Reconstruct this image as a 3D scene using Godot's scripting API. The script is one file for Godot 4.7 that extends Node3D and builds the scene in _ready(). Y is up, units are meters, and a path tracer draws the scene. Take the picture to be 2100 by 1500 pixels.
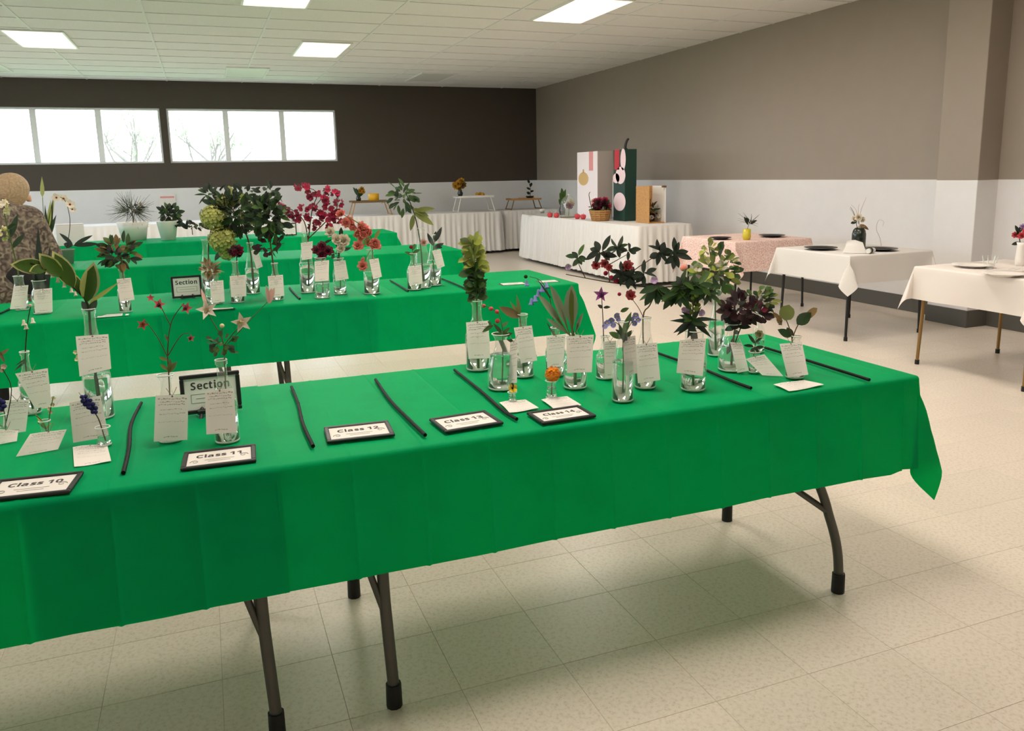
extends Node3D
# A flower show in a community hall: green plastic covered folding tables with bottled specimens and entry tags.
# Room axes: X runs along the tables, -Z towards the wall with the windows. Metres.

var M := {}
var L := {}
var taken := {}
var rng := RandomNumberGenerator.new()

const TOP := 0.7415        # height of a covered table top
const WALL_X := 6.33       # wall beside the card tables
const WALL_Z := -15.0      # wall with the windows
const CEIL := 3.05
const LINE := 1.265        # where the white wainscot paint ends

func _ready():
	rng.seed = 7
	camera_and_light()
	materials()
	leaf_shapes()
	room()
	green_tables()
	white_tables()
	card_tables()
	background_displays()
	visitor()
	show_cards()
	specimens()

# ------------------------------------------------------------------ camera, sky, exposure
func camera_and_light():
	var cam := Camera3D.new()
	cam.name = "camera"
	cam.projection = Camera3D.PROJECTION_FRUSTUM
	cam.near = 0.05
	cam.far = 200.0
	cam.size = 0.05 * 1500.0 / 1628.9
	cam.frustum_offset = Vector2(0, -0.05 * 100.0 / 1628.9)
	cam.transform = Transform3D(Basis(Vector3(0.93274, -0.01899, 0.36006), Vector3(0.08094, 0.98415, -0.15777), Vector3(-0.35136, 0.1763, 0.91949)).orthonormalized(), Vector3(0, 1.385, 0))
	add_child(cam)
	var e := Environment.new()
	e.background_mode = Environment.BG_SKY
	var sm := ProceduralSkyMaterial.new()
	sm.sky_top_color = Color(0.86, 0.92, 1.0)
	sm.sky_horizon_color = Color(0.95, 0.98, 1.0)
	sm.ground_horizon_color = Color(0.62, 0.66, 0.6)
	sm.ground_bottom_color = Color(0.4, 0.42, 0.38)
	sm.sky_energy_multiplier = 1.0
	sm.ground_energy_multiplier = 1.0
	var sky := Sky.new()
	sky.sky_material = sm
	e.sky = sky
	e.background_energy_multiplier = SKY_ENERGY
	e.tonemap_mode = Environment.TONE_MAPPER_LINEAR
	e.tonemap_exposure = EXPOSURE
	e.ambient_light_source = Environment.AMBIENT_SOURCE_DISABLED
	e.sdfgi_enabled = true
	e.ssao_enabled = true
	e.ssil_enabled = true
	var we := WorldEnvironment.new()
	we.name = "environment"
	we.environment = e
	add_child(we)

const SKY_ENERGY := 9.0
const EXPOSURE := 1.3
const LAMP_ENERGY := 3.0
const LAMP_COLOR := Color(1.0, 0.95, 0.905)
# centres of the ceiling lamps that are switched on
const LAMPS_ON := [[-2.8, -1.9], [0.8, -1.9], [3.8, -1.9], [-2.8, -4.6], [0.8, -4.6], [3.8, -4.6], [0.8, -7.8], [3.8, -7.8], [-1.6, -11.0], [1.6, -11.0]]
const LAMPS_OFF := [[-2.8, -7.8], [-4.6, -11.0], [-2.8, -13.6], [0.8, -13.6], [3.8, -13.6]]

# ------------------------------------------------------------------ naming and parenting
func numbered(n: String) -> String:
	if not taken.has(n):
		taken[n] = 0
		return n
	taken[n] += 1
	return "%s_%03d" % [n, taken[n]]

func thing(called: String, label: String, category: String, at := Vector3.ZERO, turn := 0.0, group := "") -> Node3D:
	var o := Node3D.new()
	o.name = numbered(called)
	add_child(o)
	o.position = at
	o.rotation.y = turn
	o.set_meta("label", label)
	o.set_meta("category", category)
	if group != "":
		o.set_meta("group", group)
	return o

func struct(called: String, label := "") -> Node3D:
	var o := Node3D.new()
	o.name = numbered(called)
	add_child(o)
	o.set_meta("kind", "structure")
	if label != "":
		o.set_meta("label", label)
	return o

func part(parent: Node3D, called: String, mesh: Mesh, m: Material, at := Vector3.ZERO, b := Basis.IDENTITY) -> MeshInstance3D:
	var o := MeshInstance3D.new()
	o.name = called
	o.mesh = mesh
	o.material_override = m
	o.transform = Transform3D(b, at)
	parent.add_child(o, true)
	return o

# ------------------------------------------------------------------ materials
func mat(n: String, c: Color, rough := 0.6, spec := 0.5) -> StandardMaterial3D:
	var m := StandardMaterial3D.new()
	m.resource_name = n
	m.albedo_color = c
	m.roughness = rough
	m.metallic_specular = spec
	M[n] = m
	return m

func rgb8(r: int, g: int, b: int) -> Color:
	return Color(r / 255.0, g / 255.0, b / 255.0)

func noise_tex(freq: float, stops: Array, seed_: int, kind := FastNoiseLite.TYPE_SIMPLEX_SMOOTH, octaves := 4, size := 256) -> ImageTexture:
	var fn := FastNoiseLite.new()
	fn.seed = seed_
	fn.frequency = freq
	fn.noise_type = kind
	fn.fractal_octaves = octaves
	var im := fn.get_seamless_image(size, size)
	im.convert(Image.FORMAT_RGB8)
	for y in size:
		for x in size:
			var v := im.get_pixel(x, y).r * (stops.size() - 1)
			var i := mini(int(v), stops.size() - 2)
			im.set_pixel(x, y, (stops[i] as Color).lerp(stops[i + 1], v - i))
	im.generate_mipmaps()
	return ImageTexture.create_from_image(im)

func tri(m: StandardMaterial3D, t: Texture2D, scale: float, world := true):
	m.albedo_texture = t
	m.uv1_triplanar = true
	m.uv1_world_triplanar = world
	m.uv1_scale = Vector3.ONE * scale
	return m

func materials():
	var W := Color.WHITE
	# floor: speckled vinyl composition tile
	var speck := noise_tex(0.06, [rgb8(206, 196, 182), rgb8(230, 221, 208), rgb8(236, 228, 216), rgb8(241, 234, 224), rgb8(216, 206, 192)], 3, FastNoiseLite.TYPE_SIMPLEX, 3, 512)
	var tones := [Color(0.935, 0.92, 0.905), Color(0.945, 0.93, 0.912), Color(0.925, 0.912, 0.896)]
	for i in 3:
		var m := mat("floor_tile_%d" % i, tones[i], 0.33, 0.5)
		tri(m, speck, 1.6)
	mat("joint", rgb8(184, 173, 158), 0.9)
	# walls
	var plaster := noise_tex(0.02, [Color(0.985, 0.985, 0.985), W], 5)
	tri(mat("wainscot", rgb8(227, 226, 226), 0.55), plaster, 0.7)
	tri(mat("taupe", rgb8(152, 141, 129), 0.6), plaster, 0.7)
	tri(mat("umber", rgb8(70, 61, 52), 0.6), plaster, 0.7)
	tri(mat("ceiling_board", rgb8(236, 235, 230), 0.9), noise_tex(0.2, [Color(0.86, 0.86, 0.85), W, W], 8), 2.0)
	mat("ceiling_grid", rgb8(228, 228, 225), 0.5)
	mat("vinyl_base", rgb8(84, 82, 76), 0.5)
	mat("window_frame", rgb8(236, 238, 240), 0.45)
	mat("pane", Color(0.95, 1.0, 1.0, 0.06), 0.03).transparency = BaseMaterial3D.TRANSPARENCY_ALPHA
	var lens := mat("lamp_lens", rgb8(250, 246, 236), 0.4)
	lens.emission_enabled = true
	lens.emission = Color(1.0, 0.94, 0.84)
	lens.emission_energy_multiplier = 1.0
	mat("lamp_lens_off", rgb8(222, 222, 216), 0.4)
	mat("lamp_frame", rgb8(235, 235, 232), 0.4)
	# outdoors
	mat("bark", rgb8(120, 112, 104), 0.9)
	var ol := mat("outdoor_leaf", rgb8(150, 185, 140), 0.7)
	ol.backlight_enabled = true
	ol.backlight = Color(0.5, 0.7, 0.4)
	mat("outdoor_grass", rgb8(120, 150, 95), 0.95)
	# green plastic table covers: thin film that lets some light through
	var g := mat("green_film", rgb8(0, 194, 124), 0.55, 0.2)
	g.backlight_enabled = true
	g.backlight = Color(0.0, 1.0, 0.6)
	tri(g, noise_tex(0.012, [Color(0.93, 0.95, 0.94), W, Color(0.97, 0.98, 0.97)], 11), 1.3)
	mat("table_plastic", rgb8(205, 203, 196), 0.5)
	mat("table_steel", rgb8(84, 82, 78), 0.45).metallic = 0.3
	mat("black_rubber", rgb8(26, 26, 27), 0.7)
	# white and pink cloths
	tri(mat("white_linen", rgb8(228, 225, 221), 0.85), noise_tex(0.3, [Color(0.95, 0.95, 0.95), W], 21), 6.0)
	tri(mat("cream_linen", rgb8(236, 228, 222), 0.85), noise_tex(0.3, [Color(0.95, 0.95, 0.95), W], 22), 6.0)
	tri(mat("skirt_linen", rgb8(236, 234, 231), 0.85), noise_tex(0.3, [Color(0.95, 0.95, 0.95), W], 23), 6.0)
	tri(mat("pink_print", rgb8(255, 252, 250), 0.85), noise_tex(0.035, [rgb8(200, 138, 130), rgb8(226, 190, 182), rgb8(250, 240, 234), rgb8(216, 164, 156), rgb8(252, 244, 238)], 24, FastNoiseLite.TYPE_SIMPLEX, 3), 3.4)
	mat("black_leg", rgb8(22, 22, 23), 0.5)
	mat("brass_leg", rgb8(150, 118, 70), 0.4).metallic = 0.5
	# paper and sticks
	M["tag_paper"] = tag_paper("tag_paper", 1)
	M["tag_paper_b"] = tag_paper("tag_paper_b", 2)
	var pp := mat("paper", rgb8(250, 244, 238), 0.8)
	pp.backlight_enabled = true
	pp.backlight = Color(0.8, 0.8, 0.8)
	mat("print", rgb8(66, 62, 60), 0.8)
	mat("pale_print", rgb8(150, 148, 140), 0.8)
	mat("black_frame", rgb8(24, 24, 25), 0.5)
	mat("black_stick", rgb8(15, 17, 16), 0.6, 0.3)
	mat("string", rgb8(120, 100, 84), 0.9)
	# glass and water
	var gl := mat("glass", Color(0.93, 0.98, 0.95, 0.10), 0.04, 0.6)
	gl.transparency = BaseMaterial3D.TRANSPARENCY_ALPHA
	var wa := mat("water", Color(0.96, 1.0, 0.98, 0.0), 0.02, 0.5)
	wa.transparency = BaseMaterial3D.TRANSPARENCY_ALPHA
	wa.refraction_enabled = true
	wa.refraction_scale = 0.033
	mat("glass_base", rgb8(214, 220, 212), 0.2, 0.7)
	mat("glass_rim", rgb8(226, 232, 226), 0.15, 0.7)
	# plants
	plant_mat("leaf_green", 62, 92, 34, 0.5)
	plant_mat("leaf_dark", 36, 62, 26, 0.55)
	plant_mat("leaf_black", 20, 34, 18, 0.55)
	plant_mat("leaf_olive", 112, 120, 52, 0.5)
	plant_mat("leaf_yellow", 158, 166, 70, 0.5)
	plant_mat("leaf_brown", 118, 92, 48, 0.55)
	plant_mat("leaf_maroon", 50, 20, 28, 0.5)
	plant_mat("leaf_grey", 132, 142, 112, 0.75)
	plant_mat("leaf_margin", 184, 186, 112, 0.5)
	plant_mat("leaf_lime", 140, 150, 62, 0.5)
	plant_mat("stem_green", 88, 108, 58, 0.5)
	plant_mat("stem_dark", 56, 60, 40, 0.55)
	plant_mat("stem_brown", 96, 70, 50, 0.7)
	plant_mat("petal_white", 236, 226, 206, 0.6)
	plant_mat("petal_cream", 226, 216, 168, 0.6)
	plant_mat("petal_pale_pink", 232, 190, 176, 0.6)
	plant_mat("petal_coral", 236, 146, 130, 0.6)
	plant_mat("petal_crimson", 180, 44, 78, 0.6)
	plant_mat("petal_maroon", 122, 24, 54, 0.6)
	plant_mat("petal_black_red", 54, 18, 28, 0.6)
	plant_mat("petal_red", 214, 84, 92, 0.6)
	plant_mat("petal_purple", 160, 70, 150, 0.6)
	plant_mat("petal_lilac", 190, 160, 200, 0.6)
	plant_mat("petal_blue", 134, 140, 200, 0.6)
	plant_mat("petal_navy", 48, 48, 100, 0.6)
	plant_mat("petal_yellow", 236, 200, 52, 0.6)
	plant_mat("petal_orange", 240, 150, 44, 0.6)
	plant_mat("petal_gold", 188, 140, 40, 0.6)
	plant_mat("viburnum", 186, 190, 112, 0.7)
	plant_mat("pod_green", 120, 134, 62, 0.6)
	plant_mat("dried", 150, 128, 96, 0.8)
	plant_mat("needle", 96, 108, 92, 0.7)
	plant_mat("needle_dark", 46, 50, 44, 0.7)
	# display pieces
	tri(mat("wood_tan", rgb8(196, 146, 84), 0.55), noise_tex(0.03, [Color(0.8, 0.8, 0.8), W, Color(0.9, 0.9, 0.9)], 31), 3.0)
	tri(mat("wood_dark", rgb8(120, 92, 58), 0.55), noise_tex(0.03, [Color(0.8, 0.8, 0.8), W, Color(0.9, 0.9, 0.9)], 32), 3.0)
	mat("white_paint", rgb8(238, 236, 232), 0.5)
	mat("board_white", rgb8(240, 232, 236), 0.6)
	mat("board_grey", rgb8(176, 166, 160), 0.7)
	mat("board_green", rgb8(18, 58, 48), 0.6)
	mat("print_gold", rgb8(206, 172, 112), 0.6)
	mat("print_pink", rgb8(222, 150, 150), 0.6)
	mat("print_red", rgb8(186, 28, 44), 0.6)
	mat("print_blush", rgb8(240, 214, 220), 0.6)
	mat("wicker", rgb8(178, 134, 82), 0.7)
	mat("pot_yellow", rgb8(226, 172, 30), 0.5)
	mat("pot_white", rgb8(222, 220, 214), 0.5)
	mat("pot_grey", rgb8(120, 132, 120), 0.6)
	mat("vase_green", rgb8(18, 32, 24), 0.25, 0.6)
	mat("vase_yellow", rgb8(206, 190, 50), 0.3)
	mat("plate_black", rgb8(22, 20, 22), 0.35)
	mat("plate_white", rgb8(240, 234, 228), 0.3)
	mat("napkin_cream", rgb8(232, 214, 160), 0.8)
	mat("twig_pale", rgb8(196, 182, 172), 0.8)
	# visitor
	mat("skin", rgb8(214, 166, 138), 0.6)
	tri(mat("hair", rgb8(206, 176, 140), 0.7), noise_tex(0.04, [Color(0.7, 0.7, 0.7), W], 41), 6.0, false)
	tri(mat("shirt_print", rgb8(255, 250, 245), 0.85), noise_tex(0.03, [rgb8(34, 28, 30), rgb8(150, 134, 122), rgb8(52, 42, 42), rgb8(168, 156, 138), rgb8(40, 34, 34), rgb8(120, 96, 98)], 42, FastNoiseLite.TYPE_CELLULAR, 2), 2.0, false)
	mat("trousers", rgb8(20, 19, 22), 0.85)

func plant_mat(n: String, r: int, g: int, b: int, rough: float):
	var m := mat(n, rgb8(r, g, b), rough, 0.22)
	m.backlight_enabled = true
	m.backlight = Color(0.3, 0.3, 0.3)
	return m

# an entry card: a printed heading, ruled lines and some handwriting, all in grey ink
func tag_paper(n: String, seed_: int) -> StandardMaterial3D:
	var r := RandomNumberGenerator.new()
	r.seed = seed_ * 31
	var im := Image.create(96, 144, false, Image.FORMAT_RGB8)
	im.fill(rgb8(252, 246, 240))
	var ink := rgb8(168, 162, 156)
	for row in [[10, 4, 82], [20, 3, 70], [28, 3, 78], [44, 2, 64], [58, 2, 70], [84, 1, 74], [130, 3, 40]]:
		var x := 48 - int(row[2] / 2.0)
		while x < 48 + row[2] / 2.0:
			var w := r.randi_range(2, 7)
			im.fill_rect(Rect2i(x, row[0] + r.randi_range(-1, 1), w, row[1]), ink.lerp(rgb8(222, 216, 210), r.randf()))
			x += w + r.randi_range(1, 3)
	im.fill_rect(Rect2i(46, 2, 5, 5), rgb8(130, 96, 90))
	im.generate_mipmaps()
	var m := mat(n, Color.WHITE, 0.8)
	m.albedo_texture = ImageTexture.create_from_image(im)
	m.backlight_enabled = true
	m.backlight = Color(0.8, 0.8, 0.8)
	return m

# ------------------------------------------------------------------ mesh helpers
func st() -> SurfaceTool:
	var s := SurfaceTool.new()
	s.begin(Mesh.PRIMITIVE_TRIANGLES)
	return s

func quad(s: SurfaceTool, a: Vector3, b: Vector3, c: Vector3, d: Vector3):
	for v in [a, b, c, a, c, d]:
		s.add_vertex(v)

func done(s: SurfaceTool) -> ArrayMesh:
	s.generate_normals()
	return s.commit()

# a box with chamfered edges, centred on c
func add_box(s: SurfaceTool, size: Vector3, c := Vector3.ZERO, bevel := 0.0, b := Basis.IDENTITY):
	var h := size / 2.0
	s.set_smooth_group(-1)
	var e := minf(bevel, minf(h.x, minf(h.y, h.z)) * 0.9)
	var f := func(axis: int, sg: Vector3) -> Vector3:
		var v := Vector3(h.x - e, h.y - e, h.z - e)
		v[axis] = h[axis]
		return c + b * (v * sg)
	for axis in 3:
		var u := (axis + 1) % 3
		var w := (axis + 2) % 3
		for sg in [-1.0, 1.0]:
			var cs := []
			for q in [[-1.0, -1.0], [1.0, -1.0], [1.0, 1.0], [-1.0, 1.0]]:
				var g := Vector3.ZERO
				g[axis] = sg
				g[u] = q[0]
				g[w] = q[1]
				cs.append(f.call(axis, g))
			if sg > 0:
				quad(s, cs[3], cs[2], cs[1], cs[0])
			else:
				quad(s, cs[0], cs[1], cs[2], cs[3])
	if e <= 0.0:
		return
	for axis in 3:   # edges that run along axis
		var u := (axis + 1) % 3
		var w := (axis + 2) % 3
		for q in [[-1.0, -1.0], [1.0, -1.0], [1.0, 1.0], [-1.0, 1.0]]:
			var g0 := Vector3.ZERO
			g0[axis] = -1.0
			g0[u] = q[0]
			g0[w] = q[1]
			var g1 := g0
			g1[axis] = 1.0
			var p := [f.call(u, g0), f.call(w, g0), f.call(w, g1), f.call(u, g1)]
			if q[0] * q[1] < 0:
				quad(s, p[0], p[1], p[2], p[3])
			else:
				quad(s, p[3], p[2], p[1], p[0])
	for sx in [-1.0, 1.0]:
		for sy in [-1.0, 1.0]:
			for sz in [-1.0, 1.0]:
				var g := Vector3(sx, sy, sz)
				var t := [f.call(0, g), f.call(1, g), f.call(2, g)]
				if sx * sy * sz > 0:
					t.reverse()
				for v in t:
					s.add_vertex(v)

func box(size: Vector3, c := Vector3.ZERO, bevel := 0.0, b := Basis.IDENTITY) -> ArrayMesh:
	var s := st()
	add_box(s, size, c, bevel, b)
	return done(s)

# box between two corners
func slab(a: Vector3, b: Vector3, bevel := 0.0) -> ArrayMesh:
	return box((b - a).abs(), (a + b) / 2.0, bevel)

func add_tube(s: SurfaceTool, pts: Array, r0: float, r1: float, seg := 7, flat := 1.0):
	s.set_smooth_group(0)
	var n := pts.size()
	var rings := []
	var ref := Vector3(0.31, 0.2, 0.93)
	for i in n:
		var t: Vector3 = (pts[mini(i + 1, n - 1)] - pts[maxi(i - 1, 0)])
		t = t.normalized() if t.length() > 1e-7 else Vector3.UP
		if absf(t.dot(ref)) > 0.95:
			ref = Vector3(0.9, 0.1, -0.3)
		var x := t.cross(ref).normalized()
		ref = x.cross(t).normalized()
		var rr := lerpf(r0, r1, float(i) / maxf(1, n - 1))
		var ring := []
		for k in seg:
			var a := TAU * k / seg
			ring.append(pts[i] + (x * cos(a) + ref * sin(a) * flat) * rr)
		rings.append(ring)
	for i in n - 1:
		for k in seg:
			var k2 := (k + 1) % seg
			quad(s, rings[i][k2], rings[i + 1][k2], rings[i + 1][k], rings[i][k])
	s.set_smooth_group(-1)
	for e in [[0, false], [n - 1, true]]:
		for k in range(1, seg - 1):
			var r: Array = rings[e[0]]
			var t := [r[0], r[k], r[k + 1]]
			if not e[1]:
				t.reverse()
			for v in t:
				s.add_vertex(v)

func tube(pts: Array, r0: float, r1 := -1.0, seg := 7) -> ArrayMesh:
	var s := st()
	add_tube(s, pts, r0, r0 if r1 < 0 else r1, seg)
	return done(s)

# smooth polyline through control points
func smooth(pts: Array, per := 4) -> Array:
	if pts.size() < 3:
		return pts
	var out := []
	for i in pts.size() - 1:
		var a: Vector3 = pts[maxi(i - 1, 0)]
		var d: Vector3 = pts[mini(i + 2, pts.size() - 1)]
		for k in per:
			out.append((pts[i] as Vector3).cubic_interpolate(pts[i + 1], a, d, float(k) / per))
	out.append(pts[-1])
	return out

func add_lathe(s: SurfaceTool, prof: Array, seg := 20, c := Vector3.ZERO):
	s.set_smooth_group(0)
	for i in prof.size() - 1:
		for k in seg:
			var v := []
			for q in [[i, k], [i + 1, k], [i + 1, k + 1], [i, k + 1]]:
				var a: float = TAU * (q[1] % seg) / seg
				var p: Vector2 = prof[q[0]]
				v.append(c + Vector3(cos(a) * p.x, p.y, sin(a) * p.x))
			if prof[i].x < 1e-6:
				for p in [v[2], v[1], v[0]]:
					s.add_vertex(p)
			elif prof[i + 1].x < 1e-6:
				for p in [v[3], v[1], v[0]]:
					s.add_vertex(p)
			else:
				quad(s, v[3], v[2], v[1], v[0])

func lathe(prof: Array, seg := 20) -> ArrayMesh:
	var s := st()
	add_lathe(s, prof, seg)
	return done(s)

# a flat disc with a sharp rim, radius one
func flat_disc(thick: float, seg := 24) -> ArrayMesh:
	var s := st()
	for k in seg:
		var a := Vector3(cos(TAU * k / seg), 0, sin(TAU * k / seg))
		var b := Vector3(cos(TAU * (k + 1) / seg), 0, sin(TAU * (k + 1) / seg))
		var h := Vector3(0, thick / 2, 0)
		s.set_smooth_group(-1)
		for v in [h, a + h, b + h, -h, b - h, a - h]:
			s.add_vertex(v)
		quad(s, a - h, b - h, b + h, a + h)
	return done(s)

func add_ball(s: SurfaceTool, c: Vector3, r: Vector3, seg := 10, rings := 6):
	var prof := []
	for i in rings + 1:
		var a := PI * i / rings
		prof.append(Vector2(sin(a), -cos(a)))
	s.set_smooth_group(0)
	for i in rings:
		for k in seg:
			var v := []
			for q in [[i, k], [i + 1, k], [i + 1, k + 1], [i, k + 1]]:
				var a: float = TAU * (q[1] % seg) / seg
				var p: Vector2 = prof[q[0]]
				v.append(c + Vector3(cos(a) * p.x, p.y, sin(a) * p.x) * r)
			quad(s, v[3], v[2], v[1], v[0])

func ball(r: Vector3, seg := 10, rings := 6) -> ArrayMesh:
	var s := st()
	add_ball(s, Vector3.ZERO, r, seg, rings)
	return done(s)

func disc(r: float, thick: float, seg := 24) -> ArrayMesh:
	return lathe([Vector2(0, 0), Vector2(r, 0), Vector2(r, thick), Vector2(0, thick)], seg)

# a surface given on a grid of points
func grid_mesh(rows: Array, uv := false) -> ArrayMesh:
	var s := st()
	s.set_smooth_group(0)
	var n: int = rows.size()
	var w: int = rows[0].size()
	for i in n - 1:
		for k in w - 1:
			var ids := [[i, k], [i, k + 1], [i + 1, k + 1], [i, k], [i + 1, k + 1], [i + 1, k]]
			for q in ids:
				if uv:
					s.set_uv(Vector2(float(q[1]) / (w - 1), float(q[0]) / (n - 1)))
				s.add_vertex(rows[q[0]][q[1]])
	s.generate_normals()
	return s.commit()

# ------------------------------------------------------------------ leaves and petals, all from (0,0,0) to (0,1,0), one unit wide
func leaf_shape(profile: Callable, fold: float, bend: float, rows := 6) -> ArrayMesh:
	var g := []
	for i in rows + 1:
		var t := float(i) / rows
		var w: float = profile.call(t)
		var z := -bend * t * t
		g.append([Vector3(-w, t, z + fold * w), Vector3(0, t, z), Vector3(w, t, z + fold * w)])
	return grid_mesh(g)

func leaf_shapes():
	L["ellipse"] = leaf_shape(func(t): return 0.5 * pow(sin(PI * pow(t, 0.9)), 0.8), 0.3, 0.12)
	L["lance"] = leaf_shape(func(t): return 0.5 * pow(sin(PI * pow(t, 0.65)), 1.1), 0.35, 0.18)
	L["spoon"] = leaf_shape(func(t): return 0.06 + 0.44 * pow(sin(PI * clampf((t - 0.1) / 0.9, 0, 1)), 0.7) * smoothstep(0.0, 0.6, t) if t < 0.999 else 0.02, 0.4, 0.1, 8)
	L["obovate"] = leaf_shape(func(t): return 0.5 * pow(sin(PI * pow(t, 1.7)), 0.8) if t < 0.999 else 0.02, 0.25, 0.15)
	L["round"] = leaf_shape(func(t): return 0.5 * sqrt(maxf(0.0, 1.0 - pow(2.0 * t - 1.0, 2.0))), 0.15, 0.1)
	L["petal"] = leaf_shape(func(t): return 0.5 * pow(sin(PI * pow(t, 1.3)), 0.6) if t < 0.999 else 0.05, -0.3, -0.2, 5)
	L["blade"] = leaf_shape(func(t): return 0.5 * (1.0 - pow(t, 2.5)), 0.5, 0.2, 5)
	L["needle"] = tube([Vector3.ZERO, Vector3(0, 0.5, 0.02), Vector3(0, 1, 0)], 0.5, 0.15, 4)
	L["berry"] = ball(Vector3.ONE, 10, 6)
	L["bead"] = ball(Vector3.ONE, 7, 4)
	# an open flower facing +Z, radius one
	var s := st()
	for k in 5:
		var a := TAU * k / 5.0
		s.append_from(L["petal"], 0, Transform3D(Basis(Vector3.BACK, a) * Basis(Vector3.RIGHT, 0.35) * Basis.from_scale(Vector3(0.85, 1, 1)), Vector3.ZERO))
	L["flower"] = s.commit()
	s = st()
	for ring in 3:
		for k in 7:
			var a := TAU * (k + ring * 0.5) / 7.0
			s.append_from(L["petal"], 0, Transform3D(Basis(Vector3.BACK, a) * Basis(Vector3.RIGHT, 0.25 + 0.42 * ring) * Basis.from_scale(Vector3(0.62, 1.0 - ring * 0.18, 1)), Vector3(0, 0, 0.05 * ring)))
	L["double"] = s.commit()
	# a hanging bell, opening downwards, length one
	L["bell"] = lathe([Vector2(0.0, 0.0), Vector2(0.16, -0.06), Vector2(0.22, -0.3), Vector2(0.24, -0.6), Vector2(0.36, -0.88), Vector2(0.46, -1.0), Vector2(0.3, -0.86), Vector2(0.16, -0.5), Vector2(0.0, -0.3)], 10)
	# a columbine: five pointed sepals spread behind five cups with spurs
	s = st()
	for k in 5:
		var a := TAU * k / 5.0
		s.append_from(L["lance"], 0, Transform3D(Basis(Vector3.BACK, a) * Basis(Vector3.RIGHT, 0.5) * Basis.from_scale(Vector3(0.5, 1, 1)), Vector3.ZERO))
	L["star"] = s.commit()
	s = st()
	for k in 5:
		var a := TAU * (k + 0.5) / 5.0
		s.append_from(L["petal"], 0, Transform3D(Basis(Vector3.BACK, a) * Basis(Vector3.RIGHT, 0.95) * Basis.from_scale(Vector3(0.55, 0.62, 1)), Vector3.ZERO))
		var o := Basis(Vector3.BACK, a) * Vector3(0, 0.25, 0)
		add_tube(s, [o, o * 0.9 + Vector3(0, 0, -0.4), o * 0.4 + Vector3(0, 0, -0.85)], 0.09, 0.02, 5)
	L["cups"] = done(s)
	# a mop head of many florets, radius one
	s = st()
	var r := RandomNumberGenerator.new()
	r.seed = 5
	for k in 130:
		var y := 1.0 - 2.0 * (k + 0.5) / 130.0
		var a := k * 2.39996
		var n := Vector3(cos(a) * sqrt(1 - y * y), y, sin(a) * sqrt(1 - y * y))
		var b := Basis.looking_at(-n, Vector3(0.3, 0.9, 0.2).normalized())
		s.append_from(L["flower"], 0, Transform3D(b * Basis(Vector3.BACK, r.randf() * TAU) * Basis.from_scale(Vector3.ONE * r.randf_range(0.17, 0.25)), n * r.randf_range(0.72, 1.06)))
	L["mop"] = s.commit()

# put a unit leaf from a to b; "face" is the way its upper side looks
func leaf(p: Node3D, called: String, shape: String, m: Material, a: Vector3, b: Vector3, width: float, face := Vector3(0, 0.5, 1)) -> MeshInstance3D:
	var y := b - a
	var yn := y.normalized()
	var x := yn.cross(face)
	if x.length() < 0.05:
		x = yn.cross(Vector3(0.7, 0.1, 0.6))
	x = x.normalized()
	var z := x.cross(yn)
	return part(p, called, L[shape], m, a, Basis(x * width, y, z * width))

func bloom(p: Node3D, called: String, shape: String, m: Material, at: Vector3, r: float, face := Vector3(0, 0.2, 1)) -> MeshInstance3D:
	var z := face.normalized()
	var x := Vector3.UP.cross(z)
	x = x.normalized() if x.length() > 0.05 else Vector3.RIGHT
	return part(p, called, L[shape], m, at, Basis(x, z.cross(x), z).rotated(z, rng.randf() * TAU if shape != "bell" else 0.0) * r)

func vec(a: Array) -> Array:
	var o := []
	for i in range(0, a.size(), 3):
		o.append(Vector3(a[i], a[i + 1], a[i + 2]))
	return o

func stem(p: Node3D, pts: Array, r0 := 0.002, r1 := 0.0014, m := "stem_green"):
	return part(p, "stem", tube(smooth(vec(pts)), r0, r1, 6), M[m])

# a list of x0 y0 z0 x1 y1 z1 width
func leaves(p: Node3D, shape: String, m: String, a: Array, called := "leaf"):
	for i in range(0, a.size(), 7):
		leaf(p, called, shape, M[m], Vector3(a[i], a[i + 1], a[i + 2]), Vector3(a[i + 3], a[i + 4], a[i + 5]), a[i + 6], Vector3(rng.randf_range(-0.5, 0.5), rng.randf_range(0.2, 0.9), 1))

# a list of x y z radius
func blooms(p: Node3D, shape: String, m: String, a: Array, called := "flower", eye := ""):
	for i in range(0, a.size(), 4):
		var f := Vector3(rng.randf_range(-0.5, 0.5), rng.randf_range(-0.1, 0.5), 1)
		var b := bloom(p, called, shape, M[m], Vector3(a[i], a[i + 1], a[i + 2]), a[i + 3], f)
		if eye != "":
			part(b, "flower_centre", L["bead"], M[eye], Vector3(0, 0, 0.12), Basis.from_scale(Vector3(0.2, 0.2, 0.14)))

# leaves radiating from a point (a whorl or a divided leaf)
func whorl(p: Node3D, shape: String, m: String, c: Vector3, n: int, length: float, width: float, a0: float, a1: float, droop := 0.0, depth := 0.5, called := "leaf"):
	for k in n:
		var a := deg_to_rad(lerpf(a0, a1, (k + 0.5) / n)) + rng.randf_range(-0.22, 0.22)
		var d := Vector3(cos(a), sin(a) - droop, rng.randf_range(-depth, depth)).normalized()
		var q := c + Vector3(rng.randf_range(-0.1, 0.1), rng.randf_range(-0.1, 0.1), rng.randf_range(-0.1, 0.1)) * length
		var mm: String = "leaf_green" if m == "leaf_dark" and k % 3 == 1 else m
		leaf(p, called, shape, M[mm], q, q + d * length * rng.randf_range(0.65, 1.15), width * rng.randf_range(0.8, 1.2), Vector3(rng.randf_range(-0.9, 0.9), rng.randf_range(0.2, 1.0), 0.8))

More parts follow.
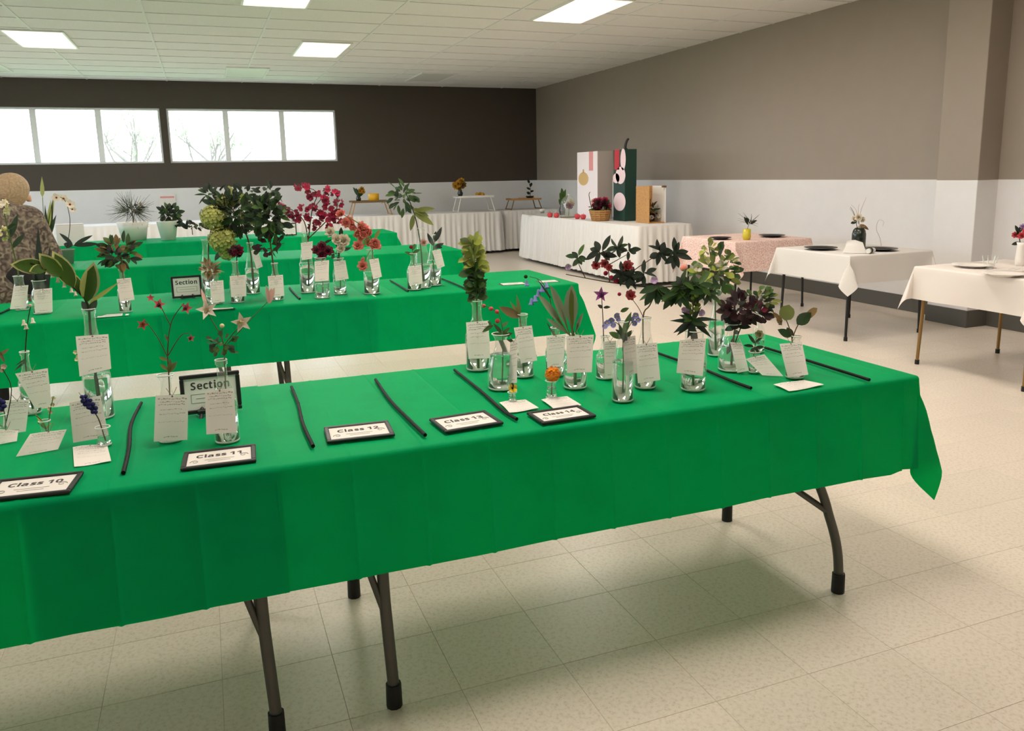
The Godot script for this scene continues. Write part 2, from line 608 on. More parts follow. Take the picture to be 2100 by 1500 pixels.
# a mass of leaves that fills an ellipsoid
func leaf_mass(p: Node3D, shape: String, mats: Array, c: Vector3, r: Vector3, n: int, length: float, width: float, called := "leaf"):
	for k in n:
		var q := Vector3(rng.randf_range(-1, 1), rng.randf_range(-1, 1), rng.randf_range(-1, 1))
		while q.length() > 1.0:
			q = Vector3(rng.randf_range(-1, 1), rng.randf_range(-1, 1), rng.randf_range(-1, 1))
		var d := (q * 0.9 + Vector3(rng.randf_range(-0.6, 0.6), rng.randf_range(-0.5, 0.6), rng.randf_range(-0.6, 0.6))).normalized()
		var a := c + q * r
		leaf(p, called, shape, M[mats[k % mats.size()]], a, a + d * length * rng.randf_range(0.75, 1.2), width * rng.randf_range(0.8, 1.15), Vector3(rng.randf_range(-0.6, 0.6), rng.randf_range(0.2, 1), rng.randf_range(0, 1)))

# a mass of flowers that fills an ellipsoid
func bloom_mass(p: Node3D, shape: String, mats: Array, c: Vector3, r: Vector3, n: int, size: float, called := "flower"):
	for k in n:
		var q := Vector3(rng.randf_range(-1, 1), rng.randf_range(-1, 1), rng.randf_range(-1, 1))
		while q.length() > 1.0:
			q = Vector3(rng.randf_range(-1, 1), rng.randf_range(-1, 1), rng.randf_range(-1, 1))
		bloom(p, called, shape, M[mats[k % mats.size()]], c + q * r, size * rng.randf_range(0.7, 1.2), q + Vector3(0, 0.1, 0.7))

# ------------------------------------------------------------------ the room
func room():
	floor_tiles()
	# wall with the windows
	var wb := struct("wall_back", "long wall with white wainscot paint and dark umber paint above")
	var wins := [[-6.32, -3.49], [-3.39, -0.56], [-0.457, 2.373]]
	var z0 := WALL_Z - 0.22
	part(wb, "wainscot", slab(Vector3(-7.3, -0.05, z0), Vector3(6.6, LINE, WALL_Z)), M.wainscot)
	part(wb, "upper_wall", slab(Vector3(-7.3, LINE, z0), Vector3(6.6, 1.69, WALL_Z)), M.umber)
	part(wb, "upper_wall", slab(Vector3(-7.3, 2.6, z0), Vector3(6.6, CEIL + 0.1, WALL_Z)), M.umber)
	var edges := [-7.3]
	for w in wins:
		edges.append_array(w)
	edges.append(6.6)
	for i in range(0, edges.size(), 2):
		part(wb, "upper_wall", slab(Vector3(edges[i], 1.69, z0), Vector3(edges[i + 1], 2.6, WALL_Z)), M.umber)
	for i in 3:
		window_unit(i + 1, wins[i][0], wins[i][1], 1.69, 2.6, WALL_Z - 0.1, false)
	# wall beside the card tables, with its column
	var wr := struct("wall_right", "long wall with white wainscot paint and taupe paint above")
	part(wr, "wainscot", slab(Vector3(WALL_X, -0.05, -15.0), Vector3(WALL_X + 0.25, LINE, 4.0)), M.wainscot)
	part(wr, "upper_wall", slab(Vector3(WALL_X, LINE, -15.0), Vector3(WALL_X + 0.25, CEIL + 0.1, 4.0)), M.taupe)
	var co := struct("column", "square column standing out from the wall beside the card tables")
	part(co, "wainscot", slab(Vector3(6.09, 0, -5.32), Vector3(WALL_X + 0.01, LINE, -4.91), 0.004), M.wainscot)
	part(co, "upper_column", slab(Vector3(6.09, LINE, -5.32), Vector3(WALL_X + 0.01, CEIL + 0.02, -4.91), 0.004), M.taupe)
	var bb := struct("baseboard_right", "dark grey vinyl base along the wall and round the column")
	for q in [[Vector3(WALL_X - 0.008, 0, -15.0), Vector3(WALL_X + 0.01, 0.15, -5.32)], [Vector3(WALL_X - 0.008, 0, -4.91), Vector3(WALL_X + 0.01, 0.15, 4.0)],
			[Vector3(6.082, 0, -5.328), Vector3(6.1, 0.15, -4.902)], [Vector3(6.1, 0, -5.328), Vector3(WALL_X, 0.15, -5.31)], [Vector3(6.1, 0, -4.92), Vector3(WALL_X, 0.15, -4.902)]]:
		part(bb, "vinyl_base", slab(q[0], q[1], 0.003), M.vinyl_base)
	var bk := struct("baseboard_back", "dark grey vinyl base along the window wall")
	part(bk, "vinyl_base", slab(Vector3(-7.0, 0, WALL_Z - 0.01), Vector3(WALL_X, 0.15, WALL_Z + 0.008), 0.003), M.vinyl_base)
	# the sides that the picture does not show
	var wl := struct("wall_left", "long outer wall with side windows, outside the picture")
	var lw := [[-13.6, -10.4], [-9.0, -5.8]]
	part(wl, "wainscot", slab(Vector3(-7.22, -0.05, -15.2), Vector3(-7.0, 1.1, 4.2)), M.wainscot)
	part(wl, "upper_wall", slab(Vector3(-7.22, 2.6, -15.2), Vector3(-7.0, CEIL + 0.1, 4.2)), M.taupe)
	var ez := [-15.2, -13.6, -10.4, -9.0, -5.8, 4.2]
	for i in range(0, 6, 2):
		part(wl, "upper_wall", slab(Vector3(-7.22, 1.1, ez[i]), Vector3(-7.0, 2.6, ez[i + 1])), M.taupe)
	for i in 2:
		window_unit(i + 4, lw[i][0], lw[i][1], 1.1, 2.6, -7.1, true)
	var wf := struct("wall_front", "wall behind the viewer, outside the picture")
	part(wf, "wainscot", slab(Vector3(-7.3, -0.05, 4.0), Vector3(6.6, LINE, 4.2)), M.wainscot)
	part(wf, "upper_wall", slab(Vector3(-7.3, LINE, 4.0), Vector3(6.6, CEIL + 0.1, 4.2)), M.taupe)
	# ceiling
	var ce := struct("ceiling", "suspended ceiling of white boards in a metal grid")
	part(ce, "ceiling_boards", slab(Vector3(-7.3, CEIL, -15.3), Vector3(6.6, CEIL + 0.2, 4.3)), M.ceiling_board)
	var x := -6.4
	while x < 6.3:
		part(ce, "grid_bar", slab(Vector3(x - 0.012, CEIL - 0.008, -15.0), Vector3(x + 0.012, CEIL + 0.01, 4.0)), M.ceiling_grid)
		x += 1.2
	var z := -14.5
	while z < 4.0:
		part(ce, "grid_bar", slab(Vector3(-7.0, CEIL - 0.007, z - 0.012), Vector3(WALL_X, CEIL + 0.01, z + 0.012)), M.ceiling_grid)
		z += 0.6
	for q in LAMPS_ON:
		ceiling_light(q[0], q[1], true)
	for q in LAMPS_OFF:
		ceiling_light(q[0], q[1], false)
	outdoors()

func floor_tiles():
	var fl := struct("floor", "pale beige speckled vinyl tile floor")
	part(fl, "subfloor", slab(Vector3(-7.3, -0.25, -15.3), Vector3(6.6, -0.0012, 4.3)), M.joint)
	var cam: Camera3D = get_node("camera")
	var inv := cam.transform.affine_inverse()
	var size := 0.305
	var near := []
	var far := []
	for i in range(-28, 18):
		for k in range(-44, 22):
			var c := Vector3(1.315 + i * size, 0, -2.037 + k * size)
			if c.x < -7.2 or c.x > 6.4 or c.z < -15.1 or c.z > 4.1:
				continue
			var v := inv * c
			var shown := false
			if v.z < -0.3:
				var px := 1050.0 + 1628.9 * v.x / -v.z
				var py := 650.0 - 1628.9 * v.y / -v.z
				shown = px > -150 and px < 2250 and py < 1650 and c.x > -1.0
			if shown:
				near.append([v.length(), c])
			else:
				far.append(c)
	near.sort_custom(func(a, b): return a[0] < b[0])
	var tile := box(Vector3(size - 0.0009, 0.004, size - 0.0009), Vector3(0, -0.002, 0), 0.0006)
	var rest := st()
	for n in near.size():
		if n < 300:
			part(fl, "floor_tile", tile, M["floor_tile_%d" % rng.randi_range(0, 2)], near[n][1])
		else:
			far.append(near[n][1])
	for c in far:
		add_box(rest, Vector3(size - 0.0009, 0.004, size - 0.0009), c + Vector3(0, -0.002, 0))
	var o := part(fl, "floor_tile_field", done(rest), M.floor_tile_0)
	o.set_meta("kind", "stuff")

func window_unit(n: int, a: float, b: float, y0: float, y1: float, plane: float, side: bool):
	var labels := ["row of three panes at the far end of the window wall", "row of three bright panes nearer the standing visitor", "row of three bright panes with the wider wall beside it", "side window", "side window"]
	var w := struct("window_%d" % n, labels[n - 1])
	var f := func(u0: float, v0: float, u1: float, v1: float, d: float) -> ArrayMesh:
		if side:
			return slab(Vector3(plane - d, v0, u0), Vector3(plane + d, v1, u1), 0.004)
		return slab(Vector3(u0, v0, plane - d), Vector3(u1, v1, plane + d), 0.004)
	var e := 0.035
	part(w, "window_frame", f.call(a, y0, b, y0 + e, 0.05), M.window_frame)
	part(w, "window_frame", f.call(a, y1 - e, b, y1, 0.05), M.window_frame)
	part(w, "window_frame", f.call(a, y0 + e, a + e, y1 - e, 0.05), M.window_frame)
	part(w, "window_frame", f.call(b - e, y0 + e, b, y1 - e, 0.05), M.window_frame)
	for k in [1, 2]:
		var c := lerpf(a, b, k / 3.0)
		part(w, "mullion", f.call(c - 0.045, y0 + e, c + 0.045, y1 - e, 0.045), M.window_frame)
	for k in 3:
		part(w, "pane", f.call(lerpf(a, b, k / 3.0) + 0.04, y0 + e, lerpf(a, b, (k + 1) / 3.0) - 0.04, y1 - e, 0.003), M.pane)

func ceiling_light(x: float, z: float, on: bool):
	var row: String = {-13.6: "first", -11.0: "second", -7.8: "third", -4.6: "fourth", -1.9: "fifth"}[z]
	var column := "visitor side" if x < -1.0 else ("middle" if x < 2.0 else "card table side")
	var t := thing("ceiling_light", "%s ceiling light panel, %s row from the window wall, %s" % ["lit" if on else "unlit", row, column], "ceiling light", Vector3(x, CEIL, z), 0.0, "lit ceiling lights" if on else "unlit ceiling lights")
	for s in [-1, 1]:
		part(t, "frame", slab(Vector3(s * 0.3 - 0.012, -0.02, -0.61), Vector3(s * 0.3 + 0.012, 0.02, 0.61), 0.002), M.lamp_frame)
		part(t, "frame", slab(Vector3(-0.288, -0.02, s * 0.6 - 0.012), Vector3(0.288, 0.02, s * 0.6 + 0.012), 0.002), M.lamp_frame)
	part(t, "lens", slab(Vector3(-0.288, -0.012, -0.588), Vector3(0.288, 0.01, 0.588)), M.lamp_lens if on else M.lamp_lens_off)
	if on:
		var l := AreaLight3D.new()
		l.name = "light"
		l.area_size = Vector2(0.56, 1.16)
		l.area_normalize_energy = true
		l.light_energy = LAMP_ENERGY
		l.light_color = LAMP_COLOR
		l.area_range = 30.0
		l.area_attenuation = 2.0
		l.shadow_enabled = true
		l.transform = Transform3D(Basis(Vector3.RIGHT, -PI / 2), Vector3(0, -0.016, 0))
		t.add_child(l)

func outdoors():
	var gr := struct("ground_outside", "lawn outside the windows")
	part(gr, "lawn", slab(Vector3(-30, -0.6, -60), Vector3(30, -0.4, -15.4)), M.outdoor_grass)
	for q in [[-1.25, -18.5, "pale bare-branched tree seen through the window above the spiky pine arrangement", 5], [0.25, -18.2, "pale leafy tree seen through the window nearer the bare wall", 9]]:
		var t := thing("tree", q[2], "tree", Vector3(q[0], -0.45, q[1]))
		var r := RandomNumberGenerator.new()
		r.seed = q[3]
		var s := st()
		add_tube(s, [Vector3.ZERO, Vector3(0.03, 1.2, 0), Vector3(0.0, 2.2, 0)], 0.07, 0.05, 8)
		var tips := []
		for k in 9:
			var a := r.randf() * TAU
			var y := r.randf_range(1.7, 2.2)
			var p := Vector3(0, y, 0)
			var d := Vector3(cos(a), r.randf_range(0.6, 1.5), sin(a) * 0.6).normalized()
			var m := p + d * r.randf_range(0.35, 0.6)
			var e := m + (d + Vector3(r.randf_range(-0.6, 0.6), 0.3, 0)).normalized() * r.randf_range(0.5, 0.9)
			add_tube(s, [p, m, e], 0.035, 0.008, 6)
			for j in 3:
				var e2 := m.lerp(e, r.randf()) + Vector3(r.randf_range(-0.3, 0.3), r.randf_range(0.1, 0.4), r.randf_range(-0.2, 0.2))
				add_tube(s, [m.lerp(e, r.randf() * 0.5), e2], 0.012, 0.005, 5)
				tips.append(e2)
			tips.append(e)
		part(t, "trunk", done(s), M.bark)
		var f := st()
		for p in tips:
			for j in 7:
				var d := Vector3(r.randf_range(-1, 1), r.randf_range(-1, 1), r.randf_range(-1, 1)).normalized()
				var b := Basis.looking_at(d, Vector3(0.1, 0.3, 0.9)) * Basis.from_scale(Vector3(0.05, 0.09, 0.05))
				f.append_from(L["ellipse"], 0, Transform3D(b, p + d * r.randf_range(0.02, 0.2)))
		part(t, "foliage", f.commit(), M.outdoor_leaf).set_meta("kind", "stuff")

# ------------------------------------------------------------------ cloth that hangs over the sides of a table
# hang: how far it falls over [-X, +X, -Z, +Z]; 0 means the sheet ends flush there
func drape(x0: float, x1: float, z0: float, z1: float, y: float, hang: Array, o := {}) -> ArrayMesh:
	var rr: float = o.get("radius", 0.012)
	var fin: float = o.get("fin", 0.45)
	var rip: float = o.get("ripple", 0.05)
	var crease: float = o.get("crease", 0.0)
	var c0: float = o.get("crease_from", 0.0)
	var edge: float = o.get("edge", 0.03)
	var lean: float = o.get("lean", 0.035)
	var wide: float = o.get("wide", 0.3)
	var r := RandomNumberGenerator.new()
	r.seed = o.get("seed", 1)
	var ph := [r.randf() * TAU, r.randf() * TAU, r.randf() * TAU]
	var ss := axis_samples(x0, x1, hang[0], hang[1], rr, o.get("step", 0.07))
	if crease > 0:
		var s := c0
		while s < x1:
			if s > x0 + 0.02 and s < x1 - 0.02:
				for d in [-0.008, -0.003, 0.0, 0.003, 0.008]:
					ss.append(s + d)
			s += crease
		ss.sort()
	var ts := axis_samples(z0, z1, hang[2], hang[3], rr, o.get("step", 0.07))
	var fn := FastNoiseLite.new()
	fn.seed = o.get("seed", 1)
	fn.frequency = 1.4
	var rows := []
	for t in ts:
		var row := []
		for s in ss:
			var ox: float = s - x1 if s > x1 else (s - x0 if s < x0 else 0.0)
			var oz: float = t - z1 if t > z1 else (t - z0 if t < z0 else 0.0)
			var cx := clampf(s, x0, x1)
			var cz := clampf(t, z0, z1)
			var k := 0.0
			if crease > 0:
				var m := fposmod(s - c0 + crease / 2, crease) - crease / 2
				k = maxf(0.0, 1.0 - absf(m) / 0.008)
			if ox == 0.0 and oz == 0.0:
				row.append(Vector3(s, y + k * 0.0012 + (fn.get_noise_2d(s * 2.0, t * 2.0) * 0.0012), t))
				continue
			var rho := sqrt(ox * ox + oz * oz)
			var dir := Vector2(ox, oz) / rho
			var th := absf(2.0 * dir.x * dir.y)      # sin of twice the angle
			var along: float = s if ox == 0.0 else t
			var wave := sin(along * 9.0 + ph[0]) * 0.5 + sin(along * 17.0 + ph[1]) * 0.3 + fn.get_noise_1d(along * 1.5) * 0.8
			var near_corner := 0.0
			if ox == 0.0 or oz == 0.0:
				var dc := 9.0
				if ox == 0.0:
					dc = minf(absf(s - x0) if hang[0] > 0 else 9.0, absf(s - x1) if hang[1] > 0 else 9.0)
				else:
					dc = minf(absf(t - z0) if hang[2] > 0 else 9.0, absf(t - z1) if hang[3] > 0 else 9.0)
				near_corner = exp(-dc * dc / 0.02)
				wave = wave * (1.0 - near_corner) - sin(dc * 38.0) * near_corner * exp(-dc * 6.0) * o.get("pleat", 1.6)
			else:
				wave = 0.0
			var phi := (lean if ox == 0.0 else minf(lean, 0.04)) + rip * wave
			var q := rr * PI / 2.0
			var out := 0.0
			var down := 0.0
			var flap := Vector2.ZERO
			if rho < q:
				out = rr * sin(rho / rr)
				down = rr * (1.0 - cos(rho / rr))
			else:
				var up := minf(rho - q, edge * (1.0 - th))   # hugs the edge of the table, then leans out
				var rest := rho - q - up
				if th > 0.0:
					# the corner hangs as a kite: its middle leans out, its sides are folded back
					var u := (atan2(absf(oz), absf(ox)) - PI / 4.0) / (PI / 4.0)
					var mid := Vector2(signf(ox), signf(oz)) * 0.7071
					var side := Vector2(signf(ox), -signf(oz)) * 0.7071
					var spread := -wide * sin(PI * u) * smoothstep(0.0, 0.12, rest)
					phi = 0.03 + fin * cos(PI * u / 2.0)
					flap = (mid * sin(phi) + side * spread) * rest
					if o.get("swept", false):   # the kite is blown sideways, towards the end of the table
						spread = 0.16 * (1.0 - u * u) - 0.2 * sin(PI * u)
						spread *= smoothstep(0.0, 0.1, rest)
						flap = Vector2(signf(ox) * spread, signf(oz) * 0.08 * (1.0 - u * u)) * rest
					out = rr
					down = rr + up + rest * sqrt(maxf(0.2, 1.0 - pow(sin(phi), 2.0) - spread * spread))
				else:
					out = rr + rest * sin(phi)
					down = rr + up + rest * cos(phi)
					out += k * 0.005
			row.append(Vector3(cx + dir.x * out + flap.x, y - down, cz + dir.y * out + flap.y))
		rows.append(row)
	return grid_mesh(rows)

func axis_samples(a: float, b: float, ha: float, hb: float, rr: float, step: float) -> Array:
	var o := []
	var q := rr * PI / 2.0
	for e in [[-1.0, a, ha], [1.0, b, hb]]:
		if e[2] <= 0:
			continue
		for f in [0.33, 0.66, 1.0]:
			o.append(e[1] + e[0] * q * f)
		o.append(e[1] + e[0] * (q + 0.038))
		o.append(e[1] + e[0] * (q + 0.044))
		var n := maxi(6, int((e[2] - q) / 0.03))
		for i in range(1, n + 1):
			o.append(e[1] + e[0] * (q + (e[2] - q) * i / n))
	var m := maxi(2, int((b - a) / step))
	for i in m + 1:
		o.append(lerpf(a, b, float(i) / m))
	o.sort()
	return o

# ------------------------------------------------------------------ six foot folding tables under green film
func folding_table(x0: float, zf: float, label: String, bent_end: bool):
	var len := 1.825
	var w := 0.76
	var t := thing("folding_table", label, "table", Vector3(x0 + len / 2, 0, zf - w / 2))
	part(t, "table_top", box(Vector3(len - 0.02, 0.045, w - 0.02), Vector3(0, 0.713, 0), 0.012), M.table_plastic)
	for e in [-1.0, 1.0]:
		var bent: bool = e > 0 and bent_end
		for s in [-1.0, 1.0]:
			var z: float = s * 0.302
			if bent:
				var pts := []
				for q in [[0.475, 0.69], [0.63, 0.39], [0.675, 0.28], [0.705, 0.20], [0.722, 0.13], [0.73, 0.06]]:
					pts.append(Vector3(q[0], q[1], z))
				part(t, "leg", tube(smooth(pts), 0.0155, 0.0155, 10), M.table_steel)
				part(t, "brace", tube([Vector3(0.66, 0.30, z), Vector3(0.15, 0.69, z * 0.6)], 0.0105, 0.0105, 8), M.table_steel)
			else:
				part(t, "leg", tube([Vector3(e * 0.765 - 0.02, 0.69, z), Vector3(e * 0.765 - 0.012, 0.3, z), Vector3(e * 0.765, 0.06, z)], 0.0155, 0.0155, 10), M.table_steel)
				part(t, "brace", tube([Vector3(e * 0.765 - 0.012, 0.265, z), Vector3(e * 0.765 - 0.13, 0.69, z)], 0.0095, 0.0095, 8), M.table_steel)
			var fx: float = 0.73 if bent else e * 0.765
			part(t, "foot_cap", tube([Vector3(fx, 0.066, z), Vector3(fx, 0.0, z)], 0.0205, 0.0215, 10), M.black_rubber)
		part(t, "crossbar", tube([Vector3(e * (0.51 if bent else 0.75), 0.61, -0.302), Vector3(e * (0.51 if bent else 0.75), 0.61, 0.302)], 0.011, 0.011, 8), M.table_steel)

func film(x0: float, x1: float, zf: float, hang: Array, lift: float, label: String, seed_: int):
	var t := thing("table_cover", label, "tablecloth", Vector3(0, 0, 0), 0.0, "green plastic table covers")
	var m := drape(x0, x1, zf - 0.76, zf, 0.738 + lift, hang, {"radius": 0.012 + lift, "fin": 0.12, "wide": 0.28, "pleat": 4.0, "ripple": 0.03, "crease": 0.1714, "crease_from": 0.277 - 0.1714 * 20, "seed": seed_, "swept": true, "step": 0.12, "edge": 0.042, "lean": 0.10})
	part(t, "film", m, M.green_film)

func green_tables():
	var rows := [
		[-1.815, 2.05, -0.40, 0.115, "nearest row", 2],
		[-4.27, 2.05, -0.26, 0.836, "second row", 2],
		[-6.74, 2.10, -0.45, 1.05, "third row", 3],
		[-9.28, 2.10, -0.60, 0.60, "fourth row", 3]]
	for i in rows.size():
		var q: Array = rows[i]
		for k in int(q[5]):
			var which: String = ["right-hand end", "next along", "far left"][k]
			folding_table(q[1] - 1.83 * (k + 1), q[0], "folding table with dark steel legs under green film, %s of the %s" % [which, q[4]], k == 0)
		film(q[2], q[1], q[0], [0.0, 0.305, 0.305, 0.305], 0.0, "green plastic table cover hanging over the end of the %s" % q[4], 3 + i)
		film(q[1] - 1.83 * int(q[5]), q[3], q[0], [0.305, 0.0, 0.307, 0.307], 0.0025, "green plastic table cover lapped over its neighbour, left half of the %s" % q[4], 13 + i)

# ------------------------------------------------------------------ white skirted tables
func skirted(x0: float, x1: float, z0: float, z1: float, label: String, seed_: int):
	var y := 0.74
	var t := thing("banquet_table", "banquet table under " + label, "table", Vector3((x0 + x1) / 2, 0, (z0 + z1) / 2))
	var hx := (x1 - x0) / 2
	var hz := (z1 - z0) / 2
	part(t, "table_top", box(Vector3(hx * 2 - 0.05, 0.03, hz * 2 - 0.05), Vector3(0, 0.715, 0), 0.008), M.table_plastic)
	for a in [-1.0, 1.0]:
		for b in [-1.0, 1.0]:
			part(t, "leg", tube([Vector3(a * (hx - 0.15), 0.7, b * (hz - 0.12)), Vector3(a * (hx - 0.15), 0, b * (hz - 0.12))], 0.015, 0.015, 8), M.table_steel)
	var c := thing("table_skirt", label, "tablecloth", Vector3((x0 + x1) / 2, 0, (z0 + z1) / 2), 0.0, "white pleated table skirts")
	# outline with rounded corners
	var r := 0.07
	var path := []
	var nor := []
	for q in [[1, 1, 0.0], [-1, 1, 90.0], [-1, -1, 180.0], [1, -1, 270.0]]:
		var cc := Vector2(q[0] * (hx - r), q[1] * (hz - r))
		for k in 7:
			var a := deg_to_rad(q[2] + 90.0 * k / 6.0)
			path.append(cc + Vector2(cos(a), sin(a)) * r)
			nor.append(Vector2(cos(a), sin(a)))
	path.append(path[0])
	nor.append(nor[0])
	var pts := []
	var ns := []
	for i in path.size() - 1:
		var n := maxi(1, int((path[i] as Vector2).distance_to(path[i + 1]) / 0.018))
		for k in n:
			pts.append((path[i] as Vector2).lerp(path[i + 1], float(k) / n))
			ns.append((nor[i] as Vector2).lerp(nor[i + 1], float(k) / n).normalized())
	pts.append(pts[0])
	ns.append(ns[0])
	var rg := RandomNumberGenerator.new()
	rg.seed = seed_
	var fn := FastNoiseLite.new()
	fn.seed = seed_
	fn.frequency = 3.0
	var rows := []
	var top := []
	for yy: float in [0.74, 0.735, 0.70, 0.6, 0.45, 0.3, 0.15, 0.045]:
		var row := []
		var f := (0.74 - yy) / 0.7
		var dist := 0.0
		for i in pts.size():
			if i > 0:
				dist += (pts[i] as Vector2).distance_to(pts[i - 1])
			var amp := 0.006 + 0.02 * f
			var w := sin(dist * 62.0 + fn.get_noise_1d(dist) * 5.0) * amp + fn.get_noise_2d(dist * 2.0, yy * 0.6) * 0.03 * f
			var off := 0.012 * minf(1.0, f * 12.0) + (w + 0.03 * f) * minf(1.0, f * 9.0)
			var p: Vector2 = pts[i] + ns[i] * off
			row.append(Vector3(p.x, yy + (rg.randf() * 0.006 if f > 0.98 else 0.0), p.y))
			if yy == 0.74:
				top.append(Vector3(p.x, yy, p.y))
		rows.append(row)
	part(c, "pleated_skirt", grid_mesh(rows), M.skirt_linen)
	var s := st()
	s.set_smooth_group(-1)
	for i in top.size() - 1:
		for v in [Vector3(0, 0.74, 0), top[i], top[i + 1]]:
			s.add_vertex(v)
	part(c, "top_cloth", done(s), M.skirt_linen)

func white_tables():
	skirted(4.87, 5.66, -12.25, -8.44, "white pleated skirt of the long table carrying the tall printed boards", 3)
	skirted(1.4, 4.99, -14.25, -13.45, "white pleated skirt below the white tray stand by the window wall", 4)
	skirted(-2.6, 1.32, -14.25, -13.45, "white pleated skirt below the windows behind the green rows", 5)
	skirted(5.1, 6.2, -14.35, -13.6, "white pleated skirt of the short corner table under the tan tray", 6)

# ------------------------------------------------------------------ card tables
func card_table(x0: float, z1: float, side: float, leg_mat: String, cloth_mat: String, legs_label: String, cloth_label: String, hang: float, seed_: int, fin := 0.25):
	var c := Vector3(x0 + side / 2, 0, z1 - side / 2)
	var t := thing("card_table", legs_label, "table", c)
	var h := side / 2
	part(t, "table_top", box(Vector3(side - 0.01, 0.03, side - 0.01), Vector3(0, 0.682, 0), 0.008), M.table_plastic)
	part(t, "apron", box(Vector3(side - 0.08, 0.03, side - 0.08), Vector3(0, 0.652, 0), 0.004), M[leg_mat])
	for a in [-1.0, 1.0]:
		for b in [-1.0, 1.0]:
			part(t, "leg", tube([Vector3(a * (h - 0.05), 0.67, b * (h - 0.05)), Vector3(a * (h - 0.035), 0.03, b * (h - 0.035))], 0.0135, 0.011, 10), M[leg_mat])
			part(t, "foot_cap", tube([Vector3(a * (h - 0.035), 0.032, b * (h - 0.035)), Vector3(a * (h - 0.035), 0.0, b * (h - 0.035))], 0.015, 0.015, 10), M.black_rubber)
	var k := thing("table_cloth", cloth_label, "tablecloth", Vector3.ZERO, 0.0, "card table cloths")
	part(k, "cloth", drape(x0, x0 + side, z1 - side, z1, 0.7, [hang, hang, hang, hang], {"radius": 0.012, "fin": fin, "wide": 0.3, "ripple": 0.09, "seed": seed_, "step": 0.08}), M[cloth_mat])

func card_tables():
	card_table(4.77, -6.39, 0.90, "black_leg", "pink_print", "card table with black legs under the pink printed cloth", "pink flower-printed cloth on the card table by the white skirted table", 0.30, 4, 0.22)
	card_table(4.75, -4.90, 0.86, "black_leg", "white_linen", "card table with black legs under the plain white cloth", "white linen cloth with pointed corners on the black-legged card table", 0.235, 5)
	card_table(4.62, -3.28, 0.87, "brass_leg", "cream_linen", "card table with brass legs under the cream cloth", "cream cloth with wavy hem on the brass-legged card table", 0.235, 6, 0.25)

# ------------------------------------------------------------------ bottles, tags, cards
const PROFILES := {
	"bottle": [[0.93, 0.0], [1.0, 0.02], [1.0, 0.46], [0.94, 0.53], [0.62, 0.66], [0.42, 0.74], [0.38, 0.82], [0.37, 0.94], [0.46, 0.95], [0.46, 1.0]],
	"tall": [[0.93, 0.0], [1.0, 0.02], [0.98, 0.38], [0.86, 0.5], [0.55, 0.7], [0.42, 0.82], [0.38, 0.95], [0.46, 0.96], [0.46, 1.0]],
	"flask": [[0.95, 0.0], [1.0, 0.03], [0.98, 0.3], [0.86, 0.48], [0.5, 0.7], [0.4, 0.78], [0.42, 0.92], [0.62, 1.0]],
	"vial": [[0.85, 0.0], [0.95, 0.03], [0.8, 0.35], [0.7, 0.6], [0.75, 0.85], [0.95, 1.0]],
	"jar": [[0.95, 0.0], [1.0, 0.03], [1.0, 0.55], [0.85, 0.68], [0.7, 0.76], [0.7, 0.95], [0.78, 1.0]]}

func bottle(label: String, at: Vector3, h: float, r: float, kind: String, fill: float, group: String, called := "glass_bottle"):
	var t := thing(called, label, "bottle", at, 0.0, group)
	var prof := []
	var inner := [Vector2(0, 0.006)]
	var w := 1.0
	for q in PROFILES[kind]:
		prof.append(Vector2(q[0] * r, q[1] * h))
	for q in PROFILES[kind]:
		if q[1] < fill:
			inner.append(Vector2(q[0] * r * 0.92, maxf(0.006, q[1] * h)))
			w = q[0]
	inner.append(Vector2(w * r * 0.92, fill * h))
	inner.append(Vector2(0, fill * h))
	part(t, "glass_wall", lathe(prof, 20), M.glass)
	part(t, "glass_base", lathe([Vector2(0, 0.0), Vector2(r * 0.9, 0.0), Vector2(r * 0.96, 0.003), Vector2(r * 0.9, 0.0055), Vector2(0, 0.0045)], 20), M.glass_base)
	part(t, "water", lathe(inner, 20), M.water)
	var top: float = PROFILES[kind][-1][0] * r
	var s := st()
	var ring := []
	for k in 17:
		var a := TAU * k / 16.0
		ring.append(Vector3(cos(a) * top, h, sin(a) * top))
	add_tube(s, ring, 0.0016, 0.0016, 5)
	part(t, "lip", done(s), M.glass_rim)

# a paper tag: corners top-left, top-right, bottom-right, bottom-left in the frame of the bottle it hangs on
func tag(label: String, at: Vector3, turn: float, c: Array, group: String, curl := 0.0, flat := false, called := "entry_tag"):
	var p := vec(c)
	var t := thing(called, label, "paper tag", at, turn, group)
	var n: Vector3 = ((p[1] - p[0]) as Vector3).cross(p[3] - p[0]).normalized()
	if n.z < 0 and not flat:
		n = -n
	if flat and n.y < 0:
		n = -n
	var rows := []
	var back := []
	for i in 7:
		var v := i / 6.0
		var row := []
		var rb := []
		for k in 5:
			var u := k / 4.0
			var q: Vector3 = (p[0].lerp(p[1], u) as Vector3).lerp(p[3].lerp(p[2], u), v)
			q += n * (curl * sin(PI * v) + 0.0015 * sin(u * 5.0 + v * 3.0))
			row.append(q)
			rb.append(q - n * 0.0006)
		rows.append(row)
		back.append(rb)
	part(t, "card", grid_mesh(rows, true), M.tag_paper if hash(label) % 2 == 0 else M.tag_paper_b)
	part(t, "card_back", grid_mesh(back), M.paper)
	if not flat:
		var m: Vector3 = (p[0] + p[1]) * 0.5
		part(t, "string", tube(smooth([m + Vector3(-0.012, 0.014, -0.02), m + Vector3(0, 0.0, 0.001), m + Vector3(0.012, 0.014, -0.02)]), 0.0007, 0.0007, 5), M.string)

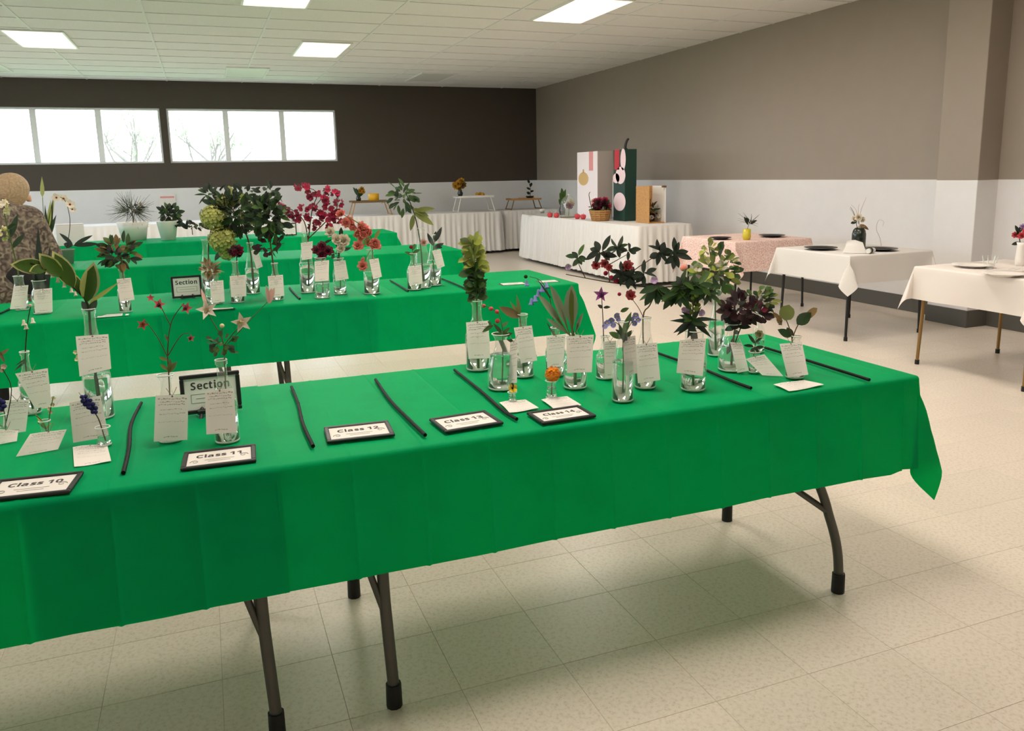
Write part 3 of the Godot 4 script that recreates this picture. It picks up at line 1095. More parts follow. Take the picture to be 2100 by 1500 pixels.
# a black framed card lying on the table, printed with a class number
func class_card(words: String, label: String, c: Array):
	var p := vec(c)
	var mid: Vector3 = (p[0] + p[1] + p[2] + p[3]) / 4.0
	var ex: Vector3 = ((p[1] - p[0] + p[2] - p[3]) as Vector3)
	var w: float = ex.length() / 2.0
	var ez: Vector3 = ((p[3] - p[0] + p[2] - p[1]) as Vector3)
	var d: float = ez.length() / 2.0
	var t := thing("class_card", label, "sign", mid, -atan2(ex.z, ex.x), "framed class cards on the nearest table")
	var f := 0.011
	for s in [-1.0, 1.0]:
		part(t, "frame", box(Vector3(w, 0.008, f), Vector3(0, 0.004, s * (d - f) / 2), 0.002), M.black_frame)
		part(t, "frame", box(Vector3(f, 0.008, d - 2 * f), Vector3(s * (w - f) / 2, 0.004, 0), 0.002), M.black_frame)
	var card := part(t, "card", box(Vector3(w - 2 * f, 0.003, d - 2 * f), Vector3(0, 0.003, 0)), M.paper)
	var b := Basis(Vector3.RIGHT, -PI / 2)
	part(card, "lettering", letters(words, d * 0.175, 0.0004), M.print, Vector3(0, 0.0049, -d * 0.14), b)
	for s in [-1.0, 1.0]:
		part(card, "scroll_ornament", scroll(s, d * 0.17), M.pale_print, Vector3(s * w * 0.33, 0.0049, d * (0.16 if s < 0 else 0.02)), b)
	for k in 2:
		part(card, "ruled_line", box(Vector3(w * (0.4 - 0.1 * k), 0.0004, 0.0012), Vector3.ZERO), M.pale_print, Vector3(0, 0.0049, d * (0.1 + 0.09 * k)))

func letters(words: String, height: float, depth: float) -> TextMesh:
	var f := SystemFont.new()
	f.font_names = PackedStringArray(["Droid Sans"])
	f.font_weight = 700
	var m := TextMesh.new()
	m.text = words
	m.font = f
	m.font_size = 32
	m.pixel_size = height / 24.0
	m.depth = depth
	m.curve_step = 2.0
	return m

func scroll(s: float, r: float) -> ArrayMesh:
	var pts := []
	for i in 16:
		var a := i * 0.45
		pts.append(Vector3(s * cos(a), sin(a), 0) * r * (1.0 - i / 20.0) * 0.5)
	return tube(pts, 0.001, 0.0005, 4)

# a black framed sign standing on a small easel
func section_sign(words: String, label: String, at: Vector3, turn: float, w: float, h: float, lift: float, lean: float):
	var t := thing("section_sign", label, "sign", at, turn, "section signs")
	var b := Basis(Vector3.RIGHT, -lean)
	var c := Vector3(0, lift + h / 2 * cos(lean), 0)
	var f := w * 0.07
	for s in [-1.0, 1.0]:
		part(t, "frame", box(Vector3(w, f, 0.012), Vector3(0, s * (h - f) / 2, 0), 0.002), M.black_frame, c, b)
		part(t, "frame", box(Vector3(f, h - 2 * f, 0.012), Vector3(s * (w - f) / 2, 0, 0), 0.002), M.black_frame, c, b)
	var card := part(t, "card", box(Vector3(w - 2 * f, h - 2 * f, 0.004)), M.paper, c, b)
	part(card, "lettering", letters(words, h * 0.2, 0.0006), M.print, Vector3(0, h * 0.2, 0.0024))
	for s in [-1.0, 1.0]:
		part(card, "ruled_line", box(Vector3(w * 0.66, 0.0016, 0.0004), Vector3(0, -h * 0.12 + s * h * 0.11, 0.0023)), M.pale_print)
		part(card, "ruled_line", box(Vector3(0.0016, h * 0.22, 0.0004), Vector3(s * w * 0.33, -h * 0.12, 0.0023)), M.pale_print)
	part(card, "ruled_line", box(Vector3(w * 0.5, 0.0016, 0.0004), Vector3(0, -h * 0.12, 0.0023)), M.pale_print)
	for s in [-1.0, 1.0]:
		part(t, "easel_leg", tube([Vector3(s * w * 0.16, lift + 0.02, -0.004), Vector3(s * w * 0.2, 0.0, 0.03)], 0.006, 0.006, 6), M.black_frame)
	part(t, "easel_leg", tube([Vector3(0, lift + h * 0.5, -0.02), Vector3(0, 0.0, -0.09)], 0.005, 0.005, 6), M.black_frame)
	part(t, "easel_ledge", box(Vector3(w * 0.5, 0.012, 0.03), Vector3(0, lift + 0.006, 0.008), 0.002), M.black_frame)

func divider_stick(label: String, c: Array):
	var p := smooth(vec(c), 6)
	var t := thing("divider_stick", label, "stick", p[0], 0.0, "black divider sticks on the tables")
	var q := []
	for v in p:
		q.append(v - p[0] + Vector3(0, 0.005, 0))
	part(t, "twig", tube(q, 0.0044, 0.005, 8), M.black_stick)
	for i in range(2, q.size() - 1, 4):
		part(t, "knot", L["bead"], M.black_stick, q[i], Basis.from_scale(Vector3(0.0054, 0.005, 0.0054)))

func flat_card(label: String, at: Vector3, turn: float, w: float, d: float, framed: bool):
	var t := thing("title_card" if framed else "name_card", label, "card", at, turn, "cards lying on the green tables")
	part(t, "card", box(Vector3(w, 0.002, d), Vector3(0, 0.0025 if framed else 0.0012, 0)), M.paper)
	if framed:
		part(t, "backing", box(Vector3(w + 0.02, 0.0018, d + 0.02), Vector3(0, 0.0009, 0)), M.black_frame)
	for k in 2:
		part(t, "print_line", box(Vector3(w * 0.5, 0.0003, 0.003), Vector3(0, 0.0037 if framed else 0.0024, (k - 0.6) * d * 0.25)), M.pale_print)

# ------------------------------------------------------------------ pieces on the far tables
func tray_stand(label: String, at: Vector3, w: float, d: float, h: float, m: String, leg: String):
	var t := thing("tray_stand", label, "tray", at, 0.0)
	part(t, "tray_top", box(Vector3(w, 0.02, d), Vector3(0, h - 0.01, 0), 0.005), M[m])
	for s in [-1.0, 1.0]:
		part(t, "tray_rim", box(Vector3(w, 0.02, 0.012), Vector3(0, h + 0.006, s * (d / 2 - 0.006)), 0.003), M[m])
		for q in [-1.0, 1.0]:
			part(t, "leg", tube([Vector3(s * w * 0.42, h - 0.02, q * d * 0.4), Vector3(s * w * 0.52, 0.0, q * d * 0.46)], 0.009, 0.009, 7), M[leg])
		part(t, "foot_bar", tube([Vector3(s * w * 0.515, 0.012, -d * 0.46), Vector3(s * w * 0.515, 0.012, d * 0.46)], 0.008, 0.008, 7), M[leg])

func pot(label: String, called: String, category: String, at: Vector3, prof: Array, m: String, seg := 20) -> Node3D:
	var t := thing(called, label, category, at)
	var p := []
	for q in prof:
		p.append(Vector2(q[0], q[1]))
	part(t, "pot_wall", lathe(p, seg), M[m])
	return t

func plate(label: String, at: Vector3, r: float, m: String, group := ""):
	var t := thing("plate", label, "plate", at, 0.0, group)
	part(t, "rim", lathe([Vector2(0, 0.004), Vector2(r * 0.62, 0.004), Vector2(r * 0.72, 0.01), Vector2(r, 0.018), Vector2(r, 0.021), Vector2(r * 0.7, 0.014), Vector2(r * 0.6, 0.008), Vector2(0, 0.008)], 28), M[m])
	part(t, "foot_ring", lathe([Vector2(r * 0.5, 0.006), Vector2(r * 0.5, 0.0), Vector2(r * 0.56, 0.0), Vector2(r * 0.6, 0.006)], 24), M[m])

# ------------------------------------------------------------------ the visitor, seen from behind
# tapered capsules joined by a smooth minimum, meshed as surface nets
func flesh(bones: Array, cell: float, k: float) -> ArrayMesh:
	var lo := Vector3.INF
	var hi := -Vector3.INF
	for b in bones:
		for q in [[b[0], b[2]], [b[1], b[3]]]:
			lo = lo.min(q[0] - Vector3.ONE * (q[1] + k + cell * 2))
			hi = hi.max(q[0] + Vector3.ONE * (q[1] + k + cell * 2))
	var n := Vector3i(((hi - lo) / cell).ceil()) + Vector3i.ONE
	var f := PackedFloat32Array()
	f.resize(n.x * n.y * n.z)
	f.fill(1.0)
	var acc := PackedFloat32Array()
	acc.resize(f.size())
	acc.fill(0.0)
	# exponential smooth minimum, summed bone by bone near each bone
	for b in bones:
		var a: Vector3 = b[0]
		var e: Vector3 = b[1]
		var rm: float = maxf(b[2], b[3]) + k * 2.5
		var l0 := Vector3i(((a.min(e) - Vector3.ONE * rm - lo) / cell).floor()).clamp(Vector3i.ZERO, n - Vector3i.ONE)
		var l1 := Vector3i(((a.max(e) + Vector3.ONE * rm - lo) / cell).ceil()).clamp(Vector3i.ZERO, n - Vector3i.ONE)
		var ab := e - a
		var len2 := maxf(ab.length_squared(), 1e-8)
		for z in range(l0.z, l1.z + 1):
			for y in range(l0.y, l1.y + 1):
				var i := (z * n.y + y) * n.x
				for x in range(l0.x, l1.x + 1):
					var p := lo + Vector3(x, y, z) * cell
					var h := clampf((p - a).dot(ab) / len2, 0.0, 1.0)
					var d: float = p.distance_to(a + ab * h) - lerpf(b[2], b[3], h)
					acc[i + x] += exp(-d / (k * 0.4))
	for i in f.size():
		if acc[i] > 0.0:
			f[i] = -log(acc[i]) * k * 0.4
	var id := {}
	var verts := PackedVector3Array()
	var s := st()
	s.set_smooth_group(0)
	var step := [1, n.x, n.x * n.y]
	for z in n.z - 1:
		for y in n.y - 1:
			for x in n.x - 1:
				var i0 := (z * n.y + y) * n.x + x
				var inside := 0
				var sum := Vector3.ZERO
				var cnt := 0
				var v := []
				for q in 8:
					v.append(f[i0 + (q & 1) + ((q >> 1) & 1) * n.x + (q >> 2) * n.x * n.y])
					if v[q] < 0.0:
						inside += 1
				if inside == 0 or inside == 8:
					continue
				for q in 8:
					for ax in 3:
						if q & (1 << ax):
							continue
						var q2: int = q | (1 << ax)
						if (v[q] < 0.0) != (v[q2] < 0.0):
							var t: float = v[q] / (v[q] - v[q2])
							var c := Vector3(q & 1, (q >> 1) & 1, q >> 2)
							c[ax] = t
							sum += c
							cnt += 1
				id[i0] = verts.size()
				verts.append(lo + (Vector3(x, y, z) + sum / cnt) * cell)
	for i0 in id:
		var x: int = i0 % n.x
		var y: int = (i0 / n.x) % n.y
		var z: int = i0 / (n.x * n.y)
		for ax in 3:
			var u := (ax + 1) % 3
			var w := (ax + 2) % 3
			var pos := Vector3i(x, y, z)
			if pos[u] == 0 or pos[w] == 0:
				continue
			var a := f[i0] < 0.0
			var b := f[i0 + step[ax]] < 0.0
			if a == b:
				continue
			var c := [i0, i0 - step[u], i0 - step[u] - step[w], i0 - step[w]]
			if not (id.has(c[1]) and id.has(c[2]) and id.has(c[3])):
				continue
			if b:
				c = [c[0], c[3], c[2], c[1]]
			quad(s, verts[id[c[0]]], verts[id[c[3]]], verts[id[c[2]]], verts[id[c[1]]])
	return done(s)

func visitor():
	var t := thing("person", "person in a grey and brown curl-patterned top and black trousers bending over the tables", "person", VISITOR_AT, VISITOR_TURN)
	var v := func(x: float, y: float, z: float) -> Vector3: return Vector3(x, y, z)
	# local frame: the back is towards +Z, leaning forward towards -Z
	var hip := 0.80
	var skin := [
		[v.call(0.03, 1.20, -0.17), v.call(0.09, 1.30, -0.25), 0.055, 0.05], [v.call(0.11, 1.34, -0.27), v.call(0.12, 1.35, -0.33), 0.092, 0.085],
		[v.call(0.12, 1.29, -0.36), v.call(0.12, 1.24, -0.385), 0.06, 0.045], [v.call(0.12, 1.30, -0.43), v.call(0.12, 1.285, -0.435), 0.014, 0.016],
		[v.call(0.205, 1.30, -0.31), v.call(0.207, 1.28, -0.31), 0.016, 0.014], [v.call(0.032, 1.30, -0.31), v.call(0.03, 1.28, -0.31), 0.016, 0.014],
		[v.call(0, 0.85, 0.0), v.call(0, 1.16, -0.13), 0.12, 0.12],
		[v.call(-0.17, 1.16, -0.13), v.call(0.17, 1.16, -0.13), 0.06, 0.06]]
	for s in [-1.0, 1.0]:
		skin.append_array([[v.call(s * 0.19, 1.15, -0.13), v.call(s * 0.26, 0.93, -0.16), 0.05, 0.042], [v.call(s * 0.26, 0.93, -0.16), v.call(s * 0.2, 0.86, -0.38), 0.04, 0.028],
			[v.call(s * 0.2, 0.86, -0.38), v.call(s * 0.18, 0.85, -0.45), 0.03, 0.032], [v.call(s * 0.09, 0.80, 0.0), v.call(s * 0.1, 0.42, -0.02), 0.085, 0.058],
			[v.call(s * 0.1, 0.42, -0.02), v.call(s * 0.105, 0.07, 0.03), 0.055, 0.038], [v.call(s * 0.105, 0.04, 0.05), v.call(s * 0.115, 0.03, -0.14), 0.04, 0.032]])
		for k in 4:
			var x: float = s * (0.155 + 0.018 * k)
			skin.append([v.call(x, 0.845, -0.47), v.call(x, 0.83 - 0.004 * k, -0.515), 0.009, 0.0085])
			skin.append([v.call(x, 0.83 - 0.004 * k, -0.515), v.call(x, 0.80, -0.535 + 0.004 * k), 0.0085, 0.0075])
		skin.append([v.call(s * 0.15, 0.845, -0.44), v.call(s * 0.125, 0.825, -0.49), 0.011, 0.009])
	part(t, "body", flesh(skin, 0.012, 0.02), M.skin)
	var top := [[v.call(0, 0.74, 0.02), v.call(0, 1.14, -0.12), 0.17, 0.155], [v.call(-0.11, 0.76, 0.01), v.call(-0.13, 1.12, -0.12), 0.125, 0.115], [v.call(0.11, 0.76, 0.01), v.call(0.13, 1.12, -0.12), 0.125, 0.115],
		[v.call(-0.15, 1.16, -0.14), v.call(0.15, 1.16, -0.14), 0.095, 0.095], [v.call(0.02, 1.18, -0.15), v.call(0.06, 1.235, -0.19), 0.08, 0.068]]
	for s in [-1.0, 1.0]:
		top.append_array([[v.call(s * 0.19, 1.16, -0.13), v.call(s * 0.275, 0.93, -0.16), 0.085, 0.07], [v.call(s * 0.275, 0.93, -0.16), v.call(s * 0.225, 0.875, -0.30), 0.066, 0.055]])
	part(t, "patterned_top", flesh(top, 0.014, 0.025), M.shirt_print)
	var legs := [[v.call(-0.06, 0.79, 0.02), v.call(0.06, 0.79, 0.02), 0.15, 0.15]]
	for s in [-1.0, 1.0]:
		legs.append_array([[v.call(s * 0.09, 0.8, 0.01), v.call(s * 0.105, 0.42, -0.01), 0.125, 0.09], [v.call(s * 0.105, 0.42, -0.01), v.call(s * 0.11, 0.09, 0.03), 0.085, 0.07]])
	part(t, "trousers", flesh(legs, 0.015, 0.025), M.trousers)
	var hair := [[v.call(0.11, 1.355, -0.27), v.call(0.12, 1.36, -0.32), 0.102, 0.098], [v.call(0.1, 1.30, -0.24), v.call(0.09, 1.25, -0.22), 0.085, 0.06]]
	part(t, "hair", flesh(hair, 0.01, 0.02), M.hair)
	for s in [-1.0, 1.0]:
		part(t, "shoe", ball(Vector3(0.052, 0.036, 0.13), 12, 8), M.black_rubber, Vector3(s * 0.11, 0.036, -0.03))

# a tall closed box: its near lower corner at "at", printed on the side that faces -X
func tall_board(label: String, called: String, at: Vector3, w: float, h: float, d: float, side: String, front: String, prints: Array):
	var t := thing(called, label, "box", at + Vector3(w / 2, 0, -d / 2))
	part(t, "printed_panel", slab(Vector3(-w / 2, 0, -d / 2), Vector3(-w / 2 + 0.006, h, d / 2)), M[side])
	part(t, "front_panel", slab(Vector3(-w / 2 + 0.006, 0, d / 2 - 0.006), Vector3(w / 2, h, d / 2)), M[front])
	part(t, "back_panel", slab(Vector3(-w / 2 + 0.006, 0, -d / 2), Vector3(w / 2, h, -d / 2 + 0.006)), M[front])
	part(t, "far_panel", slab(Vector3(w / 2 - 0.006, 0, -d / 2 + 0.006), Vector3(w / 2, h, d / 2 - 0.006)), M[front])
	part(t, "lid", slab(Vector3(-w / 2 + 0.006, h - 0.008, -d / 2 + 0.006), Vector3(w / 2 - 0.006, h, d / 2 - 0.006)), M[front])
	for q in prints:
		# along the side from far (0) to near (1), height, width and height as shares
		var z: float = -d / 2 + d * q[1]
		var y: float = h * q[2]
		var m: ArrayMesh
		if q[0] == "strip":
			m = box(Vector3(0.002, h * q[4], d * q[3]), Vector3.ZERO, 0.0008)
		else:
			m = flat_disc(0.002, 28)
		var b := Basis.IDENTITY
		if q[0] != "strip":
			b = Basis(Vector3(0, h * q[4] if q[0] == "oval" else 0.03, 0), Vector3(1, 0, 0), Vector3(0, 0, d * q[3]))
		part(t, "printed_shape", m, M[q[5]], Vector3(-w / 2 - 0.001, y, z), b)

# a box on end, open to the front
func open_crate(label: String, at: Vector3, w: float, h: float, d: float):
	var t := thing("open_box", label, "box", at)
	part(t, "back_panel", slab(Vector3(-w / 2, 0, 0), Vector3(w / 2, h, 0.012), 0.002), M.wood_tan)
	part(t, "side_panel", slab(Vector3(-w / 2, 0, 0.012), Vector3(-w / 2 + 0.012, h, d), 0.002), M.wood_tan)
	part(t, "side_panel", slab(Vector3(w / 2 - 0.012, 0, 0.012), Vector3(w / 2, h, d), 0.002), M.white_paint)
	part(t, "floor_panel", slab(Vector3(-w / 2 + 0.012, 0, 0.012), Vector3(w / 2 - 0.012, 0.012, d), 0.002), M.wood_tan)
	part(t, "corner_bracket", slab(Vector3(w / 2 - 0.05, h - 0.02, d - 0.03), Vector3(w / 2 + 0.004, h + 0.004, d + 0.004), 0.002), M.wood_dark)

func basket(label: String, at: Vector3, r: float, h: float):
	var t := thing("wicker_basket", label, "basket", at)
	part(t, "bowl", lathe([Vector2(0, 0), Vector2(r * 0.72, 0), Vector2(r * 0.78, h * 0.2), Vector2(r, h), Vector2(r * 0.94, h), Vector2(r * 0.72, h * 0.25), Vector2(0, h * 0.2)], 24), M.wicker)
	for k in 5:
		var y := h * (k + 0.5) / 5.0
		var rr := lerpf(r * 0.76, r * 1.0, y / h)
		var ring := []
		for i in 25:
			var a := TAU * i / 24.0
			ring.append(Vector3(cos(a) * rr, y, sin(a) * rr) * Vector3(1, 1, 1) + Vector3(cos(a), 0, sin(a)) * 0.004 * (1 if (i + k) % 2 else -1))
		part(t, "woven_strand", tube(ring, 0.007, 0.007, 5), M.wicker)
	for i in 12:
		var a := TAU * i / 12.0
		part(t, "upright_cane", tube([Vector3(cos(a) * r * 0.76, 0, sin(a) * r * 0.76), Vector3(cos(a) * r * 1.02, h, sin(a) * r * 1.02)], 0.006, 0.006, 5), M.wood_tan)

func cloche(label: String, at: Vector3, r: float, h: float):
	var t := thing("glass_dome", label, "glass dome", at)
	var prof := []
	for i in 9:
		var a := PI / 2 * i / 8.0
		prof.append(Vector2(r * cos(a), h - r + r * sin(a)))
	prof.push_front(Vector2(r, 0.0))
	part(t, "dome", lathe(prof, 24), M.glass)
	part(t, "base_ring", lathe([Vector2(0, 0), Vector2(r * 1.1, 0), Vector2(r * 1.1, 0.006), Vector2(0, 0.006)], 24), M.wood_dark)
	part(t, "knob", ball(Vector3.ONE * 0.014, 10, 6), M.glass_rim, Vector3(0, h + 0.012, 0))

func glass_crown(label: String, at: Vector3, r: float, h: float):
	var t := thing("crown_ornament", label, "ornament", at)
	part(t, "bowl", lathe([Vector2(r * 0.6, 0), Vector2(r * 0.8, h * 0.2), Vector2(r, h * 0.45)], 20), M.glass)
	part(t, "glass_base", disc(r * 0.62, 0.004), M.glass_base)
	for k in 7:
		var a := TAU * k / 7.0
		var d := Vector3(cos(a), 0, sin(a))
		part(t, "point", tube([d * r + Vector3(0, h * 0.45, 0), d * r * 1.1 + Vector3(0, h * 0.75, 0), d * r * 1.25 + Vector3(0, h, 0)], 0.004, 0.001, 6), M.glass_rim)

const VISITOR_AT := Vector3(-1.184, 0, -5.62)
const VISITOR_TURN := 0.208

func show_cards():
	var p: Node3D
	class_card("Class 10", "black framed card reading Class 10 at the edge by the overlapping film", [-0.481, 0.742, -1.95, -0.304, 0.742, -1.927, -0.303, 0.742, -1.812, -0.465, 0.742, -1.823])
	class_card("Class 11", "black framed card reading Class 11 below the standing section sign", [-0.091, 0.742, -1.973, 0.075, 0.742, -1.959, 0.064, 0.742, -1.847, -0.095, 0.742, -1.848])
	class_card("Class 12", "black framed card reading Class 12 between two sticks on the empty stretch", [0.25, 0.742, -2.024, 0.417, 0.742, -2.016, 0.398, 0.742, -1.893, 0.232, 0.742, -1.908])
	class_card("Class 13", "black framed card reading Class 13 beside the stick next to the vials", [0.519, 0.742, -1.983, 0.682, 0.742, -1.995, 0.682, 0.742, -1.872, 0.52, 0.742, -1.859])
	class_card("Class 14", "black framed card reading Class 14 in front of the two small vials", [0.774, 0.742, -1.929, 0.934, 0.742, -1.931, 0.931, 0.742, -1.828, 0.774, 0.742, -1.821])
	divider_stick("bent black stick between the blue flower and the columbine tags", [-0.216, 0.742, -2.493, -0.227, 0.742, -2.281, -0.216, 0.742, -2.059, -0.214, 0.742, -1.884])
	divider_stick("black stick between the section sign and the Class 12 card", [0.211, 0.742, -2.489, 0.209, 0.742, -2.286, 0.199, 0.742, -2.078, 0.201, 0.742, -1.891])
	divider_stick("thin black stick between the Class 12 and Class 13 cards", [0.47, 0.742, -2.466, 0.46, 0.742, -2.208, 0.466, 0.742, -1.998, 0.472, 0.742, -1.86])
	divider_stick("thick straight black stick running towards the vial with the yellow pansy", [0.738, 0.742, -2.479, 0.733, 0.742, -2.196, 0.723, 0.742, -1.982, 0.729, 0.742, -1.887])
	divider_stick("black stick passing behind the jar with the spreading rosette", [1.473, 0.742, -2.406, 1.481, 0.742, -2.14, 1.473, 0.742, -1.974, 1.474, 0.742, -1.88])
	divider_stick("long black stick nearest the hanging end of the cover", [1.867, 0.742, -2.349, 1.865, 0.742, -2.125, 1.86, 0.742, -1.939, 1.855, 0.742, -1.807])
	divider_stick("short black stick behind the maroon leaf bottle on the second row", [0.441, 0.742, -4.856, 0.44, 0.742, -4.634, 0.446, 0.742, -4.369])
	divider_stick("black stick beside the coral spray bottle on the second row", [1.054, 0.742, -4.887, 1.052, 0.742, -4.638, 1.044, 0.742, -4.372])
	divider_stick("long black stick near the uncovered end of the second row", [1.365, 0.742, -4.901, 1.369, 0.742, -4.609, 1.364, 0.742, -4.306])
	divider_stick("black stick under the tilted tag at the visitor side of the second row", [-0.994, 0.742, -4.586, -0.987, 0.742, -4.679, -0.977, 0.742, -4.774])
	flat_card("long white title card nearest the visitor on the second row", Vector3(-0.888, 0.737, -4.336), -0.048, 0.132, 0.075, false)
	flat_card("white title card in front of the dark-leaved branch on the second row", Vector3(-0.458, 0.737, -4.307), 0.02, 0.144, 0.075, true)
	flat_card("white title card behind the red columbine blooms", Vector3(-0.242, 0.737, -4.322), -0.019, 0.142, 0.075, false)
	flat_card("white title card in front of the dried flower jar", Vector3(0.04, 0.737, -4.291), 0.033, 0.119, 0.075, true)
	flat_card("white title card below the coral spray on the second row", Vector3(0.778, 0.737, -4.342), 0.038, 0.135, 0.075, false)
	flat_card("white title card near the leafy spike on the second row", Vector3(1.697, 0.737, -4.415), -0.086, 0.137, 0.075, true)
	flat_card("white title card at the hanging end of the second row", Vector3(1.926, 0.737, -4.412), -0.097, 0.109, 0.075, true)
	flat_card("white title card on the third row behind the variegated leaves", Vector3(-0.85, 0.737, -6.936), 0.084, 0.274, 0.075, false)
	flat_card("white title card on the third row behind the round mop heads", Vector3(-0.246, 0.737, -6.976), -0.043, 0.223, 0.075, false)
	section_sign("Section", "black framed sign reading Section, standing behind two entry tags", Vector3(-0.022, 0.737, -2.304), 0.029, 0.157, 0.109, 0.012, 0.12)
	section_sign("Section", "small black framed sign reading Section on the second row", Vector3(-0.122, 0.737, -4.743), 0.076, 0.158, 0.121, 0.008, 0.12)
	section_sign("Section", "tiny black framed sign on the fourth row behind the evergreen branches", Vector3(0.903, 0.737, -9.5), -0.095, 0.163, 0.141, 0.006, 0.1)

func specimens():
	var p: Node3D
	bottle("clear glass bottle holding the tall leafy spike", Vector3(0.821, 0.742, -2.477), 0.233, 0.0411, "bottle", 0.5, "glass specimen bottles", "glass_bottle")
	tag("white entry tag hanging on the bottle of the tall leafy spike", Vector3(0.821, 0.742, -2.477), -0.32, [-0.036, 0.1653, 0.0286, 0.0381, 0.1698, 0.0286, 0.0395, 0.0487, 0.0551, -0.0312, 0.0476, 0.0551], "white entry tags", 0, false, "entry_tag")
	p = thing("leafy_spike", "tall upright spike crowded with small yellow-green leaves", "flower", Vector3(0.821, 0.742, -2.477), -0.32)
	stem(p, [0, 0.012, 0, 0.001, 0.236, 0, -0.003, 0.326, -0.003, -0.006, 0.436, 0.007], 0.0035, 0.002, "stem_green")
	whorl(p, "obovate", "leaf_lime", Vector3(-0.007, 0.418, 0), 9, 0.051, 0.023, -25, 205, 0.1, 0.9, "leaf")
	whorl(p, "obovate", "leaf_lime", Vector3(-0.006, 0.404, 0), 9, 0.051, 0.023, -25, 205, 0.1, 0.9, "leaf")
	whorl(p, "obovate", "leaf_lime", Vector3(-0.005, 0.389, 0), 9, 0.051, 0.023, -25, 205, 0.1, 0.9, "leaf")
	whorl(p, "obovate", "leaf_lime", Vector3(-0.005, 0.375, 0), 9, 0.051, 0.023, -25, 205, 0.1, 0.9, "leaf")
	whorl(p, "obovate", "leaf_lime", Vector3(-0.004, 0.36, 0), 9, 0.051, 0.023, -25, 205, 0.1, 0.9, "leaf")
	whorl(p, "obovate", "leaf_lime", Vector3(-0.003, 0.346, 0), 9, 0.051, 0.023, -25, 205, 0.1, 0.9, "leaf")
	whorl(p, "obovate", "leaf_green", Vector3(-0.002, 0.331, 0), 9, 0.051, 0.023, -25, 205, 0.1, 0.9, "leaf")
	whorl(p, "obovate", "leaf_dark", Vector3(-0.002, 0.316, 0), 9, 0.039, 0.023, -25, 205, 0.1, 0.9, "leaf")
	whorl(p, "obovate", "leaf_green", Vector3(-0.001, 0.302, 0), 9, 0.039, 0.023, -25, 205, 0.1, 0.9, "leaf")
	whorl(p, "obovate", "leaf_dark", Vector3(0, 0.287, 0), 9, 0.039, 0.023, -25, 205, 0.1, 0.9, "leaf")
	whorl(p, "obovate", "leaf_green", Vector3(0.001, 0.272, 0), 9, 0.039, 0.023, -25, 205, 0.1, 0.9, "leaf")
	whorl(p, "obovate", "leaf_dark", Vector3(0.001, 0.258, 0), 9, 0.039, 0.023, -25, 205, 0.1, 0.9, "leaf")
	whorl(p, "obovate", "leaf_green", Vector3(0.002, 0.243, 0), 9, 0.039, 0.023, -25, 205, 0.1, 0.9, "leaf")
	leaves(p, "ellipse", "leaf_dark", [-0.004, 0.261, 0, -0.042, 0.289, 0.015, 0.015, -0.002, 0.277, 0, 0.039, 0.306, 0.006, 0.016, -0.003, 0.301, -0.005, -0.041, 0.327, 0.002, 0.013])
	bottle("clear glass bottle holding the red-budded sprig", Vector3(0.809, 0.742, -2.216), 0.169, 0.0433, "flask", 0.62, "glass specimen bottles", "glass_bottle")
	tag("white entry tag hanging on the bottle of the red-budded sprig", Vector3(0.809, 0.742, -2.216), -0.35, [0.0282, 0.1414, 0, 0.0505, 0.1485, 0, 0.046, 0.0223, 0.03, 0.0194, 0.0184, 0.03], "white entry tags", 0, false, "entry_tag")
	p = thing("red_budded_sprig", "thin arching sprig with round red buds in a wide flask", "flower", Vector3(0.809, 0.742, -2.216), -0.35)
	stem(p, [0.001, 0.025, 0, 0.006, 0.146, 0, 0.005, 0.19, 0.004, -0.008, 0.234, 0, -0.052, 0.259, 0.003], 0.0018, 0.001, "stem_green")
	stem(p, [0.005, 0.162, 0, -0.021, 0.195, 0, -0.049, 0.19, 0.002], 0.0012, 0.0008, "stem_green")
	blooms(p, "berry", "petal_red", [-0.0491, 0.2539, -0.0104, 0.006, -0.027, 0.2473, 0.0062, 0.0067, -0.0096, 0.2373, 0.0022, 0.0067, -0.0088, 0.2076, -0.0048, 0.0075], "bud", "")
	leaves(p, "ellipse", "leaf_green", [0.005, 0.167, -0.006, -0.021, 0.203, 0.01, 0.012, 0.005, 0.165, 0, 0.029, 0.19, 0.009, 0.013, 0.005, 0.163, 0.005, 0.037, 0.173, 0.013, 0.013, 0.005, 0.163, 0.005, -0.024, 0.171, 0.001, 0.012, -0.021, 0.196, 0.004, -0.057, 0.175, 0.001, 0.013, -0.027, 0.196, 0.005, -0.038, 0.212, 0.021, 0.01, 0.005, 0.188, -0.005, 0.024, 0.203, -0.02, 0.012])
	bottle("clear glass bottle holding the bronze-leaved stem", Vector3(0.925, 0.742, -2.326), 0.202, 0.0348, "bottle", 0.5, "glass specimen bottles", "glass_bottle")
	tag("white entry tag hanging on the bottle of the bronze-leaved stem", Vector3(0.925, 0.742, -2.326), -0.379, [-0.0284, 0.1633, 0.0251, 0.029, 0.1702, 0.0251, 0.0441, 0.0612, 0.0488, -0.0071, 0.0525, 0.0488], "white entry tags", 0, false, "entry_tag")
	p = thing("bronze_leaf_stem", "stem with two broad bronze-green leaves bending over the bottle neck", "flower", Vector3(0.925, 0.742, -2.326), -0.379)
	stem(p, [0, 0.018, 0, -0.004, 0.131, 0, -0.009, 0.202, -0.004], 0.0022, 0.0016, "stem_brown")
	leaves(p, "ellipse", "leaf_brown", [-0.008, 0.192, 0.003, -0.074, 0.23, 0.013, 0.028])
	leaves(p, "lance", "leaf_olive", [-0.009, 0.199, 0.006, -0.017, 0.268, 0.003, 0.014, -0.008, 0.198, 0.002, -0.04, 0.245, -0.007, 0.013])
	bottle("clear glass bottle holding the arching bluebell", Vector3(1.028, 0.742, -2.299), 0.155, 0.0349, "bottle", 0.5, "glass specimen bottles", "glass_bottle")
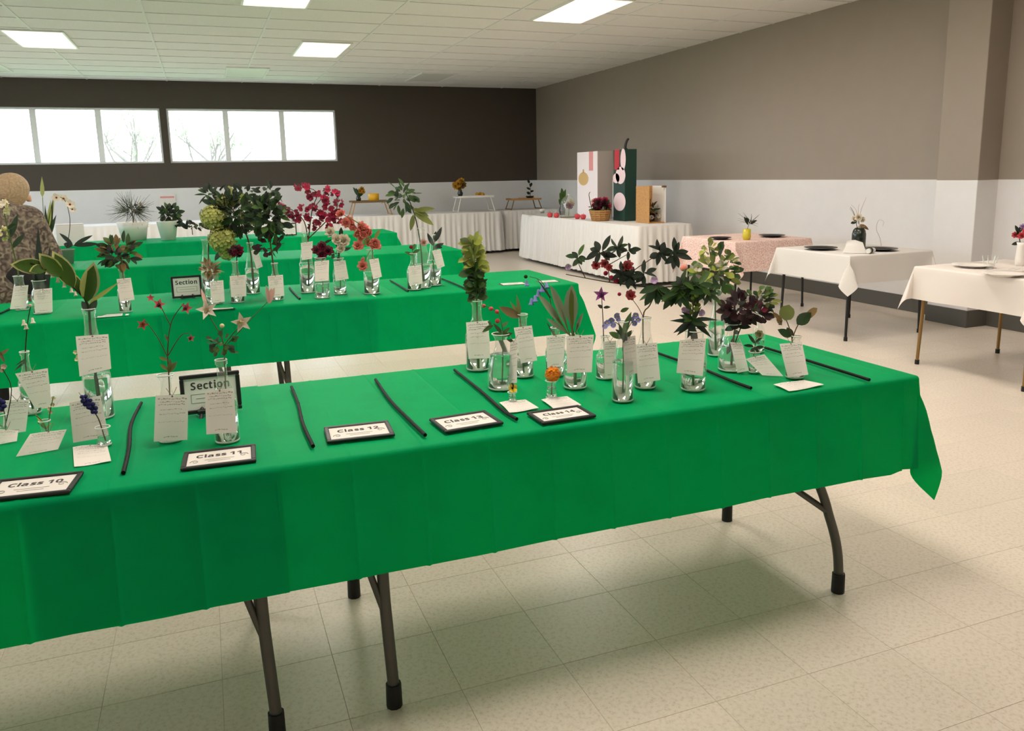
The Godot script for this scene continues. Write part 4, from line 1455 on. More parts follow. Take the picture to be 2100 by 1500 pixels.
	tag("white entry tag hanging on the bottle of the arching bluebell", Vector3(1.028, 0.742, -2.299), -0.42, [-0.03, 0.1303, 0.0252, 0.0323, 0.1362, 0.0252, 0.0235, 0.038, 0.0489, -0.0278, 0.0319, 0.0489], "white entry tags", 0, false, "entry_tag")
	p = thing("bluebell", "bluebell stem arching over with pale blue hanging bells", "flower", Vector3(1.028, 0.742, -2.299), -0.42)
	stem(p, [0, 0.021, 0, -0.005, 0.143, 0, -0.016, 0.246, 0, -0.044, 0.305, -0.001, -0.081, 0.321, -0.002], 0.002, 0.0011, "stem_green")
	blooms(p, "bell", "petal_blue", [-0.0408, 0.2957, 0.0022, 0.0238, -0.0535, 0.2801, 0.0021, 0.0238, -0.0644, 0.2625, 0.0103, 0.0222, -0.0756, 0.2523, 0.0046, 0.0222, -0.0282, 0.303, 0.0109, 0.019, -0.0902, 0.3113, 0.009, 0.019], "bell_flower", "")
	blooms(p, "berry", "leaf_dark", [-0.093, 0.3227, 0.0125, 0.0063], "bud", "")
	leaves(p, "blade", "leaf_dark", [-0.002, 0.127, 0.002, -0.03, 0.172, -0.013, 0.008, -0.016, 0.252, 0.005, -0.059, 0.321, 0.025, 0.006])
	bottle("clear glass bottle holding the felted spoon leaves", Vector3(1.017, 0.742, -2.131), 0.155, 0.0372, "jar", 0.5, "glass specimen bottles", "glass_bottle")
	tag("white entry tag hanging on the bottle of the felted spoon leaves", Vector3(1.017, 0.742, -2.131), -0.445, [-0.0254, 0.1624, 0.0264, 0.0559, 0.168, 0.0264, 0.0494, 0.059, 0.0512, -0.0245, 0.056, 0.0512], "white entry tags", 0, false, "entry_tag")
	p = thing("spoon_leaf_rosette", "rosette of felted grey-green spoon-shaped leaves rising from a jar", "flower", Vector3(1.017, 0.742, -2.131), -0.445)
	stem(p, [0, 0.014, 0, -0.002, 0.143, 0, -0.011, 0.192, 0.005], 0.004, 0.003, "stem_green")
	leaves(p, "spoon", "leaf_grey", [-0.014, 0.159, 0.001, -0.071, 0.316, 0.014, 0.028, -0.017, 0.161, -0.003, -0.109, 0.29, 0.016, 0.025, -0.008, 0.16, 0.006, -0.01, 0.315, 0.015, 0.045, -0.014, 0.159, 0.001, -0.085, 0.211, -0.012, 0.015, -0.002, 0.157, -0.005, 0.024, 0.233, 0.016, 0.015, -0.005, 0.157, 0.006, -0.064, 0.194, -0.019, 0.013])
	leaves(p, "spoon", "leaf_olive", [-0.014, 0.161, 0.004, -0.07, 0.305, 0.004, 0.013, -0.017, 0.164, 0.004, -0.104, 0.281, 0.004, 0.012, -0.008, 0.162, 0.01, -0.01, 0.304, 0.018, 0.022, -0.002, 0.161, 0.004, 0.02, 0.222, 0.004, 0.007], "leaf_blade")
	bottle("clear glass bottle holding the purple columbine", Vector3(1.151, 0.742, -2.191), 0.135, 0.0309, "bottle", 0.5, "glass specimen bottles", "glass_bottle")
	tag("white entry tag hanging on the bottle of the purple columbine", Vector3(1.151, 0.742, -2.191), -0.484, [-0.0047, 0.1224, 0.023, 0.0346, 0.1258, 0.023, 0.0318, 0.0104, 0.0449, -0.0015, 0.0085, 0.0449], "white entry tags", 0, false, "entry_tag")
	p = thing("purple_columbine", "single purple columbine on a thin dark stem", "flower", Vector3(1.151, 0.742, -2.191), -0.484)
	stem(p, [0, 0.016, 0, -0.005, 0.135, 0, -0.008, 0.206, 0.004, -0.011, 0.256, -0.001], 0.0018, 0.0012, "stem_dark")
	blooms(p, "star", "petal_purple", [-0.0126, 0.266, -0.0086, 0.0263], "flower", "")
	blooms(p, "cups", "petal_purple", [-0.0126, 0.2665, -0.0051, 0.0216], "inner_cups", "")
	leaves(p, "ellipse", "leaf_black", [-0.008, 0.226, 0.003, -0.023, 0.238, 0.019, 0.011, -0.006, 0.225, -0.006, 0.016, 0.228, -0.001, 0.011])
	bottle("clear glass bottle holding the small blue flowers", Vector3(1.078, 0.742, -1.944), 0.229, 0.0319, "tall", 0.5, "glass specimen bottles", "glass_bottle")
	tag("white entry tag hanging on the bottle of the small blue flowers", Vector3(1.078, 0.742, -1.944), -0.506, [-0.001, 0.1829, 0, 0.0344, 0.1888, 0, 0.0407, 0.0811, 0.005, 0.0051, 0.0734, 0.005], "white entry tags", 0, false, "entry_tag")
	p = thing("blue_flower_sprays", "loose sprays of tiny pale blue flowers with fresh green leaves", "flower", Vector3(1.078, 0.742, -1.944), -0.506)
	stem(p, [0, 0.03, 0, 0, 0.173, 0, -0.014, 0.221, -0.005, -0.044, 0.227, 0.002], 0.0018, 0.001, "stem_green")
	stem(p, [0.001, 0.145, 0, 0.01, 0.201, 0, 0.035, 0.243, -0.002], 0.0016, 0.001, "stem_green")
	stem(p, [-0.001, 0.145, 0, -0.002, 0.187, 0, -0.019, 0.247, 0.004], 0.0014, 0.001, "stem_green")
	blooms(p, "flower", "petal_blue", [-0.0447, 0.2253, 0.0107, 0.0111, -0.0327, 0.2318, 0.0001, 0.0111, -0.019, 0.2478, 0.0111, 0.0111, -0.0519, 0.2126, -0.0042, 0.0097, -0.0273, 0.216, -0.0094, 0.0097, 0.0352, 0.2466, 0.0022, 0.0111, 0.041, 0.2318, -0.0104, 0.0097, 0.0328, 0.2226, -0.0067, 0.0097, 0.0245, 0.236, -0.002, 0.0083, -0.0135, 0.2352, 0.0024, 0.0083], "flower", "petal_yellow")
	leaves(p, "ellipse", "leaf_green", [-0.001, 0.179, -0.004, -0.041, 0.194, -0.022, 0.018, -0.001, 0.188, 0.004, 0.022, 0.257, -0.003, 0.018, 0, 0.174, 0.005, -0.011, 0.227, 0.02, 0.015, 0, 0.173, -0.001, 0.025, 0.204, -0.003, 0.015, -0.008, 0.257, 0, 0.016, 0.269, 0.006, 0.012])
	leaves(p, "ellipse", "leaf_dark", [0.003, 0.166, 0.001, 0.008, 0.199, 0.003, 0.014, 0.003, 0.187, 0.001, -0.021, 0.21, 0.018, 0.011])
	bottle("clear glass bottle holding the palmate-leaved twig", Vector3(1.209, 0.742, -2.041), 0.214, 0.0336, "tall", 0.5, "glass specimen bottles", "glass_bottle")
	tag("white entry tag hanging on the bottle of the palmate-leaved twig", Vector3(1.209, 0.742, -2.041), -0.535, [-0.0301, 0.1366, 0.0245, 0.0329, 0.1436, 0.0245, 0.044, 0.035, 0.0476, -0.0216, 0.0229, 0.0476], "white entry tags", 0, false, "entry_tag")
	p = thing("palmate_branch", "long spreading branch of dark palmate leaves with hanging red flowers", "branch", Vector3(1.209, 0.742, -2.041), -0.535)
	stem(p, [0, 0.021, 0, -0.009, 0.209, 0, 0.01, 0.25, 0, 0.03, 0.295, 0.009, 0.03, 0.308, -0.001], 0.0022, 0.0016, "stem_brown")
	stem(p, [0.03, 0.303, 0.006, -0.036, 0.311, 0, -0.123, 0.321, -0.009, -0.241, 0.342, -0.015], 0.0022, 0.0012, "stem_dark")
	stem(p, [0.03, 0.302, 0, 0.077, 0.31, 0.012, 0.122, 0.306, 0.02], 0.002, 0.0014, "stem_dark")
	stem(p, [-0.036, 0.311, 0, -0.042, 0.348, -0.009, 0.006, 0.384, -0.012, 0.051, 0.413, -0.009], 0.0018, 0.001, "stem_brown")
	stem(p, [-0.109, 0.321, -0.009, -0.114, 0.371, 0, -0.123, 0.414, 0.009], 0.0018, 0.001, "stem_brown")
	stem(p, [-0.114, 0.371, 0, -0.051, 0.408, 0.012], 0.0014, 0.0009, "stem_brown")
	stem(p, [-0.182, 0.332, -0.012, -0.199, 0.371, 0, -0.204, 0.393, 0.003], 0.0014, 0.0009, "stem_brown")
	whorl(p, "ellipse", "leaf_dark", Vector3(0.03, 0.303, 0.006), 10, 0.067, 0.022, 150, 390, 0.55, 0.7, "leaf")
	whorl(p, "ellipse", "leaf_dark", Vector3(0.095, 0.298, 0.006), 10, 0.067, 0.022, 150, 390, 0.55, 0.7, "leaf")
	whorl(p, "ellipse", "leaf_dark", Vector3(0.141, 0.315, 0.006), 9, 0.058, 0.02, 150, 360, 0.55, 0.7, "leaf")
	whorl(p, "ellipse", "leaf_black", Vector3(-0.134, 0.413, 0.003), 8, 0.053, 0.018, -10, 370, 0.15, 0.7, "leaf")
	whorl(p, "ellipse", "leaf_dark", Vector3(-0.088, 0.422, 0.003), 7, 0.044, 0.016, -10, 370, 0.15, 0.7, "leaf")
	whorl(p, "ellipse", "leaf_black", Vector3(-0.054, 0.416, 0.003), 6, 0.038, 0.016, -10, 370, 0.15, 0.7, "leaf")
	whorl(p, "ellipse", "leaf_dark", Vector3(-0.201, 0.396, 0.003), 7, 0.038, 0.015, -10, 370, 0.15, 0.7, "leaf")
	whorl(p, "ellipse", "leaf_black", Vector3(0.04, 0.41, 0.003), 8, 0.05, 0.018, -10, 370, 0.15, 0.7, "leaf")
	whorl(p, "ellipse", "leaf_black", Vector3(0.082, 0.404, 0.003), 8, 0.05, 0.018, -10, 370, 0.15, 0.7, "leaf")
	whorl(p, "ellipse", "leaf_black", Vector3(-0.048, 0.338, 0.003), 8, 0.047, 0.018, -10, 370, 0.15, 0.7, "leaf")
	whorl(p, "ellipse", "leaf_black", Vector3(-0.072, 0.349, 0.003), 6, 0.038, 0.016, -10, 370, 0.15, 0.7, "leaf")
	whorl(p, "ellipse", "leaf_black", Vector3(-0.005, 0.346, 0.003), 6, 0.044, 0.016, -10, 370, 0.15, 0.7, "leaf")
	blooms(p, "double", "petal_red", [-0.1494, 0.3701, -0.0061, 0.0161, -0.1232, 0.3761, -0.0047, 0.0161, -0.1109, 0.3663, 0.0112, 0.0132, -0.0567, 0.3708, 0.0005, 0.0205, -0.0475, 0.2817, 0.0011, 0.019], "flower", "")
	blooms(p, "berry", "petal_crimson", [-0.1206, 0.3459, -0.0114, 0.0073, -0.1027, 0.3339, -0.002, 0.0073, -0.0895, 0.3257, 0.0019, 0.0088, -0.0726, 0.3269, -0.0112, 0.0102, -0.0792, 0.2847, 0.0027, 0.0058], "bud", "")
	blooms(p, "flower", "petal_lilac", [0.0237, 0.3262, 0.0031, 0.0132, -0.2348, 0.3652, -0.0103, 0.0117], "flower", "")
	stem(p, [-0.009, 0.217, 0, -0.024, 0.246, 0, -0.046, 0.276, 0.001], 0.0012, 0.0009, "stem_brown")
	bottle("clear glass bottle holding the spreading leaf rosette", Vector3(1.326, 0.742, -1.961), 0.179, 0.0385, "jar", 0.45, "glass specimen bottles", "glass_bottle")
	tag("white entry tag hanging on the bottle of the spreading leaf rosette", Vector3(1.326, 0.742, -1.961), -0.594, [-0.0408, 0.1539, 0.0272, 0.0343, 0.1619, 0.0272, 0.0269, 0.0536, 0.0525, -0.0484, 0.061, 0.0525], "white entry tags", 0, false, "entry_tag")
	p = thing("leaf_rosette", "dark rosette of narrow spreading leaves with a spike of green pods and mauve petals", "flower", Vector3(1.326, 0.742, -1.961), -0.594)
	stem(p, [0, 0.02, 0, -0.005, 0.198, 0, -0.005, 0.264, 0, -0.002, 0.315, 0.002], 0.003, 0.0016, "stem_green")
	whorl(p, "lance", "leaf_black", Vector3(-0.006, 0.207, 0.009), 9, 0.071, 0.019, 150, 395, 0.2, 0.8, "leaf")
	whorl(p, "lance", "leaf_dark", Vector3(-0.006, 0.213, 0), 8, 0.054, 0.017, -30, 210, 0.0, 0.8, "leaf")
	blooms(p, "berry", "pod_green", [-0.0091, 0.2338, -0.0034, 0.0071, 0.0048, 0.2442, 0.0047, 0.0086, -0.015, 0.2527, 0.0054, 0.0071, -0.0012, 0.259, -0.0109, 0.0086, 0.0102, 0.2535, -0.01, 0.0071, -0.0071, 0.2758, 0.004, 0.0071, 0.0039, 0.2857, 0.0106, 0.0071], "pod", "")
	blooms(p, "flower", "petal_lilac", [-0.0231, 0.2317, -0.0057, 0.0128, 0.0218, 0.2305, -0.001, 0.0128, -0.0316, 0.2402, 0.0021, 0.01], "flower", "")
	whorl(p, "ellipse", "leaf_dark", Vector3(-0.019, 0.304, 0), 8, 0.051, 0.016, 0, 360, 0.45, 0.8, "leaf")
	whorl(p, "ellipse", "leaf_dark", Vector3(0.014, 0.313, 0), 8, 0.051, 0.016, 0, 360, 0.45, 0.8, "leaf")
	whorl(p, "ellipse", "leaf_dark", Vector3(-0.039, 0.321, 0), 8, 0.051, 0.016, 0, 360, 0.45, 0.8, "leaf")
	whorl(p, "ellipse", "leaf_dark", Vector3(0.034, 0.293, 0), 8, 0.051, 0.016, 0, 360, 0.45, 0.8, "leaf")
	bottle("clear glass bottle holding the hellebore heads", Vector3(1.654, 0.742, -2.31), 0.244, 0.0301, "tall", 0.5, "glass specimen bottles", "glass_bottle")
	p = thing("green_hellebore", "tall yellow-green leafy stem with pale open flower heads behind the rosette", "flower", Vector3(1.654, 0.742, -2.31), -0.621)
	stem(p, [-0.001, 0.023, 0, -0.009, 0.224, 0, -0.021, 0.318, -0.002, -0.035, 0.397, -0.002], 0.003, 0.0018, "stem_green")
	leaf_mass(p, "obovate", ["leaf_olive", "leaf_green", "leaf_dark", "leaf_yellow"], Vector3(-0.011, 0.292, 0), Vector3(0.06, 0.077, 0.069), 71, 0.044, 0.024, "leaf")
	leaf_mass(p, "obovate", ["leaf_olive", "leaf_yellow"], Vector3(-0.031, 0.374, 0), Vector3(0.017, 0.023, 0.02), 18, 0.03, 0.016, "leaf")
	leaf_mass(p, "obovate", ["leaf_olive", "leaf_green"], Vector3(0.041, 0.327, 0), Vector3(0.017, 0.03, 0.023), 21, 0.033, 0.018, "leaf")
	blooms(p, "flower", "petal_white", [-0.0688, 0.3138, 0.0134, 0.0201, 0.0132, 0.3184, 0.0167, 0.0234], "flower", "leaf_yellow")
	blooms(p, "flower", "petal_cream", [-0.0281, 0.335, 0.0167, 0.0201, -0.0046, 0.3145, 0.0134, 0.0167], "flower", "")
	blooms(p, "berry", "petal_coral", [-0.1177, 0.3077, -0.005, 0.0134], "bud", "")
	stem(p, [-0.017, 0.275, 0, -0.07, 0.288, 0, -0.114, 0.305, -0.002], 0.0014, 0.001, "stem_green")
	bottle("clear glass bottle holding the dark maroon foliage", Vector3(1.574, 0.742, -2.111), 0.153, 0.0447, "flask", 0.5, "glass specimen bottles", "glass_bottle")
	tag("white entry tag hanging on the bottle of the dark maroon foliage", Vector3(1.574, 0.742, -2.111), -0.641, [-0.0071, 0.0977, 0.0306, 0.0292, 0.0959, 0.0306, 0.0541, 0.0122, 0.0587, 0.0185, 0.003, 0.0587], "white entry tags", 0.006, false, "entry_tag")
	p = thing("maroon_foliage", "dense dark maroon foliage with green shoots beside it", "branch", Vector3(1.574, 0.742, -2.111), -0.641)
	stem(p, [-0.001, 0.021, 0, 0.008, 0.144, 0, 0.025, 0.201, 0.001], 0.003, 0.002, "stem_brown")
	stem(p, [0.001, 0.062, 0, 0.04, 0.177, 0, 0.091, 0.233, -0.002], 0.0022, 0.0014, "stem_dark")
	leaf_mass(p, "obovate", ["leaf_maroon", "petal_black_red", "leaf_maroon"], Vector3(0.017, 0.199, 0), Vector3(0.043, 0.037, 0.04), 68, 0.04, 0.028, "leaf")
	leaf_mass(p, "obovate", ["leaf_maroon", "petal_maroon", "petal_black_red"], Vector3(0.07, 0.191, 0), Vector3(0.025, 0.028, 0.026), 27, 0.034, 0.023, "leaf")
	leaf_mass(p, "obovate", ["leaf_green", "leaf_dark", "leaf_olive"], Vector3(0.081, 0.238, 0), Vector3(0.04, 0.023, 0.032), 37, 0.031, 0.017, "leaf")
	leaves(p, "ellipse", "leaf_dark", [0.084, 0.238, -0.002, 0.13, 0.257, 0.01, 0.017, 0.092, 0.225, -0.006, 0.128, 0.239, -0.003, 0.014, 0.087, 0.218, 0.003, 0.127, 0.194, -0.005, 0.015])
	leaves(p, "ellipse", "leaf_black", [0.008, 0.14, -0.003, -0.025, 0.132, 0.01, 0.022, 0.008, 0.133, -0.003, 0.015, 0.112, -0.017, 0.018, 0.011, 0.147, -0.001, 0.057, 0.144, 0.008, 0.02, 0.006, 0.11, -0.005, -0.011, 0.046, -0.013, 0.014, 0.002, 0.146, -0.002, -0.023, 0.177, 0.012, 0.022])
	bottle("small clear vial holding the yellow-tipped sprig", Vector3(1.615, 0.742, -2.048), 0.068, 0.0196, "vial", 0.5, "glass specimen bottles", "glass_vial")
	tag("white entry tag hanging on the bottle of the yellow-tipped sprig", Vector3(1.615, 0.742, -2.048), -0.668, [-0.0269, 0.0459, 0.016, 0.0292, 0.0647, 0.016, 0.0887, 0.003, 0.045, 0.0252, 0.003, 0.045], "white entry tags", 0, false, "entry_tag")
	p = thing("yellow_tipped_sprig", "short dark-leaved sprig with one pale yellow flower", "flower", Vector3(1.615, 0.742, -2.048), -0.668)
	stem(p, [0, 0.015, 0, -0.002, 0.063, 0, 0.004, 0.116, -0.001], 0.0018, 0.0012, "stem_green")
	leaves(p, "ellipse", "leaf_dark", [-0.003, 0.085, 0.004, -0.036, 0.086, -0.01, 0.012, -0.001, 0.08, -0.002, 0.03, 0.086, 0.004, 0.012, 0, 0.094, 0.005, -0.022, 0.125, 0.003, 0.012, 0, 0.083, -0.003, -0.014, 0.06, -0.019, 0.012, -0.001, 0.077, 0, 0.016, 0.062, -0.013, 0.012, 0.003, 0.101, 0.004, 0.02, 0.117, 0.018, 0.011])
	blooms(p, "double", "petal_cream", [0.0123, 0.1243, -0.0076, 0.0165], "flower", "")
	bottle("clear glass bottle holding the round olive leaves", Vector3(1.689, 0.742, -1.944), 0.131, 0.0302, "bottle", 0.5, "glass specimen bottles", "glass_bottle")
	tag("white entry tag hanging on the bottle of the round olive leaves", Vector3(1.689, 0.742, -1.944), -0.716, [-0.0486, 0.1085, 0.0226, 0.0166, 0.1182, 0.0226, 0.0391, 0.0215, 0.0442, -0.0198, 0.0081, 0.0442], "white entry tags", 0.004, false, "entry_tag")
	p = thing("round_leaf_stem", "forked stem with rounded olive and dark green leaves nearest the cover end", "flower", Vector3(1.689, 0.742, -1.944), -0.716)
	stem(p, [-0.001, 0.022, 0, -0.014, 0.127, 0, -0.033, 0.183, -0.003], 0.002, 0.0014, "stem_brown")
	stem(p, [-0.012, 0.123, 0, 0.002, 0.165, 0, 0.023, 0.195, 0.004], 0.0018, 0.0012, "stem_brown")
	leaves(p, "round", "leaf_olive", [-0.036, 0.18, 0.006, -0.026, 0.23, 0.009, 0.046])
	leaves(p, "ellipse", "leaf_dark", [-0.001, 0.17, 0.009, 0.039, 0.209, 0.012, 0.037, -0.017, 0.128, 0.002, -0.055, 0.153, 0.014, 0.026, -0.011, 0.127, -0.002, -0.03, 0.155, -0.017, 0.02])
	leaves(p, "round", "leaf_brown", [0.024, 0.187, -0.002, 0.055, 0.224, 0.009, 0.026])
	leaves(p, "ellipse", "leaf_brown", [-0.042, 0.175, -0.003, -0.075, 0.204, -0.009, 0.013, -0.044, 0.163, -0.001, -0.062, 0.183, -0.004, 0.01])
	bottle("empty clear bottle standing behind the maroon foliage", Vector3(1.816, 0.742, -2.284), 0.142, 0.0217, "bottle", 0.3, "glass specimen bottles", "glass_bottle")
	bottle("tiny clear vial holding the yellow pansy", Vector3(0.783, 0.742, -2.059), 0.029, 0.0133, "vial", 0.6, "glass specimen bottles", "glass_vial")
	p = thing("yellow_pansy", "single small yellow pansy with a dark eye in a tiny vial", "flower", Vector3(0.783, 0.742, -2.059), -0.363)
	stem(p, [0, 0.012, 0, 0.001, 0.036, 0], 0.0012, 0.001, "stem_green")
	blooms(p, "flower", "petal_yellow", [0.0008, 0.042, 0.0056, 0.0154], "flower", "petal_black_red")
	leaves(p, "ellipse", "leaf_black", [-0.001, 0.043, -0.001, 0.002, 0.06, 0.015, 0.013])
	tag("white card lying under the vial of the yellow pansy", Vector3(0.783, 0.742, -2.059), -0.363, [-0.0377, 0.0022, 0.0098, 0.0383, 0.0022, -0.0198, 0.0728, 0.0022, 0.0751, -0.0086, 0.0022, 0.111], "white entry tags", 0, true, "name_card")
	bottle("small clear vial holding the orange flower head", Vector3(0.901, 0.742, -2.048), 0.053, 0.0177, "vial", 0.6, "glass specimen bottles", "glass_vial")
	p = thing("orange_flower", "round bright orange flower head in a small vial", "flower", Vector3(0.901, 0.742, -2.048), -0.414)
	stem(p, [0, 0.012, 0, 0.002, 0.057, 0], 0.0016, 0.0014, "stem_green")
	blooms(p, "mop", "petal_orange", [0.0036, 0.0716, 0, 0.0213], "flower_head", "")
	blooms(p, "bead", "petal_orange", [0.0036, 0.0716, 0, 0.0184], "flower_core", "")
	tag("white card lying under the vial of the orange flower", Vector3(0.901, 0.742, -2.048), -0.414, [-0.0296, 0.0022, 0.0223, 0.0457, 0.0022, -0.0171, 0.0831, 0.0022, 0.0832, 0.0091, 0.0022, 0.124], "white entry tags", 0, true, "name_card")
	tag("white card lying alone near the front edge by the curled tag", Vector3(1.632, 0.742, -1.861), -0.72, [-0.0708, 0.0022, 0.0172, 0.0176, 0.0022, -0.0684, 0.0729, 0.0022, -0.0184, -0.0248, 0.0022, 0.0837], "white entry tags", 0, true, "name_card")
	bottle("clear glass bottle holding the white bell stem", Vector3(-0.502, 0.742, -2.529), 0.179, 0.0258, "bottle", 0.5, "glass specimen bottles", "glass_bottle")
	tag("white entry tag hanging on the bottle of the white bell stem", Vector3(-0.502, 0.742, -2.529), 0.196, [-0.028, 0.1242, 0.0202, 0.0513, 0.1278, 0.0202, 0.0491, 0.024, 0.0398, 0.0083, 0.0212, 0.0398], "white entry tags", 0, false, "entry_tag")
	p = thing("white_bell_stem", "thin stem tipped with three drooping white bells", "flower", Vector3(-0.502, 0.742, -2.529), 0.196)
	stem(p, [0.002, 0.018, 0, -0.001, 0.14, 0, 0.01, 0.222, -0.003, 0.018, 0.263, -0.005, 0.03, 0.31, 0.004], 0.0022, 0.0013, "stem_dark")
	blooms(p, "bell", "petal_white", [0.0081, 0.2712, 0.0071, 0.0164, 0.0294, 0.2746, 0.0091, 0.0164, 0.0127, 0.2584, -0.0012, 0.0164], "bell_flower", "")
	blooms(p, "berry", "petal_pale_pink", [0.0285, 0.3092, 0.0085, 0.0047], "bud", "")
	leaves(p, "blade", "leaf_dark", [0.002, 0.154, 0.004, -0.031, 0.126, -0.005, 0.007, 0, 0.157, 0.002, -0.027, 0.144, 0.013, 0.005])
	bottle("clear glass bottle holding the variegated arching stem", Vector3(-0.313, 0.742, -2.402), 0.306, 0.037, "tall", 0.4, "glass specimen bottles", "glass_bottle")
	tag("white entry tag hanging on the bottle of the variegated arching stem", Vector3(-0.313, 0.742, -2.402), 0.13, [-0.038, 0.2376, 0.0263, 0.0403, 0.2354, 0.0263, 0.0377, 0.1438, 0.051, -0.0395, 0.1327, 0.051], "white entry tags", 0, false, "entry_tag")
	p = thing("variegated_arching_stem", "arching stem of broad cream-edged leaves with hanging white bells", "flower", Vector3(-0.313, 0.742, -2.402), 0.13)
	stem(p, [0, 0.023, 0, -0.002, 0.23, 0, -0.001, 0.318, 0.002, -0.03, 0.368, 0.007, -0.076, 0.42, 0.012, -0.121, 0.44, 0.014], 0.004, 0.002, "stem_dark")
	leaves(p, "ellipse", "leaf_margin", [-0.003, 0.322, 0.002, 0.025, 0.433, 0.017, 0.048, -0.028, 0.365, 0.007, -0.068, 0.469, 0.002, 0.045, -0.053, 0.397, 0.012, -0.099, 0.465, 0.019, 0.041, -0.081, 0.422, 0.012, -0.166, 0.441, 0.014, 0.043, -0.086, 0.423, 0.017, -0.125, 0.422, 0.031, 0.031, -0.012, 0.342, 0, -0.027, 0.405, -0.012, 0.026])
	leaves(p, "ellipse", "leaf_green", [-0.002, 0.324, 0.005, 0.022, 0.424, 0.019, 0.04, -0.028, 0.367, 0.01, -0.064, 0.46, 0.005, 0.038, -0.052, 0.398, 0.015, -0.094, 0.459, 0.022, 0.034, -0.081, 0.424, 0.015, -0.159, 0.44, 0.017, 0.036, -0.085, 0.424, 0.019, -0.121, 0.422, 0.034, 0.026, -0.012, 0.343, 0.003, -0.025, 0.4, -0.009, 0.022], "leaf_blade")
	leaves(p, "lance", "leaf_yellow", [0.007, 0.324, 0, 0.084, 0.373, -0.007, 0.011, 0.003, 0.311, -0.002, 0.025, 0.34, -0.011, 0.012])
	leaves(p, "ellipse", "leaf_dark", [0, 0.297, -0.004, -0.014, 0.328, -0.001, 0.019, 0.002, 0.297, -0.002, 0.022, 0.329, 0.008, 0.019])
	blooms(p, "bell", "petal_white", [-0.0866, 0.4192, -0.0087, 0.0131, -0.0747, 0.4108, 0.0077, 0.0131, -0.0639, 0.3966, 0.0037, 0.0131, -0.0506, 0.3829, 0.0081, 0.0131, -0.0349, 0.3684, 0.0076, 0.0143, -0.028, 0.3573, 0.0076, 0.0131], "bell_flower", "")
	bottle("small clear vial holding the tiny cream sprig", Vector3(-0.354, 0.742, -2.579), 0.071, 0.0165, "vial", 0.6, "glass specimen bottles", "glass_vial")
	p = thing("cream_sprig", "tiny sprig of cream flowers leaning in front of the large tag", "flower", Vector3(-0.354, 0.742, -2.579), 0.136)
	stem(p, [0, 0.016, 0, -0.008, 0.077, 0, -0.018, 0.123, 0.001, -0.027, 0.157, -0.005], 0.0012, 0.0008, "stem_green")
	blooms(p, "flower", "petal_cream", [-0.0287, 0.1574, 0.005, 0.0076, -0.0228, 0.1398, -0.0067, 0.0076, -0.0194, 0.1238, -0.0041, 0.0063, -0.0284, 0.1352, 0.0033, 0.0063], "flower", "")
	bottle("small clear vial holding the dark blue grape hyacinth", Vector3(-0.277, 0.742, -2.129), 0.047, 0.0181, "vial", 0.5, "glass specimen bottles", "glass_vial")
	tag("white entry tag hanging on the bottle of the grape hyacinth", Vector3(-0.277, 0.742, -2.129), 0.129, [-0.0652, 0.112, -0.03, 0.0039, 0.12, -0.03, 0.0118, 0.0136, -0.02, -0.067, 0.0126, -0.02], "white entry tags", 0, false, "entry_tag")
	p = thing("grape_hyacinth", "dark blue grape hyacinth leaning on a bare stem", "flower", Vector3(-0.277, 0.742, -2.129), 0.129)
	stem(p, [0.003, 0.012, 0, -0.004, 0.059, 0, -0.011, 0.082, 0, -0.027, 0.119, -0.001], 0.0016, 0.0012, "stem_brown")
	blooms(p, "bead", "petal_navy", [-0.0107, 0.0885, 0.0047, 0.0053, -0.017, 0.0886, 0.0012, 0.0053, -0.0098, 0.0967, -0.0017, 0.0059, -0.0182, 0.0978, -0.0026, 0.0064, -0.0241, 0.1029, 0.0038, 0.0064, -0.0151, 0.1078, -0.0002, 0.0064, -0.0232, 0.1124, 0.003, 0.0069, -0.0308, 0.11, -0.0016, 0.0064, -0.0266, 0.12, -0.0032, 0.0064, -0.035, 0.1197, 0.0004, 0.0064, -0.0361, 0.1305, 0.0034, 0.0053, -0.0288, 0.1289, -0.0035, 0.0053, -0.0193, 0.1192, 0.0031, 0.0053], "bell_flower", "")
	tag("white entry tag lying flat in front of the grape hyacinth vial", Vector3(-0.277, 0.742, -2.129), 0.129, [-0.0691, 0.0022, -0.0184, 0.0058, 0.0022, -0.0061, 0.0102, 0.0022, 0.1447, -0.0659, 0.0022, 0.1386], "white entry tags", 0, true, "name_card")
	bottle("small clear vial holding the green-gold sprig", Vector3(-0.409, 0.741, -2.18), 0.067, 0.0134, "vial", 0.5, "glass specimen bottles", "glass_vial")
	tag("white entry tag hanging on the bottle of the green-gold sprig", Vector3(-0.409, 0.741, -2.18), 0.185, [-0.033, 0.0447, 0.02, 0.0449, 0.0424, 0.02, 0.0208, 0.003, 0.05, -0.067, 0.003, 0.05], "white entry tags", 0, false, "entry_tag")
	p = thing("green_gold_sprig", "small sprig with green-gold tips standing behind a long tag", "flower", Vector3(-0.409, 0.741, -2.18), 0.185)
	stem(p, [0.001, 0.014, 0, 0, 0.056, 0, -0.016, 0.084, 0.003], 0.0014, 0.001, "stem_green")
	stem(p, [0.002, 0.02, 0, 0.013, 0.081, 0, 0.025, 0.124, 0.003], 0.0014, 0.001, "stem_green")
	leaves(p, "lance", "leaf_yellow", [-0.002, 0.057, 0.003, -0.018, 0.086, -0.012, 0.007, -0.001, 0.051, 0.001, -0.007, 0.077, 0.012, 0.006, 0.001, 0.044, -0.004, 0.015, 0.058, -0.01, 0.006])
	blooms(p, "flower", "petal_cream", [0.0155, 0.0857, -0.0038, 0.0062, 0.0215, 0.1045, 0.0004, 0.0062, 0.0243, 0.1199, -0.0013, 0.0062, 0.0123, 0.0958, -0.0004, 0.0052], "flower", "")
